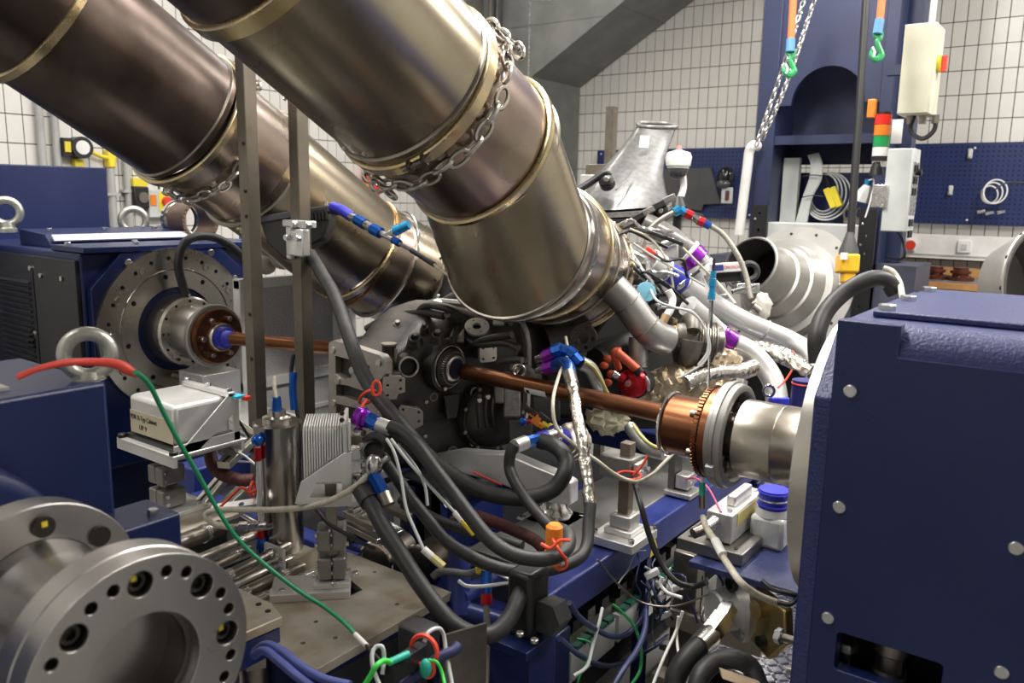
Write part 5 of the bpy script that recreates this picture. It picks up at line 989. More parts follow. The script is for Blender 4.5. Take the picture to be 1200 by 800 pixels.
holed('side_bracket', alu, t, [(yb-.03, z0-.03), (yb+.2, z0-.03), (yb+.2, z1-.05), (yb+.17, z1-.06)], [[(yb+.06, z0-.012), (yb+.18, z0-.012), (yb+.18, z0+.03)]], .006, (x0-.024, 0, 0), Y_, Z_)
B().bx(x0+.03, x1+.03, yb+.165, yb+.19, z1+.001, z1+.016).out('top_strap', alu, t, bev=.002); bolts(t, [V((x, yb+.178, z1+.016)) for x in (x0+.04, (x0+x1)/2+.03, x1+.015)], Z_, .009, .012, zinc, 12); bolts(t, [V((x0-.015, yb-.02, z0-.014)), V((x1+.02, yb-.02, z0-.014))], Z_, .013, .012, blk, 10)
B().ob(V((x1+.03, yb+.195, z1+.0)), X_, Y_, Z_, .018, .016, .004).out('cyan_sticker', mt('cyan', (.05, .5, .7), .4), t); B().ob(V((x1+.05, yb+.215, z1-.006)), X_, Y_, Z_, .01, .01, .006).out('red_sticker', red, t)
B().cyl(P(226, 470, d=2.75), P(238, 462, d=2.8), .012).out('knurled_plug', steeld, t)
# stainless tank
c = P(330, 655, Z=.60); c.z = .60; dt = (c-V((0, 0, H))).dot(fw); r_ = 26*dt/FPX; zt_ = P(328, 492, X=c.x).z
t = T('breather_tank', 'polished stainless cylinder tank with sight tube between posts and cooler', 'tank', c)
B().lathe([(.03, r_*.97), (.04, r_), (zt_-c.z-.03, r_), (zt_-c.z-.015, r_*1.04), (zt_-c.z-.005, r_*1.04), (zt_-c.z, r_*.95)], c, Z_, 48).out('tank_body', mt('tank_steel', (.42, .4, .37), .22, 1, (.36, .34, .31), 3), t)
B().lathe([(0, r_*.62), (.012, r_*.62), (.016, r_*.4), (.03, r_*.38)], V((c.x, c.y, zt_)), Z_, 32).out('lid', steel, t); B().cyl((c.x, c.y, zt_+.03), (c.x, c.y, zt_+.065), .014, .012, 8).out('blue_fitting', ablue, t); B().tube([V((c.x, c.y, zt_+.06)), V((c.x-.02, c.y+.01, zt_+.085)), V((c.x-.07, c.y+.05, zt_+.1))], .005).out('top_line', beige, t)
k = -Y_*.97+X_*.2; s0 = V((c.x-.005, c.y, 0))+k.normalized()*(r_+.012)
B().cyl(s0+V((0, 0, .70)), s0+V((0, 0, zt_-.04)), .006).out('sight_tube', clearp, t); B().sph(s0+V((0, 0, zt_-.035)), .016, (1, 1, 1), 12, 8).out('blue_elbow', ablue, t); B().cyl(s0+V((0, 0, zt_-.09)), s0+V((0, 0, zt_-.055)), .0095).out('red_nut', ared, t); B().cyl(s0+V((0, 0, .69)), s0+V((0, 0, .72)), .0095).out('red_nut', ared, t); B().cyl(s0+V((0, 0, .65)), s0+V((0, 0, .69)), .013).out('blue_elbow', ablue, t)
B().bx(c.x-.02, c.x+.09, c.y-.05, c.y+.05, .60, .635).out('tank_foot', plate_m, t); B().bx(c.x+.02, c.x+.10, c.y-r_-.012, c.y-r_-.002, .6, .68).out('foot_bracket', alu, t); bolts(t, [V((c.x+.085, c.y-r_-.012, .66))], -Y_, .009, .008, zinc)
# oil cooler on its stand, turned to face the room
c = P(390, 692, Z=.60); c.z = .60; CA = math.radians(46)
t = T('oil_cooler', 'finned aluminium plate cooler on a clamp stand above the front table', 'cooler', c)
_o = B.out
def ro(self, *a, **k): return _o(rotz(self, c, CA), *a, **k)
B.out = ro
B().bx(c.x-.15, c.x+.045, c.y-.05, c.y+.055, .601, .622).out('foot_plate', alu, t, bev=.002)
stand(t, c+V((.0, .01, .022)), .30, .034, .045, 2)
dq = 2.05; k_ = dq/FPX; xq = c.x-(383-390)*-k_; z1 = P(383, 500, d=dq+.03).z; z0 = P(383, 560, d=dq).z; yc = c.y; x0 = c.x-29*k_; x1 = c.x+15*k_; n_ = 15
for i in range(n_):
    xa = x0+(x1-x0)*i/n_; pr = [(yc-.03, z0), (yc+.10, z0), (yc+.10, z1+.026), (yc-.008, z1+.026), (yc-.022, z1+.020), (yc-.03, z1+.006)]
    B().prism(pr, (xa, 0, 0), Y_, Z_, (x1-x0)/n_*.66).out('cooler_plate', alu, t)
B().bx(x0+.002, x1, yc-.022, yc+.095, z0, z1+.018).out('core', mt('core_grey', (.4, .4, .39), .45, .7), t)
B().bx(x1+.001, x1+.012, yc-.045, yc+.11, z0-.01, z1+.038).out('end_tank_flange', alu, t, bev=.002); B().bx(x1+.013, x1+.02, yc-.05, yc-.02, z1-.03, z1+.045).out('end_bar', alu, t, bev=.002)
holed('bracket', alu, t, [(x0-.02, z0-.04), (x1+.02, z0-.045), (x1+.02, z1-.035), (x1+.005, z1-.035), (x0-.005, z0+.012)], [[(x0+.012, z0-.028), (x1-.002, z0-.031), (x1-.002, z0+.012), (x0+.03, z0+.012)]], .008, (0, yc-.04, 0), X_, Z_, bev=.001)
B().bx(x0-.015, x1+.045, yc-.04, yc+.10, z0-.056, z0-.046).out('shelf_plate', alu, t, bev=.001)
xm = x1+.015
for k, (y, z, h_, m) in enumerate(((yc-.02, z1-.045, .018, zinc), (yc+.02, z1-.075, .02, chrome), (yc-.03, z0+.045, .018, zinc), (yc+.03, z0+.03, .022, chrome), (yc-.01, z0-.005, .016, zinc), (yc+.05, z1-.03, .018, steeld), (yc+.07, z0+.06, .02, zinc))):
    B().ob(V((xm+.015, y, z)), X_, Y_, Z_, .016, h_, h_*.9).out('manifold_block', m, t, bev=.004); B().cyl((xm+.025, y, z), (xm+.045, y, z), .0115, None, 8).out('manifold_nut', m, t)
B.out = _o
bolts(t, [P(x, y, d=2.0) for x, y in ((401, 484), (401, 492), (402, 478))], -fw, .006, .006, blk, 10); bolts(t, [P(x, y, d=1.93) for x, y in ((313, 695), (330, 691))], Z_, .008, .002, steel, 10)
# manifold cluster on the right of the cooler
for k, (x, y) in enumerate(((418, 505), (425, 520), (418, 545), (430, 552), (412, 560), (436, 538))): B().cyl(P(x, y, d=2.02), P(x+8, y+2+k % 3*3, d=2.0), .011, .009, 8).out('small_fitting', (chrome, zinc)[k % 2], t)
B().cyl(P(418, 487, d=2.03), P(432, 492, d=2.02), .024, .022, 12).out('purple_union', aviol, t); B().torus(P(425, 490, d=2.02), P(432, 492, d=2.02)-P(418, 487, d=2.03), .0245, .004, 20, 6).out('union_ring', aviol, t); B().cyl(P(431, 491, d=2.02), P(443, 497, d=2.01), .0205, None, 8).out('blue_nut', ablue, t); B().cyl(P(442, 496, d=2.01), P(458, 502, d=2.0), .018).out('ferrule', alu, t)
B().tube(PL([(428, 516, 2.02), (436, 511, 2.0), (445, 512, 1.98), (452, 517, 1.97)]), .010).out('black_elbow', rub, t); B().lathe([(0, .026), (.02, .026), (.022, .02), (.01, .018)], P(438, 530, d=2.0), -fw+up*.4, 20).out('black_cap', blk, t)
B().cyl(P(438, 545, d=2.0), P(455, 534, d=2.0), .012).out('silver_stub', zinc, t); B().sph(P(438, 545, d=1.98), .022, (1, 1, 1.4), 10, 8).out('tee_body', chrome, t)
B().tube(PL([(437, 556, 1.98), (444, 568, 1.97), (450, 580, 1.96)]), .017, 8, 4).out('blue_elbow', ablue, t); B().cyl(P(449, 578, d=1.96), P(455, 592, d=1.95), .018).out('tan_ferrule', steeld, t)
B().tube(PL([(424, 572, 2.0), (428, 578, 1.98), (434, 588, 1.96)]), .026, 14).out('black_end', rub, t)

# ================= hoses
fit_ = lambda t, a, b, r, m, nm='fitting', seg=10: B().cyl(P(*a[:2], d=a[2]), P(*b[:2], d=b[2]), r, None, seg).out(nm, m, t)
hose('coolant_hose', [(364, 298, 2.95), (378, 322, 2.85), (392, 347, 2.75), (405, 382, 2.62), (422, 430, 2.45), (440, 462, 2.38), (465, 492, 2.32), (497, 530, 2.28), (520, 550, 2.25), (555, 571, 2.22), (585, 581, 2.2), (620, 583, 2.18), (647, 574, 2.18), (660, 558, 2.18), (664, 542, 2.2), (658, 529, 2.22), (646, 520, 2.25), (634, 517, 2.28)], .0225, rub, 'longest thick black hose falling past the gearbox and looping round', seg=16)
hose('coolant_hose', [(456, 500, 2.0), (470, 506, 1.99), (488, 521, 1.97), (508, 548, 1.95), (530, 577, 1.93), (555, 610, 1.9), (575, 633, 1.88), (600, 649, 1.86), (630, 655, 1.85), (652, 651, 1.86), (665, 640, 1.9), (665, 626, 1.95), (650, 618, 2.0)], .0175, rub, 'black hose with blue and purple union running down from the cooler', seg=14)
hose('coolant_hose', [(433, 586, 1.96), (440, 600, 1.93), (452, 622, 1.9), (467, 645, 1.87), (488, 678, 1.83), (510, 708, 1.8), (530, 730, 1.79), (555, 743, 1.79), (578, 742, 1.8), (595, 727, 1.82), (606, 705, 1.85), (614, 683, 1.9), (622, 660, 1.95)], .0195, rub, 'lowest black hose from the cooler sweeping under the bed end', seg=16)
hose('coolant_hose', [(450, 540, 2.02), (465, 560, 2.02), (480, 582, 2.0), (500, 607, 1.98), (522, 633, 1.96), (550, 651, 1.94), (580, 664, 1.93), (612, 670, 1.92), (640, 668, 1.94), (662, 662, 1.96), (680, 652, 2.0), (688, 637, 2.03), (690, 612, 2.06), (692, 590, 2.08)], .0155, rub, 'black hose running from the cooler into the silver sleeved riser', seg=14)
hose('coolant_hose', [(603, 521, 2.22), (598, 532, 2.22), (597, 548, 2.22), (602, 562, 2.2), (610, 575, 2.18), (622, 592, 2.15), (640, 612, 2.1), (655, 628, 2.08)], .0155, rub, 'thinner black hose dropping behind the loop from the small blue union', seg=12)
hose('coolant_hose', [(470, 585, 2.25), (495, 600, 2.2), (520, 612, 2.15), (550, 622, 2.1), (585, 632, 2.05), (612, 640, 2.02)], .014, rub, 'black hose lying behind the crossing hoses', seg=12)
hose('coolant_hose', [(530, 612, 2.3), (552, 604, 2.3), (575, 610, 2.28), (600, 620, 2.25), (625, 632, 2.2), (640, 645, 2.15)], .017, rib_m, 'red flecked braided hose behind the black hoses', seg=12)
hose('coolant_hose', [(245, 520, 2.75), (260, 510, 2.75), (275, 512, 2.75), (292, 520, 2.72), (305, 528, 2.7)], .02, rub, 'black hose end at the left of the steel posts', seg=12)
hose('coolant_hose', [(246, 530, 2.65), (250, 545, 2.62), (262, 556, 2.6), (280, 562, 2.6), (298, 562, 2.6)], .021, rib_m, 'dark red flecked hose curving behind the left steel post', seg=12)
hose('grey_hose', [(507, 676, 2.0), (515, 670, 2.0), (530, 670, 2.0), (548, 672, 2.0), (562, 668, 2.0)], .009, mt('grey_hose', (.1, .1, .1), .5), 'short grey hose with yellow end below the black hoses')
t = T('hose_end', 'yellow hose end cap on the short grey hose', 'cap', P(563, 667, d=2.0)); fit_(t, (560, 668, 2.0), (568, 666, 1.99), .011, yel, 'cap')
hose('braided_hose', [(432, 556, 1.98), (421, 566, 1.98), (405, 577, 1.98), (380, 589, 1.99), (350, 595, 2.0), (320, 597, 2.02), (285, 597, 2.05), (258, 597, 2.08), (244, 600, 2.1), (242, 606, 2.1), (250, 613, 2.1), (265, 617, 2.1), (277, 617, 2.1)], .0075, beige, 'pale braided hose crossing in front of the stainless tank', seg=10)
t = T('hose_coupling', 'steel screw coupling at the left end of the pale braided hose', 'coupling', P(293, 617, d=2.1))
for i, (x, r) in enumerate(((276, .009), (281, .014), (291, .010), (294, .014), (304, .011), (314, .008))): fit_(t, (x, 617, 2.1), (x+(5, 10, 3, 10, 9, 6)[i], 617-(i*.3), 2.1), r, chrome if i % 2 else zinc, 'coupling_nut', 8 if i % 2 else 12)
t = T('sleeved_riser', 'silver heat sleeve riser with blue elbow in front of the bronze shaft', 'hose', P(690, 590, d=2.1))
crumple(B().tube(PL([(692, 598, 2.08), (690, 575, 2.1), (686, 545, 2.13), (682, 515, 2.16), (677, 490, 2.2), (673, 465, 2.26), (670, 447, 2.32)]), .0155, 14, 8), .004).out('heat_sleeve', foil, t, sm=40); fit_(t, (671, 452, 2.31), (667, 438, 2.36), .02, steeld, 'ferrule'); B().tube(PL([(668, 442, 2.35), (666, 430, 2.4), (660, 425, 2.45), (650, 428, 2.5)]), .02, 10).out('blue_elbow', ablue, t); fit_(t, (650, 428, 2.5), (638, 432, 2.52), .021, aviol, 'purple_nut', 8); fit_(t, (638, 432, 2.52), (630, 435, 2.55), .013, zinc)
t = T('sleeved_hose', 'grey yellow-edged heat sleeve with blue elbows beside the silver riser', 'hose', P(705, 462, d=2.55))
B().tube(PL([(680, 425, 2.5), (692, 432, 2.52), (700, 448, 2.55), (704, 460, 2.6), (714, 474, 2.65)]), .022, 12).out('heat_sleeve', mt('grey_sleeve', (.4, .4, .38), .35, .7, (.3, .3, .29), 20, .5, 40), t); B().tube(PL([(686, 424, 2.47), (696, 431, 2.49), (705, 446, 2.52), (711, 458, 2.57), (719, 472, 2.62)]), .005, 6).out('yellow_edge', mt('yellow_edge', (.55, .5, .15), .5), t)
for i, (a, b) in enumerate((((648, 412), (658, 409)), ((657, 409), (666, 412)), ((665, 411), (673, 417)), ((672, 417), (680, 426)))): fit_(t, (*a, 2.5), (*b, 2.49), .022-.003*(i % 2), ablue, 'blue_elbow', 8)
fit_(t, (649, 413, 2.5), (638, 418, 2.52), .021, aviol, 'purple_nut', 8); fit_(t, (638, 418, 2.52), (630, 421, 2.55), .013, zinc)
t = T('sleeve_end', 'grey yellow-edged heat sleeve end behind the clamp post', 'hose', P(765, 530, d=2.4)); B().tube(PL([(738, 500, 2.55), (748, 514, 2.5), (760, 526, 2.45), (780, 532, 2.4)]), .02, 10).out('heat_sleeve', MATS['grey_sleeve'], t); B().tube(PL([(741, 496, 2.52), (752, 511, 2.47), (764, 521, 2.42), (783, 529, 2.37)]), .004, 6).out('yellow_edge', MATS['yellow_edge'], t)
# union group and pipe cover behind the hose loop
t = T('union_group', 'blue union with white ferrule beside the steel bellows behind the loop', 'fitting', P(625, 520, d=2.3)); fit_(t, (603, 523, 2.22), (616, 518, 2.25), .02, alu, 'ferrule'); fit_(t, (616, 518, 2.25), (632, 514, 2.28), .017, ablue, 'blue_nut', 8); fit_(t, (630, 515, 2.3), (640, 512, 2.32), .021, sil, 'blue_sleeve', 14); fit_(t, (640, 512, 2.32), (652, 508, 2.34), .02, zinc, 'clip')
t = T('bellows_pipe', 'steel bellows pipe with blue silicone sleeve under the bronze shaft', 'pipe', P(668, 517, d=2.42)); n = (P(690, 522, d=2.5)-P(640, 508, d=2.38)).normalized(); c = P(655, 512, d=2.4)
B().lathe([(-.03, .03), (.02, .03)], c, n, 24).out('blue_sleeve', sil, t); B().lathe([(.02, .032), (.03, .05), (.036, .05), (.04, .042), (.046, .055), (.052, .055), (.056, .046), (.062, .058), (.068, .058), (.072, .04), (.1, .04)], c, n, 32).out('bellows', steel, t); B().torus(c-n*.02, n, .031, .004, 24, 6).out('clip', zinc, t)
t = T('wire_connectors', 'orange and yellow marked connectors hanging under the bronze shaft', 'connector', P(632, 492, d=2.45))
for k, (x, y, m) in enumerate(((627, 487, orange), (638, 490, blk), (630, 496, orange), (643, 498, yel), (622, 482, blk), (637, 503, blk))): B().ob(P(x, y, d=2.45), (rt*.8-up*.6).normalized(), (rt*.6+up*.8).normalized(), fw, .022, .009, .012).out('connector_body', m, t, bev=.003)
B().sph(P(613, 494, d=2.4), .013, (1, 1, 1), 10, 8).out('blue_cap', ablue, t); B().sph(P(619, 494, d=2.4), .009, (1, 1, 1), 10, 8).out('red_cap', ared, t)
# red cable ties
def tie(lab, c, n, R, tail=None):
    t = T('cable_tie', lab, 'cable tie', c, None); B().torus(c, n, R, .004, 20, 6).out('loop', redz, t, sm=80)
    if tail: B().tube(tail, .004, 6).out('tail', redz, t)
    return t
c = P(431, 465, d=2.36); tie('red cable tie knotted round the longest hose above the cooler', c, P(440, 475, d=2.36)-P(424, 452, d=2.4), .028, PL([(430, 468, 2.3), (424, 476, 2.25), (419, 486, 2.1)])); B().torus(P(441, 455, d=2.3), fw, .02, .0045, 18, 6, .6).out('tie_bow', redz, None, 'red bow of the tie standing above the longest hose', 'cable tie')
tie('red cable tie round the rusty clamp post before the shaft', P(737, 557, d=2.3), Z_, .034, PL([(742, 557, 2.25), (751, 547, 2.24), (759, 534, 2.24)]))
tie('red cable tie round the coiled hoses and the orange plug', P(655, 642, d=1.86), (P(665, 635, d=1.86)-P(640, 652, d=1.86)), .026, PL([(634, 637, 1.82), (645, 642, 1.81), (656, 633, 1.81), (668, 633, 1.81)]))
tie('red cable tie hanging below the coiled hoses', P(657, 660, d=1.88), fw, .014)
tie('red cable tie beside the left steel post and tank', P(296, 573, d=2.25), rt, .02, PL([(305, 570, 2.2), (293, 577, 2.2), (283, 571, 2.2), (272, 580, 2.2), (258, 594, 2.2)]))
c = P(800, 578, Z=.605); tie('small red tie round the dark clamp bracket under the copper flange', V((c.x-.032, c.y, .83)), Z_, .034)
# orange plug at the bed end
c = P(649, 640, d=1.88)+V((0, 0, .018)); t = T('orange_plug', 'orange protective plug rising from the coiled hoses', 'plug', c); k = up; B().lathe([(-.06, .019), (0, .02), (.03, .0195), (.037, .013)], c, Z_, 20).out('plug_body', mt('plug_orange', (.75, .24, .02), .45), t)
for z in (-.03, -.015): B().torus(c+V((0, 0, z)), Z_, .02, .0015, 20, 5).out('grip_ring', MATS['plug_orange'], t)
# bundle: three dark valve bodies at the end of the right beam
c = P(627, 735, d=1.88); t = T('solenoid_valve', 'black valve body bolted to the front end of the right bed beam', 'valve', c)
B().bx(c.x-.07, c.x+.0, c.y-.02, c.y+.06, c.z-.03, c.z+.13).out('valve_body', blk, t, bev=.012); B().cyl(P(600+38, 725, d=1.86), P(654, 716, d=1.9), .042, .04, 6).out('hex_cap', mt('dark_hex', (.06, .06, .06), .4, .5), t)
B().bx(c.x-.09, c.x+.02, c.y-.06, c.y+.06, c.z-.05, c.z-.03).out('valve_foot', navy, t, bev=.002); bolts(t, [P(609, 744, d=1.80), P(626, 752, d=1.79)], Z_, .009, .008, steel, 10)
B().bx(c.x-.09, c.x+.02, c.y-.05, c.y+.06, .02, c.z-.05).out('valve_column', navy, t)

# ================= machined engine mount
t = T('engine_mount', 'machined aluminium mount arm with round foot under the gearbox', 'engine mount', P(648, 600, d=2.35)); ym = 2.02
l = [(505, 533), (536, 528), (572, 531), (592, 531), (624, 545), (652, 556), (668, 566), (668, 592), (645, 590), (612, 578), (585, 567), (545, 556), (505, 552)]
B().prism([(P(x, y, Y=ym).x, P(x, y, Y=ym).z) for x, y in l], (0, ym+.05, 0), X_, Z_, .05).out('arm', alu, t, bev=.006)
c = P(648, 590, Y=ym+.05); B().lathe([(-.05, .066), (-.02, .066), (-.01, .058), (.01, .046), (.06, .044)], V((c.x, c.y, c.z-.0)), Z_, 40).out('round_foot', chrome, t); B().lathe([(0, .03), (.01, .03), (.012, .018), (.03, .016)], V((c.x-.01, c.y-.02, c.z+.06)), Z_, 12).out('clamp_nut', zinc, t)
zb_ = P(650, 605, Y=ym+.05).z; B().bx(c.x-.085, c.x+.085, c.y-.08, c.y+.08, .605, c.z-.05).out('base_block', alu, t, bev=.004)
bolts(t, [V((c.x+sx*.07, c.y+sy*.065, c.z-.05)) for sx in (-1, 1) for sy in (-1, 1)], Z_, .012, .012, chrome)
# dark arched parts under the gearbox
t = T('chain_guard', 'dark glossy arched guard below the gearbox', 'guard', P(560, 560, d=2.6)); b = B(); R = []
for i in range(13):
    a = PI*.15+PI*.7*i/12; R.append([V((-1.75-.16*math.cos(a)*1.1, y, .58+.12*math.sin(a))) for y in (1.85, 2.25)])
b.loft([[r[0] for r in R], [r[1] for r in R]], (0, 0), False); o_ = b.out('guard_shell', mt('guard_gloss', (.03, .032, .04), .15, .3), t, sm=60); md = o_.modifiers.new('thick', 'SOLIDIFY'); md.thickness = .006
for k in range(4): B().bx(-1.87+.07*k, -1.84+.07*k, 1.9, 2.2, .36, .63+.02*(k in (1, 2))).out('guard_rib', (alu, navy, blk, royal)[k], t)

# ================= clamp posts on the bed
def clamp_post(lab, x, y, h, w_, top):
    c = P(x, y, Z=.605); c.z = .605; t = T('clamp_post', lab, 'post', c)
    B().bx(c.x-.072, c.x+.072, c.y-.085, c.y+.075, .605, .632).out('base_plate', alu, t, bev=.003); B().bx(c.x-.045, c.x+.045, c.y-.045, c.y+.045, .632, .65).out('flange', alu, t, bev=.003); B().bx(c.x-.034, c.x+.034, c.y-.034, c.y+.034, .65, .69).out('socket', castalu, t, bev=.005)
    B().bx(c.x-w_/2, c.x+w_/2, c.y-w_/2, c.y+w_/2, .65, .605+h).out('post_tube', mt('rusty_post', (.19, .15, .11), .5, .7, (.28, .25, .21), 8), t, bev=.002)
    top -= .035; B().bx(c.x-.075, c.x+.032, c.y-.034, c.y+.034, .605+top-.04, .605+top+.03).out('clamp', MATS['clamp_grey'], t, bev=.006); B().bx(c.x+.036, c.x+.05, c.y-.032, c.y+.032, .605+top-.03, .605+top+.02).out('clamp_cap', castalu, t, bev=.003)
    bolts(t, [V((c.x+.05, c.y+e, .605+top-.005)) for e in (-.02, .02)], X_, .008, .012, zinc); bolts(t, [V((c.x+sx*.06, c.y+sy*.068, .632)) for sx in (-1, 1) for sy in (-1, 1)], Z_, .009, .012, chrome, 10, socket=True)
clamp_post('rusty square clamp post on the bed beam before the bronze shaft', 731, 632, .30, .034, .265)
c = P(800, 578, Z=.605); c.z = .605; t = T('clamp_post', 'dark clamp bracket on the bed right under the copper flange', 'post', c)
B().bx(c.x-.05, c.x+.05, c.y-.05, c.y+.05, .605, .622).out('base_plate', castalu, t, bev=.003); B().bx(c.x-.045, c.x-.02, c.y-.03, c.y+.03, .622, .92).out('upright', mt('bracket_grey', (.14, .14, .13), .45, .7), t, bev=.002); B().bx(c.x-.018, c.x+.03, c.y-.03, c.y+.03, .63, .68).out('clamp', castalu, t, bev=.005); B().bx(c.x-.018, c.x+.02, c.y-.025, c.y+.025, .74, .79).out('clamp', castalu, t, bev=.005)
bolts(t, [V((c.x+.03, c.y+e, z)) for e in (-.015, .015) for z in (.655,)]+[V((c.x+.02, c.y, .765))], X_, .008, .012, zinc)
# warning label on the beam
a = P(767, 640, X=XB+.001); b = B().prism([(-.03, -.028), (.03, -.028), (.0, .03)], a, -Y_, Z_, .001); tag(b.out('warning_label', yel, None), 'yellow warning label on the blue right bed beam', 'label')

# ================= terminal rails under the beam
t = T('terminal_box', 'row of grey terminal modules under the right bed beam', 'terminal box', (XB-.06, 2.3, .2))
B().bx(XB-.09, XB-.07, 1.72, 3.1, .14, .46).out('back_board', mt('board_dark', (.02, .022, .025), .5), t)
for k in range(5):
    y = 1.78+.27*k
    B().bx(XB-.07, XB-.02, y, y+.25, .27, .36).out('terminal_module', ltg, t, bev=.003); B().bx(XB-.07, XB-.035, y, y+.25, .375, .405).out('strip', steeld, t)
    for q in range(5): B().bx(XB-.06, XB-.015, y+.02+.045*q, y+.052+.045*q, .362, .374).out('terminal_block', mt('term_green', (.01, .12, .09), .4) if k < 3 else blk, t)
    for q in range(3): B().bx(XB-.06, XB-.03, y+.02+.08*q, y+.06+.08*q, .41, .445).out('relay', (blk, steeld)[q % 2], t)
B().bx(XB-.04, XB-.0, 2.18, 2.21, .0, .5).out('frame_strut', navy, t); B().bx(XB-.03, XB+.01, 1.7, 3.2, 0.0, .03).out('floor_angle', steeld, t)
# cables round there
def wire(lab, pts, r, m, nm='cable'): return hose(nm, pts, r, m, lab, 'cable', seg=8)
wire('blue cable sagging along the terminal row', [(667, 706, 1.95), (678, 722, 2.0), (695, 735, 2.1), (715, 745, 2.2), (732, 744, 2.25), (748, 730, 2.3), (757, 712, 2.35), (760, 695, 2.4)], .0075, mt('cable_navy', (.03, .04, .12), .4))
wire('blue cable running down to the floor in front of the terminals', [(757, 712, 2.3), (756, 735, 2.2), (747, 760, 2.1), (730, 785, 2.0), (715, 812, 1.95)], .0075, MATS['cable_navy'])
wire('blue cable from the valve crossing the floor to the right', [(656, 748, 1.95), (680, 768, 2.1), (710, 780, 2.3), (740, 772, 2.5), (765, 758, 2.6), (783, 745, 2.7)], .0075, MATS['cable_navy'])
wire('green wire leaving the terminal row to the floor', [(718, 708, 2.25), (730, 718, 2.25), (744, 735, 2.25), (751, 760, 2.25), (750, 785, 2.25), (738, 805, 2.2)], .0045, grn)
wire('thin green wire below the left terminal module', [(676, 748, 2.15), (690, 752, 2.15), (692, 765, 2.15), (680, 790, 2.1), (676, 805, 2.1)], .003, grn)
wire('black cable from the clamp post looping to the right', [(744, 566, 2.28), (752, 595, 2.22), (762, 630, 2.2), (775, 660, 2.18), (792, 681, 2.15), (812, 687, 2.15), (828, 682, 2.12)], .0085, blk)
wire('white wire running down at the right of the terminals', [(800, 716, 2.2), (792, 740, 2.2), (778, 770, 2.15), (764, 805, 2.1)], .0042, wht)
wire('second white wire fanning to the right of the first', [(795, 722, 2.2), (793, 745, 2.2), (797, 775, 2.15), (806, 810, 2.1)], .0042, wht)
wire('white wire bow beside the black looping cable', [(776, 676, 2.3), (774, 684, 2.3), (782, 694, 2.28), (799, 700, 2.25)], .005, wht)
wire('thin grey wire sagging between terminals and bracket', [(700, 655, 2.2), (722, 682, 2.25), (745, 702, 2.3), (770, 710, 2.28), (800, 708, 2.25), (830, 696, 2.2)], .003, steeld)
wire('grey tube hanging in front of the green terminals', [(706, 712, 2.15), (702, 730, 2.12), (695, 755, 2.1), (688, 780, 2.05), (672, 792, 2.0)], .0045, ltg)
t = T('wire_loom', 'tangle of thin blue and black wires by the grey box right of the bed', 'cable', P(770, 690, d=2.4)); random.seed(21)
for k in range(16):
    x, y = random.uniform(745, 830), random.uniform(640, 690); pts = [P(x, y, d=2.45)]
    for q in range(4): x += random.uniform(-14, 16); y += random.uniform(2, 24); pts.append(P(x, y, d=2.4+random.uniform(-.06, .06)))
    B().tube(pts, random.uniform(.002, .0045), 6).out('wire', random.choice((blk, MATS['cable_navy'], wht, ltg, MATS['cable_navy'])), t)
for k, (x, y) in enumerate(((770, 700), (788, 690), (778, 720), (764, 672))): B().ob(P(x, y, d=2.38), (rt+up*.5).normalized(), (up-rt*.5).normalized(), fw, .022, .009, .012).out('plug', (wht, ltg, zinc, wht)[k], t, bev=.003)
# ---- thin pale wires before the gearbox
for i, pts in enumerate(([(453, 514, 1.95), (462, 530, 1.93), (470, 560, 1.92), (476, 595, 1.9), (486, 620, 1.88), (497, 645, 1.86)], [(458, 514, 1.95), (478, 540, 1.94), (500, 565, 1.95), (518, 585, 1.95), (535, 602, 1.96)], [(466, 520, 1.98), (488, 548, 1.99), (498, 570, 2.0), (501, 592, 2.0)])): wire('pale thin sensor wire falling from the cooler, '+('left', 'right', 'short middle')[i]+' one', pts, .0038, ltg)
t = T('yellow_plug', 'yellow and white plug on the left pale wire over the front table', 'plug', P(510, 655, d=1.86)); fit_(t, (496, 643, 1.86), (506, 652, 1.86), .009, wht, 'white_part'); fit_(t, (506, 652, 1.86), (520, 664, 1.85), .009, mt('pale_yellow', (.6, .55, .25), .5), 'yellow_part', 8)
t = T('yellow_plug', 'yellow sleeve at the end of the right pale wire among the hoses', 'plug', P(545, 615, d=1.96)); fit_(t, (533, 600, 1.96), (542, 610, 1.95), .008, wht, 'white_part'); fit_(t, (541, 609, 1.95), (556, 626, 1.94), .007, yel, 'yellow_part', 8)
wire('white cable below the grey hose', [(537, 680, 1.95), (546, 686, 1.95), (562, 687, 1.95), (580, 685, 1.93), (598, 683, 1.92), (620, 688, 1.92)], .0045, wht)
wire('white cable forking over the coiled hoses', [(550, 655, 2.0), (570, 665, 1.98), (590, 675, 1.96), (605, 683, 1.93)], .004, wht)
wire('grey sensor cable hanging from the shaft to the clamp post', [(663, 395, 2.6), (665, 415, 2.5), (655, 440, 2.35), (648, 470, 2.22), (652, 500, 2.2), (672, 520, 2.2), (700, 540, 2.22), (722, 556, 2.25), (745, 564, 2.25), (765, 555, 2.27), (775, 545, 2.3), (790, 530, 2.35)], .005, beige)
wire('thin black cable below the cooler down to the table valve', [(371, 597, 1.95), (385, 613, 1.94), (405, 625, 1.93), (424, 636, 1.92), (440, 643, 1.92)], .005, blk)
wire('red wire under the aluminium mount', [(553, 552, 2.4), (570, 560, 2.4), (588, 568, 2.4)], .003, red)
wire('pink wire between the dark clamp bracket and the sensor pedestal', [P(803, 562, Z=.66), P(815, 560, d=2.5), P(830, 572, d=2.42), P(845, 600, Z=.735)], .003, mt('pink_wire', (.7, .1, .25), .4))
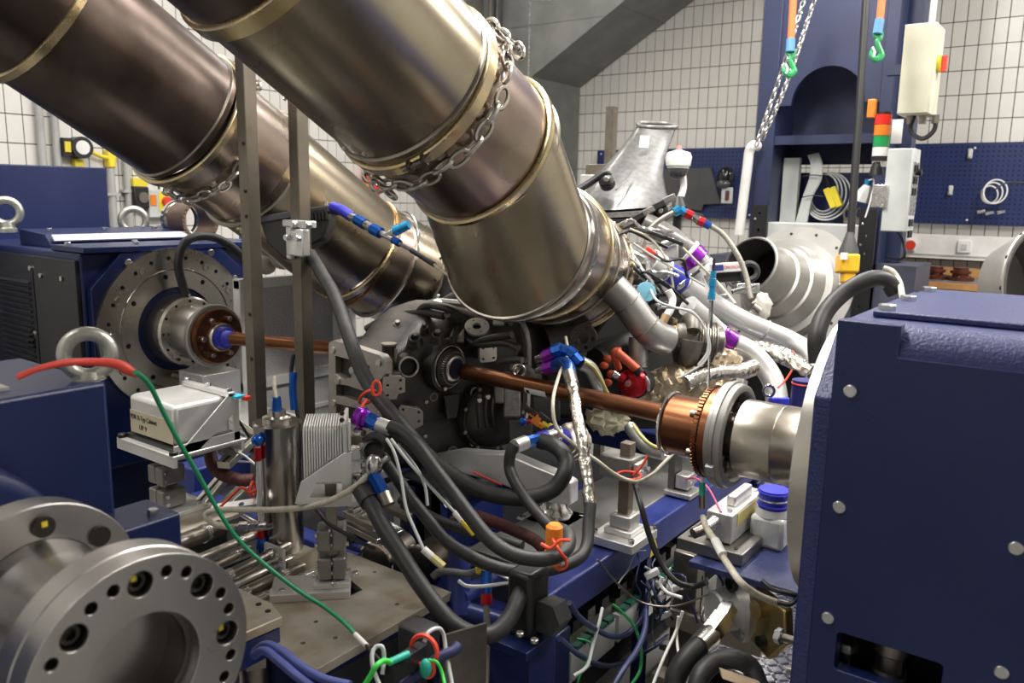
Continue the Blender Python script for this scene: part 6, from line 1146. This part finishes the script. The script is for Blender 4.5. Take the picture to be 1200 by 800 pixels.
# drain tube with blue-red fitting
t = T('sight_line', 'clear drain tube with blue and red fittings at the bed end', 'tube', P(570, 760, d=1.95)); fit_(t, (570, 668, 1.98), (570, 696, 1.97), .013, ablue, 'blue_fitting', 10); fit_(t, (570, 696, 1.97), (570, 709, 1.96), .014, ared, 'red_fitting', 8); B().tube(PL([(570, 708, 1.96), (571, 750, 1.94), (569, 805, 1.9)]), .008, 10).out('clear_tube', mt('tube_smoke', (.45, .43, .4), .25, 0, None, 8, trans=.4), t)
# ================= front table details
t = T('roller_bearing', 'pair of half round steel caps behind the front table plate', 'bearing', P(480, 650, Z=.6)); 
for k, (x, y) in enumerate(((455, 652), (505, 655))):
    c = P(x, y, Z=.58); B().lathe([(-.07, .055), (.05, .055)], c, (.15, -1, 0), 28).out('roller', steeld, t); B().torus(c+V((0, -.05, 0)), (.15, -1, 0), .056, .006, 28, 6).out('roller_edge', chrome, t)
c = P(432, 638, Z=.6); t = T('table_valve', 'small blue valve block on the front table', 'valve', c); B().bx(c.x-.03, c.x+.03, c.y-.03, c.y+.03, .60, .65).out('valve_body', royal, t, bev=.004); B().bx(c.x-.055, c.x+.02, c.y-.06, c.y-.03, .60, .62).out('valve_foot', royal, t, bev=.004); B().cyl((c.x-.02, c.y-.03, .625), (c.x-.02, c.y-.06, .625), .012).out('plug', blk, t)
t = T('linkage', 'machined steel linkage bars behind the cooler stand', 'linkage', P(460, 610, d=2.2))
for (x0, y0), (x1, y1), m in (((405, 600), (442, 618), steel), ((402, 612), (446, 634), steel), ((410, 590), (470, 625), zinc), ((420, 580), (480, 606), steeld)): a, b_ = P(x0, y0, d=2.2), P(x1, y1, d=2.1); d_ = (b_-a).normalized(); s_ = Z_.cross(d_).normalized(); B().ob((a+b_)/2, d_, s_, d_.cross(s_), (b_-a).length/2, .012, .008).out('bar', m, t, bev=.002)
for x, y in ((415, 597), (425, 603), (440, 606), (412, 588)): B().cyl(P(x, y, d=2.15), P(x+9, y-4, d=2.15), .012, None, 10).out('pin', chrome, t)
# hydraulic rods at left
for i, (x0, y0, x1, y1, r, m, l) in enumerate(((186, 645, 258, 618, .022, steeld, 'thick dull steel tube pointing right behind the foreground flange'), (215, 662, 305, 624, .012, steel, 'upper slim steel rod right of the thick tube'), (232, 672, 290, 644, .012, mt('rod_tan', (.36, .3, .24), .4, .8), 'tan slim rod under the upper slim rod'), (255, 680, 335, 640, .014, steeld, 'long slim rod in the middle of the rod group'), (262, 692, 340, 655, .012, steel, 'slim rod with bright fitting in the rod group'), (275, 700, 352, 664, .013, steeld, 'lower slim rod of the rod group'), (300, 703, 372, 668, .010, chrome, 'lowest bright rod of the rod group'))):
    a, b_ = P(x0, y0, d=2.02), P(x1, y1, d=2.2); t = T('hydraulic_rod', l, 'rod', a); B().cyl(a, b_, r, None, 20).out('rod_tube', m, t); d_ = (b_-a)
    for q in (.12, .7): B().cyl(a+d_*q, a+d_*(q+.07), r*1.12, None, 12).out('rod_fitting', chrome if i % 2 else zinc, t)
    B().cyl(a+d_*.98, a+d_*1.06, r*.7, None, 12).out('rod_end', steel, t)
c = P(250, 640, Z=.45); B().bx(c.x-.35, c.x+.25, c.y-.15, c.y+.35, .3, .5).out('rod_cradle', black, None, 'black cradle under the steel rods', 'cradle')
t = T('slotted_rails', 'pale aluminium profile rails lying behind the left rods', 'rail', P(270, 590, d=2.6))
for x0, y0, x1, y1 in ((205, 625, 260, 562), (240, 615, 290, 568), (262, 545, 300, 510)): a, b_ = P(x0, y0, d=2.55), P(x1, y1, d=2.75); d_ = (b_-a).normalized(); s_ = Z_.cross(d_).normalized(); B().ob((a+b_)/2, d_, s_, d_.cross(s_), (b_-a).length/2, .022, .012).out('profile_rail', mt('profile_alu', (.5, .48, .42), .4, .8), t, bev=.002); B().ob((a+b_)/2+d_.cross(s_)*.012, d_, s_, d_.cross(s_), (b_-a).length/2, .005, .001).out('slot', black, t)
a = P(305, 593, d=2.25); t = T('slotted_bracket', 'slotted aluminium bracket left of the stainless tank', 'bracket', a); holed('bracket_plate', alu, t, [(-.13, -.02), (.06, .012), (.06, .03), (-.02, .022), (-.13, -.0)], [cir(-.05, .0, .008, 10), cir(.03, .017, .008, 10)], .008, a, rt, (up*.6+fw*.8).normalized())
B().tube(PL([(282, 602, 2.2), (300, 612, 2.2), (312, 612, 2.2)]), .006).out('bracket_rod', zinc, t)
t = T('wire_bundle', 'cream wires running from the measuring box to the left steel post', 'cable', P(260, 480, d=2.7))
for k in range(3): B().tube(PL([(240, 468+3*k, 2.6), (252, 470+3*k, 2.65), (268, 484+3*k, 2.68), (284, 496+3*k, 2.7), (300, 508+2*k, 2.75)]), .0065, 8).out('wire', beige, t)
B().tube(PL([(244, 468, 2.6), (256, 464, 2.6), (266, 472, 2.6), (278, 490, 2.62), (292, 512, 2.65)]), .005, 8).out('black_wire', blk, t); B().tube(PL([(250, 524, 2.6), (262, 535, 2.6), (276, 540, 2.6), (296, 541, 2.6)]), .004, 8).out('thin_wire', ltg, t); B().tube(PL([(252, 518, 2.6), (268, 526, 2.6), (285, 533, 2.6), (300, 545, 2.6)]), .004, 8).out('thin_wire', ltg, t)
B().cyl(P(250, 489, d=2.62), P(259, 485, d=2.62), .014, None, 8).out('blue_nut', ablue, t); B().ob(P(268, 528, d=2.6), (rt-up*.6).normalized(), (up+rt*.6).normalized(), fw, .03, .014, .016).out('connector', steeld, t, bev=.003)
# front left block near the foreground flange
t = T('clamp_plate', 'thick worn steel plate with yellow block under it beside the flange', 'plate', P(290, 730, Z=.6)); z_ = .66; a = P(330, 733, Z=z_)
q_ = [P(x, y, Z=z_) for x, y in ((262, 680), (318, 706), (331, 722), (262, 752), (200, 780), (180, 700))]
B().loft([[V((p.x, p.y, z_-.024)) for p in q_], q_]).out('plate_body', plate_m, t, bev=.003)
a = P(300, 760, Z=.60); B().bx(a.x-.2, a.x+.02, a.y-.2, a.y+.05, .58, z_-.025).out('blue_spacer', navy, t); B().bx(a.x-.18, a.x-.02, a.y-.18, a.y-.0, .595, z_-.03).out('yellow_block', mt('brass', (.55, .42, .16), .35, .8), t)
bolts(t, [P(314, 716, Z=z_), P(303, 708, Z=z_)], Z_, .007, .002, black, 10)
c = P(298, 765, Z=.57); t = T('cable_gland', 'large steel cable gland with blue cables at the lower left', 'gland', c)
B().lathe([(-.2, .034), (-.02, .034)], c, Z_, 24).out('gland_body', steeld, t); B().lathe([(-.02, .042), (.004, .042)], c, Z_, 6).out('gland_nut', steeld, t); B().lathe([(.004, .03), (.012, .032), (.02, .03), (.024, .022)], c, Z_, 24).out('gland_ring', zinc, t)
wire('thick blue cable from the gland to the lower right, upper one', [(298, 764, 1.62), (312, 755, 1.6), (332, 764, 1.57), (352, 780, 1.54), (378, 795, 1.5), (410, 803, 1.47)], .0085, mt('cable_blue', (.07, .09, .3), .4))
wire('thick blue cable from the gland to the lower right, lower one', [(297, 768, 1.6), (310, 762, 1.58), (328, 775, 1.55), (348, 792, 1.52), (370, 808, 1.49)], .0085, MATS['cable_blue'])
# cable clip block at the table's side
a = P(480, 773, d=1.62); t = T('cable_carrier', 'black cable carrier bar with red tie beside the front table', 'carrier', a); d_ = (P(500, 755, d=1.68)-P(453, 786, d=1.55)).normalized(); s_ = Z_.cross(d_).normalized()
B().ob(P(476, 776, d=1.6), d_, s_, d_.cross(s_), .058, .012, .02).out('carrier_bar', blk, t, bev=.002); B().torus(P(497, 762, d=1.62), d_, .03, .005, 24, 6).out('red_tie', redz, t); B().torus(P(502, 784, d=1.6), fw, .016, .004, 18, 6, .7).out('red_tie', redz, t); B().sph(P(499, 783, d=1.6), .016, (.8, .8, 1.3), 12, 8).out('teal_bulb', teal, t)
a = P(493, 742, d=1.75); B().bx(a.x-.04, a.x+.03, a.y-.03, a.y+.03, a.z-.05, a.z+.02).out('holder', mt('holder_black', (.03, .03, .033), .5), t, bev=.006)
wire('bright green wire at the bottom beside the black bar', [(427, 803, 1.5), (434, 792, 1.5), (441, 780, 1.5), (450, 774, 1.52), (458, 776, 1.53)], .0055, lgrn)
wire('thin green wire leaving the red tie to the bottom edge', [(502, 773, 1.6), (512, 776, 1.6), (518, 788, 1.6), (522, 806, 1.58)], .0035, lgrn)
t = T('teal_sleeve', 'teal sleeve lying on the black cable bar', 'sleeve', P(467, 770, d=1.55)); fit_(t, (456, 776, 1.53), (478, 766, 1.57), .007, teal, 'sleeve_body')
wire('grey wire loop at the table corner', [(446, 806, 1.52), (438, 785, 1.53), (436, 768, 1.54), (440, 758, 1.55), (448, 758, 1.55), (450, 772, 1.55), (448, 790, 1.54)], .0042, ltg)
wire('grey cable arching over the black holder', [(497, 752, 1.62), (503, 740, 1.63), (514, 736, 1.65), (520, 744, 1.66), (523, 765, 1.65), (530, 803, 1.62)], .0042, ltg)
a = P(545, 775, d=1.72); B().ob(a, (rt*.75+fw*.65).normalized(), Z_, (rt*.65-fw*.75).normalized(), .055, .075, .004).out('cover_sheet', steeld, None, 'bare sheet metal cover at the bed end below the lowest hose', 'cover')
wire('dark blue bundled cables over the cover sheet', [(470, 802, 1.62), (495, 785, 1.63), (515, 770, 1.64), (532, 762, 1.65), (537, 755, 1.66)], .011, mt('bundle_navy', (.03, .035, .12), .5))
# blue tubes of the frame at the bed end
t = T('frame_tube', 'blue round frame tubes below the lowest black hose', 'frame', P(570, 700, d=2.15)); B().cyl(P(535, 712, d=2.1), P(600, 730, d=2.12), .022, None, 16).out('tube', royal, t); B().cyl(P(538, 640, d=2.15), P(538, 720, d=2.1), .03, None, 16).out('tube', royal, t); B().cyl(P(538, 700, d=2.1), P(600, 668, d=2.35), .025, None, 16).out('tube', royal, t)

# ================= long green wire with red sleeve from the eyebolt
hose('ground_wire', [(158, 436, 1.40), (165, 440, 1.42), (176, 452, 1.45), (190, 480, 1.5), (210, 518, 1.55), (230, 552, 1.6), (258, 602, 1.66), (282, 635, 1.7), (315, 665, 1.72), (350, 692, 1.72), (380, 711, 1.72), (404, 730, 1.7), (418, 745, 1.68)], .0045, mt('wire_green', (.02, .30, .13), .42), 'long green wire sagging across from the eyebolt to the table', 'wire', seg=8)
t = T('wire_end', 'white crimp at the lower end of the long green wire', 'crimp', P(425, 752, d=1.66)); fit_(t, (416, 743, 1.68), (430, 757, 1.65), .0055, wht, 'crimp'); B().tube(PL([(429, 756, 1.65), (438, 766, 1.62), (446, 775, 1.6)]), .004).out('tail', blk, t)
t = T('red_sleeve', 'red tape sleeve of the long wire laid over the foreground eyebolt', 'sleeve', P(100, 428, d=1.38)); B().tube(PL([(20, 442, 1.3), (45, 432, 1.32), (75, 425, 1.35), (105, 424, 1.38), (135, 426, 1.4), (148, 432, 1.41), (160, 439, 1.42)]), [.005, .005, .006, .007, .008, .010, .006], 10).out('sleeve_body', mt('red_sleeve', (.75, .07, .05), .45), t)

# ================= foreground coupling and its bearing housing
AY, AZ = .5, .995; o = V((-.933, AY, AZ)); n = X_
t = T('foreground_shaft_end', 'blurred steel flange coupling with counterbored bolts in the near left corner', 'coupling', (-1.1, AY, AZ-.16))
hs = [cir(0, 0, .077, 48)]
for k in range(8):
    a = math.radians(90-45*k); hs.append(cir(.119*math.cos(a), .119*math.sin(a), 0.0180, 20))
    for e in (-16.5, 16.5-1): a2 = a+math.radians(22.5+e*.42); hs.append(cir(.128*math.cos(a2), .128*math.sin(a2), .0092, 14))
fst = mt('flange_steel', (.58, .56, .54), .3, 1, (.5, .48, .46), 6)
FF = holed('flange', fst, t, cir(0, 0, .150, 96), hs, .034, o-n*.034, Y_, Z_, bev=.001, sm=25)
B().lathe([(-.075, .11), (-.07, .152), (-.036, .152), (-.034, .15)], o, n, 72, (0, 0)).out('flange_rear', fst, t)
B().lathe([(-.0, .077), (-.02, .077), (-.022, .07), (-.034, .07), (-.036, .075), (-.16, .075)], o, n, 64, (0, 1)).out('bore', mt('bore_steel', (.11, .10, .09), .35, .9), t)
RB = math.radians(-5)
for k in range(8):
    a = math.radians(90-45*k); c = o+Y_*(.119*math.cos(a))+Z_*(.119*math.sin(a)); B().lathe([(-.034, .0135), (-.012, .0135), (-.01, .012), (-.01, .0075), (-.018, .007)], c, n, 20).out('socket_bolt', mt('dark_bolt', (.06, .055, .05), .4, .8), FF)
    if k in (0, 2, 6): B().ob(c+n*-.0085+Y_*-.004+Z_*.006, Y_, Z_, X_, .0035, .0035, .001).out('yellow_mark', yel, FF)
    c2_ = V((-1.215, AY+.118*math.cos(a+RB), AZ+.118*math.sin(a+RB))); B().cyl(c2_-X_*.01, c2_+X_*.006, .016, None, 20).out('bolt', MATS['dark_bolt'], t)
    if k in (0,): B().ob(c2_+X_*.0068+Z_*.005, Y_, Z_, X_, .004, .004, .001).out('yellow_mark', yel, t)
B().lathe([(-.29, .098), (-.24, .092), (-.14, .092), (-.12, .098), (-.075, .112)], o, n, 64).out('neck', fst, t)
B().lathe([(-.33, .149), (-.285, .150), (-.283, .148), (-.283, .098)], o, n, 72, (1, 0)).out('flange', fst, t)
B().lathe([(-.42, .10), (-.33, .135)], o, n, 64).out('neck', fst, t)
# housing
t = T('bearing_housing', 'blurred dark blue bearing housing block in the left foreground', 'housing', (-1.7, .3, 0)); xf = -1.5
B().bx(-1.85, xf, -.25, .765, .0, 1.243).out('housing_block', navy, t, bev=.008)
B().bx(-1.52, -1.40, .3, .84, .0, .985).out('side_plinth', navy, t, bev=.006)
B().lathe([(xf+.0, .20), (xf+.05, .198), (xf+.06, .19), (xf+.065, .17)], V((0, AY-.05, AZ-.03)), X_, 64).out('bearing_cover', navy, t)
for y0, y1 in ((-.1, .42), (.44, .62)): B().bx(-1.80, -1.56, y0, y1, 1.243, 1.249).out('cover_plate', mt('pale_plate', (.55, .54, .5), .4, .6), t)
bolts(t, [V((-1.54, .72, .985)), V((-1.43, .8, .985))], Z_, .01, .012, zinc)
a = P(106, 455, X=-1.54); eyebolt('blurred galvanised eyebolt on the blue foreground housing block', V((-1.54, a.y, 1.243)), .040, .0135, V((.85, -.5, 0)), .008, eye_m)

# ================= torque sensor stand under the right hub
t = T('torque_sensor_stand', 'machined steel pedestal with yellow label under the grey ring of the right hub', 'pedestal', V((-.75, 2.08, .62)))
xa, xb = P(831, 612, Y=2.13).x, P(857, 625, Y=2.13).x; z0 = P(857, 652, Y=2.13).z; z1 = P(857, 624, Y=2.13).z
B().bx(xa-.01, xb, 2.13, 2.40, .642, .728).out('sensor_block', alu, t, bev=.004); B().bx(xb, xb+.0015, 2.17, 2.33, .685, .722).out('yellow_label', mt('label_yellow', (.65, .55, .2), .5), t); B().bx(xa+.02, xb-.02, 2.2, 2.34, .728, .76).out('saddle', alu, t, bev=.006); bolts(t, [V((xb-.02, 2.16, .728)), V((xb-.02, 2.37, .728))], Z_, .008, .008, zinc)
B().bx(P(794, 620, Y=2.09).x, xb+.05, 2.09, 2.44, .605, .64).out('base_plate', mt('dark_machined', (.3, .29, .27), .35, .9), t, bev=.003); bolts(t, [V((xa-.05, 2.12, .64)), V((xb+.02, 2.12, .64))], Z_, .006, .002, black, 10)
p0, p1 = P(832, 606, Y=2.09), P(822, 612, Y=2.05); B().cyl(V((p0.x, 2.13, .70)), V((p0.x-.01, 2.09, .69)), .02, None, 16).out('plug_ring', zinc, t); B().cyl(V((p0.x-.01, 2.09, .69)), V((p0.x-.03, 2.05, .682)), .017, .015, 16).out('plug', steeld, t)
hose('sensor_cable', [(824, 606, 2.18), (828, 618, 2.1), (838, 634, 2.04), (846, 650, 2.0), (855, 664, 1.95), (868, 682, 1.9), (885, 695, 1.92), (905, 704, 1.95), (922, 708, 2.0)], .0085, beige, 'pale sheathed cable from the sensor plug to the right')
t = T('cable_boot', 'white shrink boot on the pale sensor cable', 'boot', P(845, 645, d=1.92)); fit_(t, (838, 633, 2.04), (847, 650, 1.99), .0115, label_w, 'boot')
hose('sensor_cable', [(893, 680, 1.98), (905, 690, 1.96), (925, 695, 1.95), (934, 698, 1.95), (925, 708, 1.95), (900, 702, 1.96)], .006, blk, 'black thin cable looping beside the brass bracket')
B().bx(-.86, -.46, 2.04, 2.46, .585, .604).out('blue_shelf', navyh, None, 'hammered blue shelf plate between pedestal and right dynamometer', 'shelf', bev=.003)
t = T('filler_neck', 'clear plastic pot with blue silicone band under the right hub', 'pot', V((-.62, 2.2, .62))); c = P(905, 605, Y=2.3); B().bx(c.x-.05, c.x+.05, 2.25, 2.36, .605, c.z+.01).out('pot_body', clearp, t, bev=.012); B().lathe([(c.z+.01, .05), (c.z+.03, .045)], V((c.x, 2.3, 0)), Z_, 24).out('pot_neck', clearp, t)
B().lathe([(c.z+.03, .043), (c.z+.085, .043)], V((c.x, 2.3, 0)), Z_, 28).out('silicone_band', sil, t)
for z in (.04, .058, .078): B().torus((c.x, 2.3, c.z+z), Z_, .044, .003, 28, 6).out('wire_clip', zinc if z == .058 else sil, t)
t = T('probe_plug', 'thin white and teal probe plug in front of the pedestal', 'plug', P(823, 570, d=2.2)); fit_(t, (823, 545, 2.2), (823, 565, 2.2), .006, wht, 'white_part'); fit_(t, (823, 565, 2.2), (823, 580, 2.2), .009, teal, 'teal_part'); fit_(t, (823, 580, 2.2), (823, 595, 2.2), .01, steeld, 'steel_part')
t = T('sleeve_band', 'dark blue hose band with red edge behind the right hub', 'band', P(943, 455, d=2.9)); B().cyl(P(943, 470, d=2.9)+V((0, 0, -.85)), P(943, 445, d=2.9), .042, None, 24).out('band_body', mt('band_blue', (.02, .022, .16), .4), t); B().torus(P(943, 449, d=2.9), Z_, .043, .003, 24, 6).out('red_edge', red, t)
tie('red cable tie behind the silver pipes near the right hub', P(928, 422, d=3.19), rt, .036, PL([(928, 434, 3.14), (920, 446, 3.12), (912, 454, 3.1)]))
hose('dyno_hose', [(958, 425, 2.25), (957, 395, 2.25), (966, 368, 2.28), (985, 346, 2.3), (1005, 333, 2.3), (1025, 326, 2.3), (1040, 330, 2.3), (1049, 343, 2.3)], .024, rub, 'black hose arching over the right dynamometer corner', seg=16)
hose('dyno_hose', [P(1036, 314, d=2.42), P(1046, 318, d=2.4), P(1054, 330, d=2.36), P(1057, 345, Y=2.33), P(1060, 358, Y=2.30)], .008, beige, 'thin tan hose behind the black arch on the right')
# ================= hydraulics at the lower right
t = T('hydraulic_motor', 'brass coloured bracket with round aluminium motor under the blue shelf', 'hydraulic motor', P(880, 720, d=2.3)); n = (V((-.55, -.83, 0))).normalized(); brs = mt('yellow_zinc', (.5, .38, .18), .35, .85, (.38, .28, .12), 8)
c = P(866, 706, d=2.32); u_ = Z_.cross(n).normalized(); k_ = .80
sl = lambda l: [(x*k_, y*k_) for x, y in l]
holed('motor_flange', alu, t, sl([(-.10, -.06), (-.05, -.11), (.07, -.11), (.10, -.05), (.10, .04), (.08, .115), (-.07, .115), (-.10, .05)]), [cir(-.07*k_, .08*k_, .009, 12), cir(.07*k_, -.08*k_, .009, 12)], .022, c, u_, Z_, bev=.001)
B().lathe([(0, .060), (.05, .058), (.055, .052), (.055, .0)], c+n*.02-Z_*.02+u_*-.01, n, 40).out('motor_body', alu, t); B().lathe([(0, .022), (.015, .022), (.016, .015), (.005, .013)], c+n*.022+Z_*.062-u_*.0, n, 24).out('black_port', blk, t)
B().prism(sl([(-.02, .10), (.16, .09), (.18, -.02), (.10, -.12), (-.02, -.1)]), c-n*.03+u_*.06, u_, Z_, .03).out('brass_bracket', brs, t, bev=.006); B().lathe([(0, .025), (.03, .025)], c+u_*.11+Z_*.04, n, 20).out('bracket_boss', brs, t); B().cyl(c+u_*.12-Z_*.05, c+u_*.12-Z_*.05+n*.02, .015, None, 16).out('black_plug', blk, t)
p = PL([(853, 712, 2.24), (845, 727, 2.2), (832, 744, 2.16), (818, 758, 2.1)]); B().cyl(p[0], p[1], .028, None, 6).out('elbow_nut', zinc, t); B().cyl(p[1]-(p[1]-p[0])*.1, p[2], .033, None, 6).out('hose_nut', chrome, t); B().cyl(p[2], p[3], .03, .029, 20).out('ferrule', steel, t)
hose('hydraulic_hose', [(820, 756, 2.08), (806, 770, 2.06), (794, 788, 2.05), (788, 812, 2.05)], .027, rub, 'short fat black hydraulic hose going down from the motor', seg=16)
hose('hydraulic_hose', [(815, 815, 1.95), (822, 790, 1.97), (840, 775, 2.0), (862, 772, 2.0), (880, 782, 2.0), (890, 805, 1.98)], .024, rub, 'fat black hydraulic hose bending at the bottom edge', seg=16)
t = T('steel_rack', 'worn steel box frame standing on the floor left of the hydraulics', 'frame', P(800, 740, d=2.6)); a = P(806, 668, d=2.5)
B().bx(a.x-.04, a.x+.04, a.y-.02, a.y+.04, .02, a.z+.06).out('upright', steeld, t, bev=.003); B().bx(a.x-.06, a.x+.25, a.y-.03, a.y+.05, .30, .36).out('cross_bar', plate_m, t, bev=.003); B().bx(a.x-.06, a.x+.45, a.y-.1, a.y-.04, .1, .17).out('bar', plate_m, t, bev=.003)
B().bx(a.x-.05, a.x+.55, a.y-.05, a.y+.6, .06, .10).out('frame_bed', mt('bed_brown', (.16, .13, .1), .5, .5), t)
b = P(900, 735, Z=.2); t = T('tread_plate', 'diamond tread plate step beside the hydraulic motor', 'tread plate', V((b.x, b.y, 0)))
B().bx(b.x-.25, b.x+.45, b.y-.3, b.y+.75, .17, .19).out('plate', zinc, t)
tb = B()
for i in range(26):
    for j in range(34):
        x, y = b.x-.24+i*.027, b.y-.29+j*.031; s_ = 1 if (i+j) % 2 else -1; tb.ob(V((x, y, .191)), V((.707, .707*s_, 0)), V((-.707*s_, .707, 0)), Z_, .013, .004, .0015)
tb.out('tread_lug', chrome, t, kind='stuff')
for sx in (-.22, .42): B().bx(b.x+sx, b.x+sx+.04, b.y-.28, b.y+.7, .0, .17).out('support', steeld, t)
t = T('adjuster_bolt', 'steel adjusting bolt and clamp bar at the foot of the right dynamometer', 'bolt', P(925, 750, d=2.0)); B().cyl(P(912, 745, d=2.05), P(935, 752, d=2.0), .011).out('stud', steel, t); B().cyl(P(910, 744, d=2.05), P(916, 746, d=2.04), .02, None, 6).out('nut', zinc, t); B().cyl(P(925, 785, d=1.95), P(937, 788, d=1.93), .012).out('stud', steel, t)
B().ob(P(868, 796, d=1.95), (rt*.9-up*.3).normalized(), (up*.5+fw*.8).normalized(), -fw, .05, .012, .008).out('wood_strip', mt('pale_wood', (.4, .3, .2), .6), None, 'pale wooden strip at the bottom edge below the hydraulic hose', 'strip')
